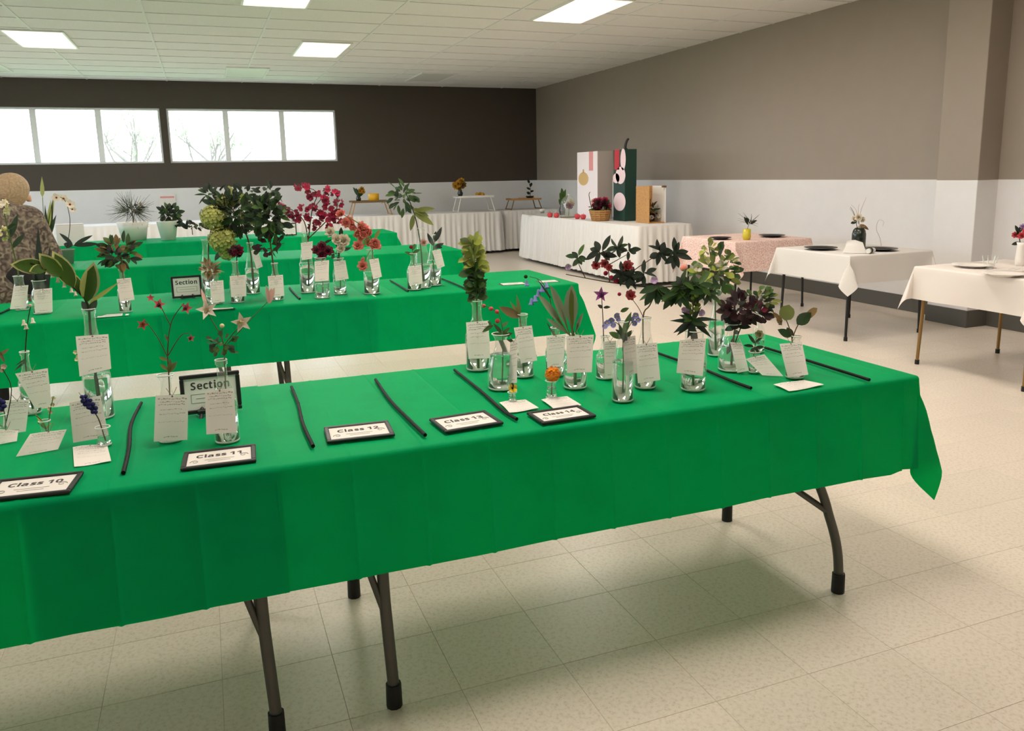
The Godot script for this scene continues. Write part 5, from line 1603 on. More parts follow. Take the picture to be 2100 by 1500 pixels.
	leaves(p, "lance", "leaf_green", [0.003, 0.046, 0.002, -0.016, 0.063, -0.012, 0.006])
	bottle("small clear vial holding the navy flower", Vector3(-0.527, 0.742, -2.29), 0.066, 0.0176, "vial", 0.5, "glass specimen bottles", "glass_vial")
	tag("white entry tag hanging on the bottle of the navy flower", Vector3(-0.527, 0.742, -2.29), 0.226, [0.0157, 0.0915, -0.04, 0.0705, 0.0844, -0.04, 0.0524, 0.003, -0.03, -0.0001, 0.003, -0.03], "white entry tags", 0, false, "entry_tag")
	tag("long white entry tag cut by the picture edge, in front of the navy flower", Vector3(-0.527, 0.742, -2.29), 0.226, [-0.0172, 0.0399, 0.03, 0.0355, 0.0242, 0.03, 0.0288, 0.003, 0.05, -0.0291, 0.003, 0.05], "white entry tags", 0, false, "entry_tag")
	p = thing("navy_flower", "navy blue flower spike on a pale stem beside the overlapping tags", "flower", Vector3(-0.527, 0.742, -2.29), 0.226)
	stem(p, [0.003, 0.012, 0, 0.011, 0.046, 0, 0.01, 0.084, -0.004], 0.0016, 0.0012, "stem_green")
	blooms(p, "bead", "petal_navy", [0.0058, 0.0881, -0.0062, 0.0072, 0.0108, 0.0949, -0.0062, 0.0072, 0.0052, 0.1009, -0.0071, 0.0072, 0.0127, 0.0876, 0.0079, 0.0062, 0.0067, 0.0805, 0.0059, 0.0062, 0.0002, 0.0941, -0.0068, 0.0072], "bell_flower", "")
	stem(p, [0.007, 0.027, 0, 0.033, 0.126, 0, 0.02, 0.182, 0], 0.0014, 0.001, "stem_dark")
	blooms(p, "flower", "petal_pale_pink", [0.0233, 0.1883, -0.003, 0.0083, 0.018, 0.179, -0.0031, 0.0062], "flower", "")
	leaves(p, "ellipse", "leaf_brown", [0.026, 0.197, -0.001, 0.016, 0.236, 0.003, 0.008, 0.018, 0.218, 0.001, 0.039, 0.232, -0.003, 0.008])
	bottle("clear glass bottle holding the red columbine", Vector3(-0.123, 0.742, -2.104), 0.169, 0.0314, "flask", 0.5, "glass specimen bottles", "glass_bottle")
	tag("white entry tag hanging on the bottle of the red columbine", Vector3(-0.123, 0.742, -2.104), 0.059, [-0.0251, 0.1251, 0.0232, 0.049, 0.1176, 0.0232, 0.0365, 0.008, 0.0454, -0.0396, 0.0152, 0.0454], "white entry tags", 0, false, "entry_tag")
	p = thing("red_columbine", "branching columbine with drooping red and yellow blooms", "flower", Vector3(-0.123, 0.742, -2.104), 0.059)
	stem(p, [0.003, 0.029, 0, 0.009, 0.167, 0, 0.012, 0.229, -0.003, 0.027, 0.301, -0.002, 0.06, 0.345, -0.003], 0.0018, 0.001, "stem_brown")
	stem(p, [0.011, 0.211, 0, -0.009, 0.268, 0, -0.035, 0.314, 0], 0.0013, 0.0008, "stem_brown")
	stem(p, [0.012, 0.217, 0, 0.044, 0.263, 0, 0.066, 0.269, 0.002], 0.0013, 0.0008, "stem_brown")
	stem(p, [0.024, 0.29, 0, 0.011, 0.328, 0, 0.001, 0.355, -0.001], 0.0012, 0.0008, "stem_brown")
	blooms(p, "star", "petal_red", [0.0015, 0.3443, -0.0075, 0.0168, 0.0616, 0.332, -0.0058, 0.0179, -0.0385, 0.3002, -0.0023, 0.0157, 0.0662, 0.2561, 0.0019, 0.0112, -0.0153, 0.3643, 0.0051, 0.0112], "flower", "")
	blooms(p, "cups", "petal_maroon", [0.0014, 0.3438, -0.0021, 0.0146, 0.0611, 0.3312, 0.0054, 0.0146, 0.0661, 0.255, 0.0022, 0.0101, -0.0155, 0.3623, -0.0012, 0.009], "inner_cups", "")
	blooms(p, "cups", "petal_gold", [-0.0375, 0.2989, -0.0023, 0.0146], "inner_cups", "")
	leaves(p, "ellipse", "leaf_olive", [0.01, 0.174, 0, 0.03, 0.201, 0.006, 0.011, 0.009, 0.17, -0.001, 0.017, 0.21, 0.005, 0.01, 0.008, 0.18, 0, -0.008, 0.195, -0.008, 0.01, 0.01, 0.205, 0, -0.009, 0.216, 0.006, 0.009])
	leaves(p, "lance", "leaf_brown", [0.011, 0.189, -0.004, 0.032, 0.196, -0.006, 0.007, 0.015, 0.254, -0.001, 0.009, 0.273, 0.011, 0.007])
	bottle("clear glass bottle holding the white columbine", Vector3(0.01, 0.742, -2.036), 0.208, 0.0308, "bottle", 0.5, "glass specimen bottles", "glass_bottle")
	tag("white entry tag hanging on the bottle of the white columbine", Vector3(0.01, 0.742, -2.036), -0.005, [-0.0422, 0.1406, 0.0229, 0.0238, 0.1392, 0.0229, 0.0218, 0.0324, 0.0448, -0.0473, 0.0369, 0.0448], "white entry tags", 0, false, "entry_tag")
	p = thing("white_columbine", "columbine with two large white star-shaped blooms above dark leaves", "flower", Vector3(0.01, 0.742, -2.036), -0.005)
	stem(p, [0.001, 0.025, 0, 0.008, 0.2, 0, 0.008, 0.256, 0.004, -0.011, 0.305, -0.001, -0.021, 0.328, 0.004], 0.0018, 0.001, "stem_green")
	stem(p, [0.009, 0.243, 0, 0.033, 0.271, 0, 0.053, 0.291, 0.003], 0.0014, 0.0009, "stem_green")
	stem(p, [0.008, 0.255, 0, 0.009, 0.289, 0], 0.001, 0.0008, "stem_green")
	blooms(p, "star", "petal_white", [-0.0221, 0.3331, -0.0043, 0.0274, 0.0537, 0.2972, -0.0007, 0.0274], "flower", "")
	blooms(p, "cups", "petal_cream", [-0.0222, 0.3315, -0.0069, 0.0205, 0.0534, 0.2971, 0.0057, 0.0194], "inner_cups", "")
	blooms(p, "berry", "petal_cream", [0.0092, 0.2931, 0.003, 0.0057], "bud", "")
	stem(p, [0.009, 0.237, 0, 0.078, 0.304, 0, 0.119, 0.344, 0.004], 0.001, 0.0008, "stem_green")
	leaves(p, "ellipse", "petal_pale_pink", [0.123, 0.341, 0.003, 0.119, 0.386, 0.008, 0.01, 0.124, 0.339, 0.002, 0.138, 0.379, 0.004, 0.014, 0.122, 0.338, -0.004, 0.131, 0.377, -0.001, 0.013, -0.022, 0.339, -0.005, -0.031, 0.386, -0.016, 0.009], "petal")
	leaf_mass(p, "obovate", ["leaf_dark", "leaf_green"], Vector3(0.007, 0.248, 0), Vector3(0.027, 0.016, 0.022), 31, 0.021, 0.014, "leaf")
	leaves(p, "lance", "leaf_brown", [-0.001, 0.237, 0.003, -0.017, 0.23, -0.012, 0.007, 0.021, 0.226, -0.004, 0.044, 0.219, -0.017, 0.007])
	bottle("clear glass bottle holding the cream flower stem", Vector3(-0.918, 0.742, -4.71), 0.177, 0.0321, "jar", 0.5, "glass specimen bottles", "glass_bottle")
	tag("white entry tag hanging on the bottle of the cream flower stem", Vector3(-0.918, 0.742, -4.71), 0.193, [-0.0249, 0.1281, 0.03, 0.0396, 0.1298, 0.03, 0.0159, 0.0165, 0.06, -0.0543, 0.0164, 0.06], "white entry tags", 0, false, "entry_tag")
	p = thing("cream_flower_stem", "tall stem with clusters of cream flowers beside the visitor", "flower", Vector3(-0.918, 0.742, -4.71), 0.193)
	stem(p, [0.004, 0.041, 0, 0, 0.231, 0, -0.022, 0.457, 0.007, -0.021, 0.542, -0.005], 0.004, 0.0025, "stem_green")
	bloom_mass(p, "flower", ["petal_cream", "petal_white"], Vector3(-0.02, 0.53, 0), Vector3(0.017, 0.03, 0.024), 8, 0.0193, "flower")
	bloom_mass(p, "flower", ["petal_cream", "viburnum"], Vector3(-0.041, 0.401, 0), Vector3(0.017, 0.034, 0.026), 8, 0.0193, "flower")
	leaves(p, "ellipse", "leaf_dark", [-0.015, 0.369, -0.008, 0.032, 0.492, 0.012, 0.03, -0.012, 0.319, -0.006, 0.051, 0.392, 0.014, 0.028, -0.022, 0.42, 0.003, 0.023, 0.443, 0.023, 0.026])
	bottle("clear glass bottle holding the dark strap leaves", Vector3(-0.797, 0.742, -4.532), 0.167, 0.0421, "jar", 0.5, "glass specimen bottles", "glass_bottle")
	tag("white entry tag hanging on the bottle of the dark strap leaves", Vector3(-0.797, 0.742, -4.532), 0.174, [-0.029, 0.125, 0.0291, 0.0534, 0.1274, 0.0291, 0.0426, 0.0107, 0.0561, -0.0331, 0.0114, 0.0561], "white entry tags", 0, false, "entry_tag")
	p = thing("dark_strap_leaves", "two tall dark strap-shaped leaves standing in front of the visitor", "leaf stem", Vector3(-0.797, 0.742, -4.532), 0.174)
	leaves(p, "lance", "leaf_black", [0.003, 0.027, 0, 0.022, 0.441, 0, 0.05, 0.003, 0.028, 0.008, 0.071, 0.348, 0.012, 0.034, -0.001, 0.028, 0.005, -0.022, 0.302, -0.022, 0.029])
	bottle("clear glass bottle holding the dark-leaved branch", Vector3(-0.406, 0.742, -4.378), 0.213, 0.0308, "bottle", 0.5, "glass specimen bottles", "glass_bottle")
	tag("white entry tag hanging on the bottle of the dark-leaved branch", Vector3(-0.406, 0.742, -4.378), 0.093, [-0.0257, 0.17, 0.0229, 0.038, 0.1726, 0.0229, 0.045, 0.0641, 0.0448, -0.0214, 0.0576, 0.0448], "white entry tags", 0, false, "entry_tag")
	p = thing("dark_leaf_branch", "bushy branch of dark glossy leaves with bronze young shoots", "branch", Vector3(-0.406, 0.742, -4.378), 0.093)
	stem(p, [0.003, 0.03, 0, 0.005, 0.197, 0, 0.003, 0.307, 0.005], 0.004, 0.003, "stem_brown")
	leaf_mass(p, "ellipse", ["leaf_dark", "leaf_black", "leaf_brown", "leaf_green"], Vector3(-0.003, 0.295, 0), Vector3(0.07, 0.057, 0.064), 83, 0.057, 0.026, "leaf")
	bottle("clear glass bottle holding the dried seed heads", Vector3(0.014, 0.742, -4.449), 0.163, 0.0434, "jar", 0.5, "glass specimen bottles", "glass_bottle")
	tag("white entry tag hanging on the bottle of the dried seed heads", Vector3(0.014, 0.742, -4.449), -0.003, [-0.0146, 0.1217, 0.0299, 0.053, 0.125, 0.0299, 0.051, 0.0148, 0.0574, -0.0141, 0.012, 0.0574], "white entry tags", 0, false, "entry_tag")
	p = thing("dried_seed_heads", "clump of dried brown seed heads in a squat jar", "flower", Vector3(0.014, 0.742, -4.449), -0.003)
	stem(p, [0.002, 0.029, 0, -0.003, 0.138, 0, -0.008, 0.195, 0], 0.003, 0.002, "stem_brown")
	leaf_mass(p, "lance", ["dried", "leaf_brown", "dried"], Vector3(-0.009, 0.185, 0), Vector3(0.036, 0.034, 0.035), 62, 0.043, 0.016, "leaf")
	bottle("clear glass bottle holding the mop heads", Vector3(-0.009, 0.742, -4.834), 0.312, 0.0365, "tall", 0.5, "glass specimen bottles", "glass_bottle")
	p = thing("mop_head_branch", "branch with three pale green mop-shaped flower heads", "flower", Vector3(-0.009, 0.742, -4.834), 0.002)
	stem(p, [0.003, 0.034, 0, 0.021, 0.29, 0, 0.063, 0.426, 0.004, 0.112, 0.52, -0.008], 0.004, 0.002, "stem_brown")
	blooms(p, "mop", "viburnum", [0.0549, 0.441, 0.0938, 0.0652, 0.0935, 0.3148, 0.0938, 0.0704, 0.1143, 0.2441, 0.0782, 0.0443, 0.1166, 0.5294, 0.0521, 0.0365], "flower_head", "")
	blooms(p, "bead", "viburnum", [0.0549, 0.441, 0.0938, 0.0547, 0.0935, 0.3148, 0.0938, 0.0599, 0.1143, 0.2441, 0.0782, 0.0365, 0.1166, 0.5294, 0.0521, 0.0313], "flower_core", "")
	leaves(p, "ellipse", "leaf_dark", [0.048, 0.372, 0.005, -0.021, 0.409, 0.037, 0.036, 0.085, 0.369, -0.009, 0.16, 0.388, -0.022, 0.036, 0.069, 0.508, 0.001, 0, 0.538, 0.025, 0.031, 0.084, 0.493, -0.005, 0.023, 0.569, -0.029, 0.031, 0.088, 0.244, -0.005, 0.044, 0.191, 0.003, 0.031])
	bottle("clear glass bottle holding the dark red flower head", Vector3(0.132, 0.742, -4.442), 0.219, 0.0369, "bottle", 0.5, "glass specimen bottles", "glass_bottle")
	tag("white entry tag hanging on the bottle of the dark red flower head", Vector3(0.132, 0.742, -4.442), -0.03, [-0.0308, 0.1439, 0.0263, 0.05, 0.1468, 0.0263, 0.0437, 0.0356, 0.0509, -0.0319, 0.0356, 0.0509], "white entry tags", 0, false, "entry_tag")
	p = thing("dark_red_flower", "rounded dark red flower head on a short stem", "flower", Vector3(0.132, 0.742, -4.442), -0.03)
	stem(p, [0.002, 0.031, 0, 0.01, 0.196, 0, 0.011, 0.248, 0.005], 0.003, 0.0025, "stem_dark")
	bloom_mass(p, "double", ["petal_black_red", "petal_maroon", "leaf_maroon"], Vector3(0.013, 0.273, 0), Vector3(0.025, 0.022, 0.023), 10, 0.027, "flower")
	bottle("clear glass bottle holding the olive evergreen bough", Vector3(0.229, 0.742, -4.748), 0.29, 0.0398, "tall", 0.5, "glass specimen bottles", "glass_bottle")
	tag("white entry tag hanging on the bottle of the olive evergreen bough", Vector3(0.229, 0.742, -4.748), -0.048, [0.0045, 0.246, 0.0279, 0.0394, 0.2554, 0.0279, 0.0609, 0.1569, 0.0538, 0.0258, 0.145, 0.0538], "white entry tags", 0, false, "entry_tag")
	p = thing("olive_evergreen_bough", "large bough of olive and dark evergreen leaves against the wall", "branch", Vector3(0.229, 0.742, -4.748), -0.048)
	stem(p, [0.002, 0.034, 0, -0.001, 0.272, 0, -0.048, 0.425, -0.002, -0.127, 0.562, -0.003], 0.005, 0.003, "stem_brown")
	leaf_mass(p, "ellipse", ["leaf_dark", "leaf_black", "leaf_olive", "leaf_dark"], Vector3(-0.076, 0.462, -0.037), Vector3(0.09, 0.106, 0.098), 155, 0.069, 0.034, "leaf")
	leaf_mass(p, "ellipse", ["leaf_black", "leaf_dark"], Vector3(-0.165, 0.569, 0), Vector3(0.069, 0.032, 0.05), 21, 0.058, 0.023, "leaf")
	leaf_mass(p, "ellipse", ["leaf_black"], Vector3(-0.01, 0.573, 0), Vector3(0.069, 0.027, 0.048), 18, 0.053, 0.02, "leaf")
	bottle("clear glass bottle holding the black-green evergreen bough", Vector3(0.332, 0.742, -4.43), 0.198, 0.0379, "bottle", 0.5, "glass specimen bottles", "glass_bottle")
	tag("white entry tag hanging on the bottle of the black-green evergreen bough", Vector3(0.332, 0.742, -4.43), -0.075, [-0.0388, 0.1329, 0.0269, 0.0393, 0.1366, 0.0269, 0.039, 0.0262, 0.0519, -0.0367, 0.0204, 0.0519], "white entry tags", 0, false, "entry_tag")
	p = thing("black_green_bough", "bough of black-green evergreen leaves with maroon lower leaves", "branch", Vector3(0.332, 0.742, -4.43), -0.075)
	stem(p, [0.002, 0.035, 0, -0.007, 0.199, 0, -0.016, 0.356, -0.002, -0.022, 0.511, -0.003], 0.005, 0.003, "stem_brown")
	leaf_mass(p, "ellipse", ["leaf_dark", "leaf_black", "leaf_green", "leaf_dark"], Vector3(-0.024, 0.444, -0.015), Vector3(0.086, 0.096, 0.091), 155, 0.063, 0.033, "leaf")
	leaf_mass(p, "ellipse", ["leaf_black", "leaf_dark"], Vector3(-0.017, 0.577, 0), Vector3(0.061, 0.025, 0.043), 18, 0.051, 0.022, "leaf")
	leaf_mass(p, "obovate", ["leaf_maroon", "leaf_dark", "petal_black_red"], Vector3(-0.021, 0.284, 0), Vector3(0.066, 0.035, 0.051), 31, 0.046, 0.03, "leaf")
	bottle("clear glass bottle holding the crimson branch", Vector3(0.522, 0.742, -4.633), 0.34, 0.0433, "tall", 0.5, "glass specimen bottles", "glass_bottle")
	tag("white entry tag hanging on the bottle of the crimson branch", Vector3(0.522, 0.742, -4.633), -0.112, [-0.0224, 0.2856, 0.0298, 0.0421, 0.294, 0.0298, 0.0332, 0.1976, 0.0573, -0.0231, 0.1919, 0.0573], "white entry tags", 0, false, "entry_tag")
	p = thing("crimson_branch", "wide airy branch covered in small crimson flowers", "branch", Vector3(0.522, 0.742, -4.633), -0.112)
	stem(p, [0.003, 0.042, 0, 0.015, 0.334, 0, -0.026, 0.445, -0.002, -0.157, 0.525, -0.009], 0.004, 0.0018, "stem_brown")
	stem(p, [0.015, 0.279, 0, 0.051, 0.47, 0, 0.083, 0.565, 0, -0.015, 0.608, 0.01], 0.0035, 0.0016, "stem_brown")
	stem(p, [0.019, 0.307, 0, 0.122, 0.399, 0, 0.185, 0.466, -0.002, 0.201, 0.562, 0.005], 0.0035, 0.0016, "stem_brown")
	stem(p, [0.051, 0.47, 0, 0.123, 0.55, 0, 0.144, 0.599, -0.007], 0.0025, 0.0014, "stem_brown")
	bloom_mass(p, "flower", ["petal_crimson", "petal_maroon", "petal_crimson"], Vector3(-0.15, 0.514, 0), Vector3(0.024, 0.019, 0.022), 6, 0.0189, "flower")
	bloom_mass(p, "flower", ["petal_crimson", "petal_maroon", "petal_crimson"], Vector3(-0.123, 0.492, 0), Vector3(0.024, 0.019, 0.022), 6, 0.0189, "flower")
	bloom_mass(p, "flower", ["petal_crimson", "petal_maroon", "petal_crimson"], Vector3(-0.087, 0.474, 0), Vector3(0.024, 0.019, 0.022), 6, 0.0189, "flower")
	bloom_mass(p, "flower", ["petal_crimson", "petal_maroon", "petal_crimson"], Vector3(-0.057, 0.452, 0), Vector3(0.024, 0.019, 0.022), 6, 0.0189, "flower")
	bloom_mass(p, "flower", ["petal_crimson", "petal_maroon", "petal_crimson"], Vector3(-0.015, 0.602, 0), Vector3(0.024, 0.019, 0.022), 6, 0.0189, "flower")
	bloom_mass(p, "flower", ["petal_crimson", "petal_maroon", "petal_crimson"], Vector3(0.026, 0.591, 0), Vector3(0.024, 0.019, 0.022), 6, 0.0189, "flower")
	bloom_mass(p, "flower", ["petal_crimson", "petal_maroon", "petal_crimson"], Vector3(0.055, 0.546, 0), Vector3(0.024, 0.019, 0.022), 6, 0.0189, "flower")
	bloom_mass(p, "flower", ["petal_crimson", "petal_maroon", "petal_crimson"], Vector3(0.094, 0.562, 0), Vector3(0.024, 0.019, 0.022), 6, 0.0189, "flower")
	bloom_mass(p, "flower", ["petal_crimson", "petal_maroon", "petal_crimson"], Vector3(0.062, 0.486, 0), Vector3(0.024, 0.019, 0.022), 6, 0.0189, "flower")
	bloom_mass(p, "flower", ["petal_crimson", "petal_maroon", "petal_crimson"], Vector3(0.076, 0.453, 0), Vector3(0.024, 0.019, 0.022), 6, 0.0189, "flower")
	bloom_mass(p, "flower", ["petal_crimson", "petal_maroon", "petal_crimson"], Vector3(0.143, 0.572, 0), Vector3(0.024, 0.019, 0.022), 6, 0.0189, "flower")
	bloom_mass(p, "flower", ["petal_crimson", "petal_maroon", "petal_crimson"], Vector3(0.19, 0.554, 0), Vector3(0.024, 0.019, 0.022), 6, 0.0189, "flower")
	bloom_mass(p, "flower", ["petal_crimson", "petal_maroon", "petal_crimson"], Vector3(0.118, 0.523, 0), Vector3(0.024, 0.019, 0.022), 6, 0.0189, "flower")
	bloom_mass(p, "flower", ["petal_crimson", "petal_maroon", "petal_crimson"], Vector3(0.138, 0.484, 0), Vector3(0.024, 0.019, 0.022), 6, 0.0189, "flower")
	bloom_mass(p, "flower", ["petal_crimson", "petal_maroon", "petal_crimson"], Vector3(0.173, 0.45, 0), Vector3(0.024, 0.019, 0.022), 6, 0.0189, "flower")
	bloom_mass(p, "flower", ["petal_crimson", "petal_maroon", "petal_crimson"], Vector3(0.123, 0.419, 0), Vector3(0.024, 0.019, 0.022), 6, 0.0189, "flower")
	bloom_mass(p, "flower", ["petal_crimson", "petal_maroon", "petal_crimson"], Vector3(0.182, 0.406, 0), Vector3(0.024, 0.019, 0.022), 6, 0.0189, "flower")
	bloom_mass(p, "flower", ["petal_crimson", "petal_maroon", "petal_crimson"], Vector3(0.078, 0.393, 0), Vector3(0.024, 0.019, 0.022), 6, 0.0189, "flower")
	bloom_mass(p, "flower", ["petal_crimson", "petal_maroon", "petal_crimson"], Vector3(0.142, 0.368, 0), Vector3(0.024, 0.019, 0.022), 6, 0.0189, "flower")
	bloom_mass(p, "flower", ["petal_crimson", "petal_maroon", "petal_crimson"], Vector3(0.045, 0.372, 0), Vector3(0.024, 0.019, 0.022), 6, 0.0189, "flower")
	bloom_mass(p, "flower", ["petal_crimson", "petal_maroon", "petal_crimson"], Vector3(0.026, 0.422, 0), Vector3(0.024, 0.019, 0.022), 6, 0.0189, "flower")
	bloom_mass(p, "flower", ["petal_crimson", "petal_maroon", "petal_crimson"], Vector3(-0.027, 0.424, 0), Vector3(0.024, 0.019, 0.022), 6, 0.0189, "flower")
	bloom_mass(p, "flower", ["petal_crimson", "petal_maroon", "petal_crimson"], Vector3(0.008, 0.477, 0), Vector3(0.024, 0.019, 0.022), 6, 0.0189, "flower")
	bloom_mass(p, "flower", ["petal_crimson", "petal_maroon", "petal_crimson"], Vector3(0.198, 0.505, 0), Vector3(0.024, 0.019, 0.022), 6, 0.0189, "flower")
	bloom_mass(p, "flower", ["petal_crimson", "petal_maroon", "petal_crimson"], Vector3(0.103, 0.441, 0), Vector3(0.024, 0.019, 0.022), 6, 0.0189, "flower")
	bloom_mass(p, "flower", ["petal_crimson", "petal_maroon", "petal_crimson"], Vector3(0.156, 0.423, 0), Vector3(0.024, 0.019, 0.022), 6, 0.0189, "flower")
	bottle("clear glass bottle holding the deep maroon blooms", Vector3(0.569, 0.742, -4.381), 0.221, 0.0414, "jar", 0.35, "glass specimen bottles", "glass_bottle")
	tag("white entry tag hanging on the bottle of the deep maroon blooms", Vector3(0.569, 0.742, -4.381), -0.129, [-0.0317, 0.2023, 0.0288, 0.0454, 0.2068, 0.0288, 0.0361, 0.0991, 0.0554, -0.0355, 0.0974, 0.0554], "white entry tags", 0, false, "entry_tag")
	p = thing("deep_maroon_blooms", "tight bunch of deep maroon blooms above a square tag", "flower", Vector3(0.569, 0.742, -4.381), -0.129)
	stem(p, [0.002, 0.03, 0, 0.011, 0.189, 0, 0.014, 0.243, 0.004], 0.003, 0.0025, "stem_green")
	blooms(p, "double", "petal_maroon", [-0.0152, 0.263, 0.0106, 0.0311, 0.0169, 0.2851, 0.0072, 0.0311, 0.0462, 0.257, 0.0007, 0.0337, 0.0141, 0.237, -0.0007, 0.0337], "flower", "")
	leaves(p, "ellipse", "leaf_black", [0.023, 0.295, 0.003, 0.065, 0.317, 0.032, 0.018, 0.008, 0.221, -0.007, -0.029, 0.209, -0.037, 0.021])
	bottle("clear glass bottle holding the large white blooms", Vector3(0.681, 0.742, -4.483), 0.201, 0.0375, "jar", 0.4, "glass specimen bottles", "glass_bottle")
	tag("white entry tag hanging on the bottle of the large white blooms", Vector3(0.681, 0.742, -4.483), -0.151, [-0.0269, 0.1858, 0.0267, 0.0371, 0.1913, 0.0267, 0.0498, 0.0898, 0.0515, -0.0224, 0.0796, 0.0515], "white entry tags", 0, false, "entry_tag")
	p = thing("large_white_blooms", "group of large creamy white blooms with a few dark leaves", "flower", Vector3(0.681, 0.742, -4.483), -0.151)
	stem(p, [0.002, 0.03, 0, 0.007, 0.173, 0, 0.005, 0.283, 0.005], 0.003, 0.0022, "stem_green")
	blooms(p, "double", "petal_white", [-0.0333, 0.3501, 0.0179, 0.0349, -0.0042, 0.3048, 0.0007, 0.0375, 0.038, 0.2976, -0.0024, 0.0429, 0.0195, 0.2557, 0.0094, 0.0322], "flower", "")
	leaves(p, "ellipse", "leaf_black", [0.018, 0.314, -0.007, 0.026, 0.373, -0.024, 0.024, 0.004, 0.26, -0.006, -0.009, 0.31, 0, 0.024, 0.024, 0.241, -0.004, 0.074, 0.256, -0.024, 0.021])
	leaf_mass(p, "ellipse", ["leaf_dark"], Vector3(-0.009, 0.215, 0), Vector3(0.024, 0.019, 0.021), 12, 0.027, 0.017, "leaf")
	bottle("clear glass bottle holding the coral spray", Vector3(0.847, 0.742, -4.415), 0.247, 0.0459, "tall", 0.5, "glass specimen bottles", "glass_bottle")
	tag("white entry tag hanging on the bottle of the coral spray", Vector3(0.847, 0.742, -4.415), -0.189, [-0.0067, 0.1934, 0.0312, 0.0444, 0.1996, 0.0312, 0.0578, 0.0989, 0.0599, 0.0092, 0.0873, 0.0599], "white entry tags", 0, false, "entry_tag")
	p = thing("coral_spray", "arching spray of coral pink flowers hanging over the bottle", "flower", Vector3(0.847, 0.742, -4.415), -0.189)
	stem(p, [0.002, 0.033, 0, 0.014, 0.225, 0, 0.003, 0.334, 0.004, -0.068, 0.404, 0.01, -0.139, 0.445, -0.004], 0.004, 0.002, "stem_green")
	stem(p, [0.01, 0.252, 0, -0.025, 0.199, 0, -0.038, 0.159, 0.004], 0.002, 0.0014, "stem_green")
	bloom_mass(p, "double", ["petal_coral", "petal_coral", "petal_pale_pink"], Vector3(-0.134, 0.44, 0), Vector3(0.019, 0.016, 0.018), 2, 0.0297, "flower")
	bloom_mass(p, "double", ["petal_coral", "petal_coral", "petal_pale_pink"], Vector3(-0.11, 0.407, 0), Vector3(0.019, 0.016, 0.018), 2, 0.0297, "flower")
	bloom_mass(p, "double", ["petal_coral", "petal_coral", "petal_pale_pink"], Vector3(-0.074, 0.39, 0), Vector3(0.019, 0.016, 0.018), 2, 0.0297, "flower")
	bloom_mass(p, "double", ["petal_coral", "petal_coral", "petal_pale_pink"], Vector3(-0.048, 0.373, 0), Vector3(0.019, 0.016, 0.018), 2, 0.0297, "flower")
	bloom_mass(p, "double", ["petal_coral", "petal_coral", "petal_pale_pink"], Vector3(-0.023, 0.345, 0), Vector3(0.019, 0.016, 0.018), 2, 0.0297, "flower")
	bloom_mass(p, "double", ["petal_coral", "petal_coral", "petal_pale_pink"], Vector3(-0.04, 0.319, 0), Vector3(0.019, 0.016, 0.018), 2, 0.0297, "flower")
	bloom_mass(p, "double", ["petal_coral", "petal_coral", "petal_pale_pink"], Vector3(0.009, 0.339, 0), Vector3(0.019, 0.016, 0.018), 2, 0.0297, "flower")
	bloom_mass(p, "double", ["petal_coral", "petal_coral", "petal_pale_pink"], Vector3(0.028, 0.301, 0), Vector3(0.019, 0.016, 0.018), 2, 0.0297, "flower")
	bloom_mass(p, "double", ["petal_coral", "petal_coral", "petal_pale_pink"], Vector3(0.037, 0.257, 0), Vector3(0.019, 0.016, 0.018), 2, 0.0297, "flower")
	bloom_mass(p, "double", ["petal_coral", "petal_coral", "petal_pale_pink"], Vector3(0.016, 0.263, 0), Vector3(0.019, 0.016, 0.018), 2, 0.0297, "flower")
	bloom_mass(p, "double", ["petal_coral", "petal_coral", "petal_pale_pink"], Vector3(-0.059, 0.266, 0), Vector3(0.019, 0.016, 0.018), 2, 0.0297, "flower")
	bloom_mass(p, "double", ["petal_coral", "petal_coral", "petal_pale_pink"], Vector3(-0.026, 0.183, 0), Vector3(0.019, 0.016, 0.018), 2, 0.0297, "flower")
	bloom_mass(p, "double", ["petal_coral", "petal_coral", "petal_pale_pink"], Vector3(-0.038, 0.156, 0), Vector3(0.019, 0.016, 0.018), 2, 0.0297, "flower")
	bloom_mass(p, "double", ["petal_coral", "petal_coral", "petal_pale_pink"], Vector3(-0.07, 0.352, 0), Vector3(0.019, 0.016, 0.018), 2, 0.0297, "flower")
	bloom_mass(p, "double", ["petal_coral", "petal_coral", "petal_pale_pink"], Vector3(-0.004, 0.296, 0), Vector3(0.019, 0.016, 0.018), 2, 0.0297, "flower")
	leaves(p, "ellipse", "leaf_olive", [0.002, 0.318, -0.002, -0.032, 0.272, 0.025, 0.024, 0.028, 0.306, 0.002, 0.063, 0.358, -0.016, 0.022, -0.018, 0.334, -0.006, -0.057, 0.306, -0.042, 0.022])
	bottle("clear glass bottle holding the small green sprig", Vector3(1.1, 0.742, -4.45), 0.209, 0.0419, "bottle", 0.5, "glass specimen bottles", "glass_bottle")
	tag("white entry tag hanging on the bottle of the small green sprig", Vector3(1.1, 0.742, -4.45), -0.242, [-0.0306, 0.1374, 0.0291, 0.0444, 0.1433, 0.0291, 0.0483, 0.0398, 0.0559, -0.0267, 0.0313, 0.0559], "white entry tags", 0, false, "entry_tag")
	p = thing("small_green_sprig", "short green sprig with one reddish bud", "flower", Vector3(1.1, 0.742, -4.45), -0.242)
	stem(p, [0.001, 0.034, 0, 0.002, 0.181, 0, -0.007, 0.248, 0], 0.0025, 0.0018, "stem_green")
	leaves(p, "ellipse", "leaf_green", [0, 0.195, -0.003, -0.047, 0.219, -0.028, 0.022, 0, 0.209, -0.003, 0.043, 0.229, -0.017, 0.022, -0.002, 0.226, 0.006, 0.016, 0.263, -0.022, 0.022])
	blooms(p, "berry", "petal_maroon", [-0.0095, 0.2475, 0.022, 0.0112], "bud", "")
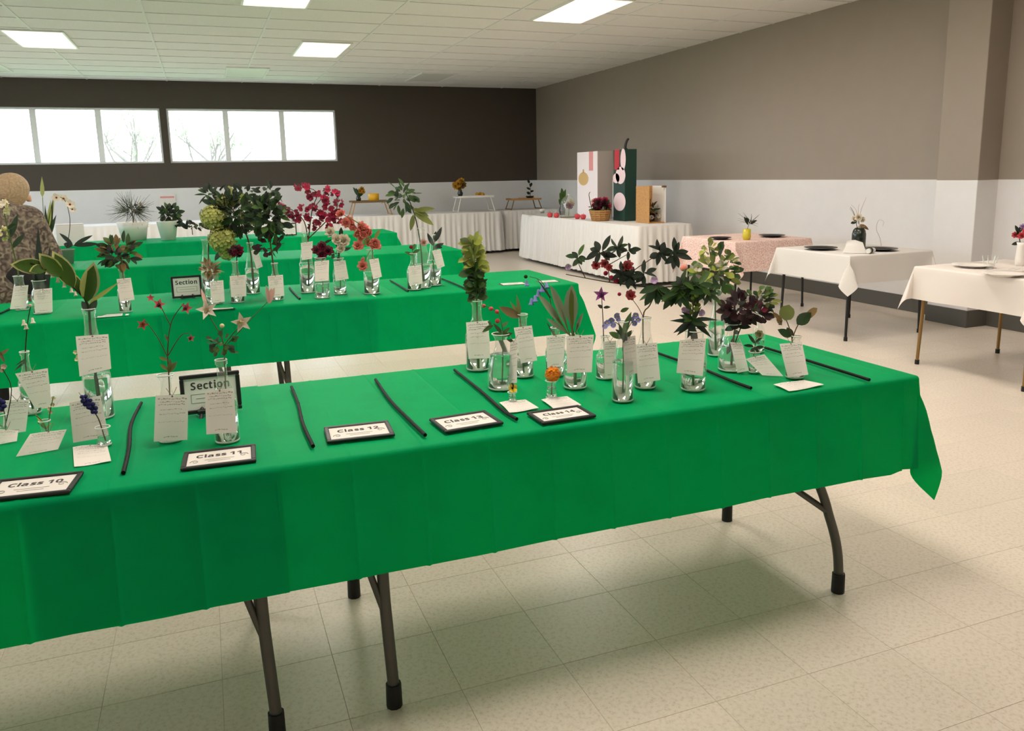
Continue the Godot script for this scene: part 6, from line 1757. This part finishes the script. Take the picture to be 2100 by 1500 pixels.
	bottle("clear glass bottle holding the tall broad-leaved stem", Vector3(1.167, 0.742, -4.505), 0.348, 0.0484, "tall", 0.4, "glass specimen bottles", "glass_bottle")
	p = thing("tall_broad_leaf_stem", "tall stem with dense dark leaves above and broad yellow-green leaves below", "flower", Vector3(1.167, 0.742, -4.505), -0.253)
	stem(p, [0.002, 0.043, 0, -0.007, 0.258, 0, -0.034, 0.427, 0, -0.079, 0.554, 0.002], 0.004, 0.0025, "stem_dark")
	leaf_mass(p, "ellipse", ["leaf_dark", "leaf_green", "leaf_dark"], Vector3(-0.097, 0.526, 0), Vector3(0.068, 0.063, 0.065), 52, 0.057, 0.025, "leaf")
	leaves(p, "ellipse", "leaf_olive", [-0.039, 0.439, -0.001, 0.075, 0.365, 0.026, 0.046, -0.033, 0.45, 0.007, 0.085, 0.459, 0.012, 0.031, -0.04, 0.428, 0, -0.06, 0.334, 0.017, 0.031, -0.044, 0.462, 0.008, 0.05, 0.414, 0, 0.034])
	blooms(p, "double", "petal_pale_pink", [0.0101, 0.2639, 0.0106, 0.0256], "flower", "")
	bottle("clear glass bottle holding the dark pointed leaves", Vector3(1.255, 0.742, -4.574), 0.3, 0.0436, "tall", 0.5, "glass specimen bottles", "glass_bottle")
	tag("white entry tag hanging on the bottle of the dark pointed leaves", Vector3(1.255, 0.742, -4.574), -0.268, [-0.007, 0.2078, 0.03, 0.0422, 0.2179, 0.03, 0.0642, 0.119, 0.0576, 0.0206, 0.103, 0.0576], "white entry tags", 0, false, "entry_tag")
	p = thing("dark_pointed_leaves", "upright sprig of dark pointed leaves at the last bottle", "flower", Vector3(1.255, 0.742, -4.574), -0.268)
	stem(p, [0.001, 0.038, 0, -0.002, 0.19, 0, 0.013, 0.278, 0.011], 0.0025, 0.0018, "stem_dark")
	leaves(p, "ellipse", "leaf_black", [0.002, 0.213, -0.001, 0.064, 0.25, -0.023, 0.032, 0.003, 0.233, -0.006, -0.032, 0.313, 0.012, 0.026, 0.006, 0.254, 0.004, 0.055, 0.348, 0.041, 0.029, 0.006, 0.234, 0.008, 0.057, 0.222, -0.013, 0.029, 0.007, 0.262, -0.007, 0.02, 0.321, -0.027, 0.023])
	pot("pale grey pot of the white orchid on the third row", "plant_pot", "pot", Vector3(-1.07, 0.742, -7.298), [[0, 0], [0.05, 0], [0.065, 0.11], [0.07, 0.115], [0.06, 0.115], [0.055, 0.1], [0, 0.1]], "pot_grey")
	p = thing("orchid", "white moth orchid with an arching stem and dark strap leaves", "flower", Vector3(-1.07, 0.742, -7.298), 0.146)
	stem(p, [0.013, 0.122, 0, 0.049, 0.278, 0, 0.058, 0.394, -0.009, 0.036, 0.512, 0.006, -0.029, 0.545, 0.01], 0.003, 0.002, "stem_dark")
	blooms(p, "flower", "petal_white", [-0.017, 0.5297, 0.022, 0.0379, 0.0298, 0.5199, -0.0135, 0.0379, 0.0693, 0.4727, 0.0201, 0.0414, 0.0828, 0.4325, -0.0103, 0.031], "flower", "petal_maroon")
	leaves(p, "ellipse", "leaf_black", [0.06, 0.139, -0.002, -0.026, 0.251, 0.02, 0.041, 0.066, 0.139, 0, 0.25, 0.151, 0.048, 0.045, 0.06, 0.138, -0.011, 0.21, 0.219, -0.051, 0.041, 0.052, 0.136, 0.009, -0.007, 0.162, -0.011, 0.048])
	pot("pale green pot of the tall spathe plant beside the visitor", "plant_pot", "pot", Vector3(-1.22, 0.742, -7.387), [[0, 0], [0.05, 0], [0.06, 0.13], [0.052, 0.13], [0.05, 0.12], [0, 0.12]], "pot_white")
	p = thing("spathe_plant", "tall plant with one upright green-white spathe and narrow leaves", "flower", Vector3(-1.22, 0.742, -7.387), 0.164)
	stem(p, [0.015, 0.142, 0, 0.011, 0.359, 0, 0.021, 0.554, -0.004], 0.003, 0.002, "stem_green")
	leaves(p, "lance", "leaf_margin", [0.019, 0.535, 0.002, 0.033, 0.7, 0.019, 0.031, 0.037, 0.279, -0.014, 0.109, 0.571, -0.029, 0.031, 0.03, 0.28, -0.002, 0.075, 0.513, -0.003, 0.034])
	leaves(p, "lance", "leaf_dark", [0.028, 0.2, -0.008, 0.089, 0.513, 0, 0.034, 0.021, 0.202, 0.012, -0.015, 0.439, 0.002, 0.034, 0.021, 0.201, 0.001, 0.101, 0.394, -0.035, 0.041, 0.018, 0.201, -0.006, 0.03, 0.476, 0.01, 0.031])
	pot("white wrapped pot of the spiky grey arrangement on the fourth row", "plant_pot", "pot", Vector3(-0.758, 0.742, -9.913), [[0, 0], [0.13, 0], [0.15, 0.12], [0.17, 0.2], [0.15, 0.19], [0.11, 0.16], [0, 0.16]], "pot_white", 9)
	p = thing("spiky_pine", "spiky grey-green pine arrangement rising from a white wrapped pot", "flower", Vector3(-0.758, 0.742, -9.913), 0.076)
	stem(p, [0.011, 0.12, 0, 0.012, 0.284, 0, -0.001, 0.365, -0.015], 0.006, 0.004, "stem_brown")
	leaf_mass(p, "needle", ["needle", "needle_dark", "needle"], Vector3(0.016, 0.327, 0), Vector3(0.079, 0.05, 0.065), 110, 0.179, 0.007, "needle")
	leaf_mass(p, "ellipse", ["dried", "needle_dark"], Vector3(0.083, 0.357, 0), Vector3(0.07, 0.035, 0.052), 21, 0.06, 0.027, "leaf")
	whorl(p, "needle", "needle", Vector3(-0.053, 0.329, 0), 14, 0.209, 0.006, 90, 230, 0, 0.7, "leaf")
	pot("white pot of the bushy green plant on the fourth row", "plant_pot", "pot", Vector3(-0.389, 0.742, -9.661), [[0, 0], [0.075, 0], [0.11, 0.2], [0.115, 0.21], [0.1, 0.21], [0.095, 0.19], [0, 0.19]], "pot_white")
	p = thing("bushy_pot_plant", "bushy deep green plant in a white pot under the windows", "plant", Vector3(-0.389, 0.742, -9.661), 0.04)
	leaf_mass(p, "ellipse", ["leaf_dark", "leaf_green", "leaf_black"], Vector3(0.025, 0.28, 0), Vector3(0.09, 0.075, 0.082), 68, 0.08, 0.049, "leaf")
	stem(p, [0.01, 0.119, 0, 0.025, 0.28, 0], 0.004, 0.003, "stem_dark")
	leaf_mass(p, "ellipse", ["leaf_black"], Vector3(0.015, 0.173, 0), Vector3(0.11, 0.05, 0.08), 15, 0.07, 0.032, "leaf")
	p = thing("trailing_dark_plant", "low dark trailing plant beside the bushy pot plant", "plant", Vector3(-0.144, 0.742, -9.99), 0.014)
	stem(p, [0.002, 0.023, 0, 0.001, 0.136, 0], 0.005, 0.004, "stem_dark")
	leaf_mass(p, "ellipse", ["leaf_black", "leaf_dark", "leaf_maroon"], Vector3(0.021, 0.129, 0), Vector3(0.105, 0.026, 0.066), 26, 0.063, 0.04, "leaf")
	whorl(p, "lance", "leaf_black", Vector3(-0.045, 0.092, 0), 5, 0.126, 0.032, 60, 170, 0, 0.5, "leaf")
	var sh := thing("wall_notice", "pale paper notice fixed to the white wall above the bushy pot plant", "poster", Vector3(-0.564, 0.946, -14.985))
	part(sh, "paper_sheet", box(Vector3(0.26, 0.42, 0.002)), M.paper)
	part(sh, "heading_strip", box(Vector3(0.22, 0.03, 0.001), Vector3(0, 0.17, 0.0014)), M.print_pink)
	var cb := thing("white_carton", "plain white carton behind the orchid", "box", Vector3(-1.339, 0.737, -9.546), 0.2)
	part(cb, "carton_body", box(Vector3(0.26, 0.22, 0.2), Vector3(0, 0.11, 0), 0.004), M.board_white)
	part(cb, "carton_flap", box(Vector3(0.26, 0.004, 0.1), Vector3(0, 0.224, 0.05), 0.001), M.board_white)

func background_displays():
	var p: Node3D
	tray_stand("brown wooden tray stand holding the yellow pot", Vector3(2.7, 0.741, -13.85), 0.667, 0.32, 0.235, "wood_dark", "wood_tan")
	pot("squat yellow pot on the brown tray stand", "flower_pot", "pot", Vector3(2.768, 0.977, -13.85), [[0, 0], [0.075, 0], [0.092, 0.02], [0.092, 0.13], [0.079, 0.13], [0.079, 0.11], [0, 0.11]], "pot_yellow")
	pot("dark narrow vase on the brown tray stand", "vase", "vase", Vector3(2.505, 0.977, -13.85), [[0, 0], [0.035, 0], [0.045, 0.05], [0.03, 0.09], [0.035, 0.1], [0.02, 0.1], [0, 0.08]], "vase_green")
	p = thing("yellow_lily_posy", "small posy of dark leaves and yellow flowers on the brown tray", "flower", Vector3(2.505, 0.977, -13.85), -0.179)
	leaves(p, "ellipse", "leaf_dark", [0.016, 0.08, 0.026, -0.081, 0.249, 0.12, 0.058, 0.016, 0.079, -0.027, -0.033, 0.231, 0.075, 0.058, 0.016, 0.079, -0.008, 0.065, 0.228, 0.055, 0.058, 0.025, 0.08, 0.017, 0.114, 0.21, -0.03, 0.05])
	blooms(p, "double", "petal_gold", [0.0298, 0.1791, 0.0232, 0.0495, 0.0644, 0.2114, 0.0203, 0.0495, 0.0864, 0.1615, 0.0404, 0.0413], "flower", "")
	stem(p, [0.013, 0.021, 0, 0.02, 0.154, 0], 0.004, 0.003, "stem_green")
	tray_stand("white painted tray stand with open legs", Vector3(4.591, 0.741, -13.85), 0.674, 0.34, 0.267, "white_paint", "white_paint")
	pot("dark green vase on the white tray stand", "vase", "vase", Vector3(4.34, 1.009, -13.85), [[0, 0], [0.035, 0], [0.05, 0.06], [0.03, 0.11], [0.035, 0.12], [0.02, 0.12], [0, 0.1]], "vase_green")
	p = thing("golden_mums", "round bunch of golden brown flowers on the white tray stand", "flower", Vector3(4.34, 1.009, -13.85), -0.304)
	stem(p, [0.009, 0.032, 0, 0.003, 0.136, 0], 0.006, 0.004, "stem_green")
	bloom_mass(p, "double", ["petal_gold", "leaf_brown", "petal_gold"], Vector3(-0.003, 0.223, 0), Vector3(0.097, 0.07, 0.083), 22, 0.0614, "flower")
	plate("pale plate on the white tray stand", Vector3(4.685, 1.009, -13.85), 0.13, "plate_white")
	p = thing("yellow_fruit", "small pile of pale yellow fruit on the plate of the white tray", "fruit", Vector3(4.685, 1.029, -13.85), -0.326)
	blooms(p, "berry", "petal_gold", [0.0348, 0.019, -0.0332, 0.0354, -0.0275, 0.0131, 0.036, 0.0354, 0.0784, 0.0116, 0.0654, 0.0354], "fruit", "")
	tray_stand("tan wooden tray stand on the short corner table", Vector3(5.607, 0.741, -13.95), 0.586, 0.34, 0.192, "wood_tan", "wood_dark")
	pot("small dark bowl on the tan tray stand", "bowl", "bowl", Vector3(5.736, 0.934, -13.95), [[0, 0], [0.05, 0], [0.07, 0.03], [0.08, 0.05], [0.06, 0.045], [0, 0.03]], "plate_black")
	p = thing("dark_twig", "thin dark twig with sparse leaves on the tan tray stand", "flower", Vector3(5.736, 0.934, -13.95), -0.39)
	stem(p, [0.004, 0.05, 0, 0.015, 0.176, 0, -0.028, 0.339, 0.013], 0.006, 0.003, "stem_dark")
	leaves(p, "ellipse", "leaf_black", [0.015, 0.212, 0.003, 0.035, 0.301, -0.096, 0.055, 0.005, 0.158, 0, -0.058, 0.213, -0.038, 0.055, -0.002, 0.285, 0.016, -0.037, 0.358, 0.062, 0.046, 0.014, 0.113, 0.005, 0.07, 0.156, -0.077, 0.055, 0.004, 0.086, 0.011, -0.059, 0.124, 0.044, 0.055])
	plate("glass-topped white dish on the tan tray stand", Vector3(5.421, 0.934, -13.95), 0.08, "plate_white")
	tall_board("tall white box with a gold fruit and a pink ribbon printed on its side", "printed_box", Vector3(5.141, 0.741, -10.028), 0.237, 0.941, 0.64, "board_white", "board_grey", [["oval", 0.32, 0.60, 0.25, 0.1, "print_gold"], ["stalk", 0.32, 0.715, 0.04, 0.03, "print_gold"], ["strip", 0.70, 0.86, 0.2, 0.28, "print_pink"]])
	tall_board("tall dark green box with a red strip and pale fruit printed on its side", "printed_box", Vector3(5.245, 0.741, -9.434), 0.175, 0.946, 0.317, "board_green", "board_green", [["strip", 0.3, 0.86, 0.44, 0.28, "print_red"], ["oval", 0.62, 0.64, 0.42, 0.12, "print_blush"], ["oval", 0.25, 0.60, 0.3, 0.07, "print_blush"], ["oval", 0.55, 0.27, 0.52, 0.13, "print_blush"], ["oval", 0.84, 0.86, 0.22, 0.15, "print_blush"]])
	var hk := thing("black_hook", "curved black hook standing on top of the dark green box", "ornament", Vector3(5.275, 1.688, -9.484))
	part(hk, "hook", tube(smooth([Vector3(0, 0, 0), Vector3(0.005, 0.06, 0), Vector3(0.03, 0.12, 0), Vector3(0.05, 0.13, 0)]), 0.018, 0.014, 8), M.black_frame)
	part(hk, "foot", disc(0.03, 0.01), M.black_frame)
	open_crate("open-fronted tan wooden box standing on end beside the dark green box", Vector3(5.362, 0.741, -9.13), 0.247, 0.466, 0.33)
	p = thing("crate_posy", "dark flower posy standing inside the open wooden box", "flower", Vector3(5.362, 0.756, -8.95), -0.54)
	stem(p, [-0.033, 0.016, 0, -0.022, 0.153, 0], 0.006, 0.004, "stem_dark")
	leaf_mass(p, "ellipse", ["leaf_dark", "leaf_brown", "leaf_black"], Vector3(-0.01, 0.153, 0), Vector3(0.074, 0.087, 0.08), 40, 0.074, 0.033, "leaf")
	bloom_mass(p, "double", ["petal_maroon", "petal_white", "petal_black_red"], Vector3(0.028, 0.065, 0), Vector3(0.062, 0.037, 0.049), 9, 0.0309, "flower")
	basket("low wicker basket of crimson roses in front of the tall white box", Vector3(5.04, 0.741, -9.744), 0.146, 0.146)
	p = thing("crimson_roses", "mound of crimson roses with ferny leaves filling the wicker basket", "flower", Vector3(5.04, 0.741, -9.744), -0.477)
	bloom_mass(p, "double", ["petal_maroon", "petal_crimson", "petal_black_red", "petal_pale_pink"], Vector3(0, 0.231, 0), Vector3(0.146, 0.06, 0.103), 26, 0.0529, "flower")
	leaf_mass(p, "ellipse", ["leaf_dark", "leaf_green"], Vector3(0, 0.191, 0), Vector3(0.159, 0.053, 0.106), 40, 0.066, 0.029, "leaf")
	stem(p, [0, 0.112, 0, 0, 0.218, 0], 0.01, 0.006, "stem_dark")
	stem(p, [-0.112, 0.153, 0, -0.152, 0.338, 0, -0.139, 0.39, -0.017], 0.006, 0.004, "stem_dark")
	cloche("clear glass dome over red roses beside the wicker basket", Vector3(5.066, 0.741, -10.815), 0.116, 0.319)
	p = thing("dome_roses", "red and cream roses standing under the glass dome", "flower", Vector3(5.066, 0.741, -10.815), -0.438)
	stem(p, [0, 0.022, 0, 0.008, 0.151, 0], 0.006, 0.004, "stem_green")
	bloom_mass(p, "double", ["petal_maroon", "petal_crimson", "petal_cream"], Vector3(0.016, 0.187, 0), Vector3(0.051, 0.072, 0.062), 10, 0.0435, "flower")
	pot("dark narrow vase beside the glass dome", "vase", "vase", Vector3(5.289, 0.741, -11.527), [[0, 0], [0.04, 0], [0.05, 0.08], [0.03, 0.15], [0.035, 0.16], [0.02, 0.16], [0, 0.1]], "vase_green")
	p = thing("upright_greenery", "upright green sprig in the dark vase beside the glass dome", "flower", Vector3(5.289, 0.741, -11.527), -0.43)
	stem(p, [0.001, 0.084, 0, 0.018, 0.313, 0], 0.005, 0.003, "stem_green")
	leaves(p, "ellipse", "leaf_green", [0.009, 0.161, 0.024, -0.035, 0.353, 0.058, 0.062, 0.009, 0.198, -0.023, 0.056, 0.404, 0.07, 0.062, 0.01, 0.236, -0.022, -0.004, 0.426, -0.058, 0.062, 0.017, 0.161, 0.014, 0.087, 0.312, 0.035, 0.054, 0.009, 0.122, 0.003, -0.052, 0.254, 0.035, 0.054])
	var ap0 := thing("apple", "red apple furthest along the long skirted table", "fruit", Vector3(4.847, 0.741, -11.004), 0.0, "red apples on the long skirted table")
	part(ap0, "fruit", lathe([Vector2(0, 0.006), Vector2(0.025, 0), Vector2(0.042, 0.03), Vector2(0.04, 0.06), Vector2(0.02, 0.07), Vector2(0, 0.062)], 14), M.petal_red)
	part(ap0, "stalk", tube([Vector3(0, 0.06, 0), Vector3(0.004, 0.085, 0)], 0.003, 0.002, 5), M.stem_brown)
	var ap1 := thing("apple", "red apple second from the far end of its row", "fruit", Vector3(4.88, 0.741, -10.844), 0.0, "red apples on the long skirted table")
	part(ap1, "fruit", lathe([Vector2(0, 0.006), Vector2(0.025, 0), Vector2(0.042, 0.03), Vector2(0.04, 0.06), Vector2(0.02, 0.07), Vector2(0, 0.062)], 14), M.petal_red)
	part(ap1, "stalk", tube([Vector3(0, 0.06, 0), Vector3(0.004, 0.085, 0)], 0.003, 0.002, 5), M.stem_brown)
	var ap2 := thing("apple", "red apple between the glass dome and the basket", "fruit", Vector3(4.981, 0.741, -10.338), 0.0, "red apples on the long skirted table")
	part(ap2, "fruit", lathe([Vector2(0, 0.006), Vector2(0.025, 0), Vector2(0.042, 0.03), Vector2(0.04, 0.06), Vector2(0.02, 0.07), Vector2(0, 0.062)], 14), M.petal_red)
	part(ap2, "stalk", tube([Vector3(0, 0.06, 0), Vector3(0.004, 0.085, 0)], 0.003, 0.002, 5), M.stem_brown)
	var ap3 := thing("apple", "red apple nearest the wicker basket", "fruit", Vector3(5.007, 0.741, -10.204), 0.0, "red apples on the long skirted table")
	part(ap3, "fruit", lathe([Vector2(0, 0.006), Vector2(0.025, 0), Vector2(0.042, 0.03), Vector2(0.04, 0.06), Vector2(0.02, 0.07), Vector2(0, 0.062)], 14), M.petal_red)
	part(ap3, "stalk", tube([Vector3(0, 0.06, 0), Vector3(0.004, 0.085, 0)], 0.003, 0.002, 5), M.stem_brown)
	flat_card("folded yellow napkin lying at the far end of the long skirted table", Vector3(4.936, 0.741, -11.845), 0.2, 0.26, 0.2, false)
	pot("small white cup beside the red apples", "cup", "cup", Vector3(5.295, 0.741, -12.343), [[0, 0.004], [0.03, 0.004], [0.032, 0], [0.045, 0.07], [0.04, 0.07], [0.03, 0.012], [0, 0.012]], "plate_white")
	pot("yellow vase on the pink printed cloth", "vase", "vase", Vector3(5.018, 0.702, -6.55), [[0, 0], [0.033, 0], [0.042, 0.03], [0.037, 0.107], [0.03, 0.107], [0.03, 0.02], [0, 0.02]], "vase_yellow")
	p = thing("spidery_grass", "spidery dark grasses standing in the yellow vase", "flower", Vector3(5.018, 0.702, -6.55), -0.654)
	stem(p, [-0.001, 0.034, 0, 0.006, 0.116, 0, 0.027, 0.174, -0.002], 0.003, 0.002, "stem_dark")
	whorl(p, "needle", "needle_dark", Vector3(0.027, 0.174, 0), 16, 0.121, 0.005, -20, 200, 0, 0.9, "grass_blade")
	leaves(p, "ellipse", "leaf_black", [0.009, 0.144, -0.007, -0.031, 0.229, -0.049, 0.028, 0.028, 0.154, -0.016, 0.091, 0.194, 0.012, 0.033, 0.018, 0.174, 0.009, -0.012, 0.223, 0.015, 0.023])
	plate("black plate on the pink printed cloth beside the pale napkin", Vector3(4.847, 0.702, -6.739), 0.105, "plate_black", "black plates")
	plate("black plate on the pink printed cloth behind the yellow vase", Vector3(5.446, 0.702, -6.698), 0.13, "plate_black", "black plates")
	plate("black plate on the white linen nearest the pink cloth", Vector3(4.911, 0.702, -5.403), 0.135, "plate_black", "black plates")
	plate("black plate on the white linen beside the napkin ring", Vector3(5.248, 0.702, -5.085), 0.135, "plate_black", "black plates")
	pot("black-green square-shouldered vase on the white linen", "vase", "vase", Vector3(5.293, 0.702, -5.371), [[0, 0], [0.058, 0], [0.058, 0.117], [0.051, 0.148], [0.035, 0.171], [0.027, 0.171], [0, 0.05]], "vase_green")
	p = thing("white_flower_twigs", "white flowers and pale bare twigs in the black-green vase", "flower", Vector3(5.293, 0.702, -5.371), -0.778)
	blooms(p, "double", "petal_white", [-0.01, 0.2625, 0.0149, 0.039, -0.0441, 0.2442, -0.0088, 0.0312, 0.0139, 0.1768, -0.0146, 0.0312, 0.0262, 0.2362, -0.0073, 0.0273], "flower", "leaf_brown")
	stem(p, [-0.016, 0.161, 0, -0.046, 0.287, 0, -0.081, 0.35, 0.012], 0.003, 0.0015, "stem_dark")
	stem(p, [-0.011, 0.203, 0, -0.033, 0.32, 0, -0.078, 0.37, -0.014], 0.003, 0.0014, "twig_pale")
	stem(p, [-0.011, 0.203, 0, 0.006, 0.329, 0, 0.042, 0.433, 0], 0.003, 0.0014, "twig_pale")
	stem(p, [-0.003, 0.203, 0, -0.017, 0.329, 0, -0.012, 0.378, -0.008], 0.003, 0.0014, "twig_pale")
	stem(p, [-0.032, 0.245, 0, -0.063, 0.308, 0, -0.088, 0.337, 0.008], 0.003, 0.0014, "twig_pale")
	leaves(p, "ellipse", "leaf_brown", [0.009, 0.203, -0.005, 0.077, 0.152, -0.023, 0.027, 0.005, 0.194, -0.003, 0.06, 0.178, 0.002, 0.027])
	leaves(p, "ellipse", "leaf_black", [-0.02, 0.224, 0.008, -0.074, 0.21, -0.008, 0.031, 0.002, 0.246, 0.011, 0.04, 0.26, -0.031, 0.023, -0.024, 0.16, -0.007, -0.053, 0.106, -0.051, 0.027])
	p = thing("pale_wire_curl", "pale curling wire standing behind the black plate on white linen", "ornament", Vector3(5.426, 0.702, -5.285), -0.799)
	stem(p, [0.027, 0.012, 0, 0.011, 0.085, 0, -0.021, 0.159, -0.012, -0.006, 0.236, 0.009, 0.033, 0.224, 0.007, 0.028, 0.185, -0.01], 0.0025, 0.0012, "twig_pale")
	var nk := thing("napkin", "white napkin folded upright in front of the black-green vase", "napkin", Vector3(4.93, 0.702, -5.042), -0.774)
	part(nk, "folded_cloth", grid_mesh([[Vector3(-0.09, 0.001, 0.02), Vector3(0, 0.001, 0.05), Vector3(0.09, 0.001, 0.03)], [Vector3(-0.07, 0.05, 0.0), Vector3(0, 0.055, 0.02), Vector3(0.075, 0.045, 0.01)], [Vector3(-0.06, 0.1, -0.02), Vector3(0.0, 0.105, -0.01), Vector3(0.06, 0.085, -0.01)], [Vector3(-0.07, 0.001, -0.06), Vector3(0.0, 0.001, -0.07), Vector3(0.07, 0.001, -0.05)]]), M.white_linen)
	var nr := thing("napkin_ring", "rolled white napkin in a black ring beside the black plate", "napkin", Vector3(5.006, 0.702, -4.947), 0.4)
	part(nr, "rolled_napkin", tube([Vector3(-0.05, 0.022, 0), Vector3(0.05, 0.022, 0)], 0.02, 0.021, 12), M.white_linen)
	part(nr, "ring", lathe([Vector2(0.022, -0.012), Vector2(0.026, -0.012), Vector2(0.026, 0.012), Vector2(0.022, 0.012)], 16), M.plate_black, Vector3(-0.02, 0.026, 0), Basis(Vector3.BACK, PI / 2))
	plate("white plate on the cream cloth beside the glass crown", Vector3(4.881, 0.702, -3.918), 0.13, "plate_white", "white plates")
	plate("white plate nearest the front edge of the cream cloth", Vector3(4.648, 0.702, -3.506), 0.13, "plate_white", "white plates")
	glass_crown("small clear glass crown ornament on the cream cloth", Vector3(4.897, 0.702, -3.81), 0.039, 0.084)
	flat_card("cream yellow napkin on the cream cloth behind the front plate", Vector3(4.99, 0.702, -3.692), 0.3, 0.2, 0.14, false)
	pot("pale vase of red flowers on the cream cloth, cut by the picture edge", "vase", "vase", Vector3(5.212, 0.702, -3.824), [[0, 0], [0.03, 0], [0.035, 0.04], [0.028, 0.14], [0.034, 0.16], [0.026, 0.16], [0, 0.1]], "plate_white")
	p = thing("red_flower_posy", "posy of red flowers with dark leaves on the cream cloth at the picture edge", "flower", Vector3(5.212, 0.702, -3.824), -0.938)
	stem(p, [-0.004, 0.084, 0, -0.012, 0.151, 0, -0.023, 0.217, -0.007], 0.004, 0.003, "stem_dark")
	blooms(p, "double", "petal_red", [-0.045, 0.2096, -0.0038, 0.0254, -0.0049, 0.205, 0.011, 0.0311, 0.0154, 0.2322, 0.0143, 0.0283], "flower", "")
	leaves(p, "ellipse", "leaf_black", [-0.023, 0.217, 0.006, -0.05, 0.277, 0.013, 0.025, -0.021, 0.223, -0.008, -0.011, 0.276, -0.016, 0.025, -0.012, 0.157, -0.007, -0.062, 0.142, -0.005, 0.025, -0.012, 0.151, 0.002, 0.007, 0.123, -0.022, 0.025, -0.02, 0.183, -0.006, -0.036, 0.245, 0.017, 0.02])
	blooms(p, "double", "petal_lilac", [-0.0041, 0.2626, -0.0213, 0.0254], "flower", "")
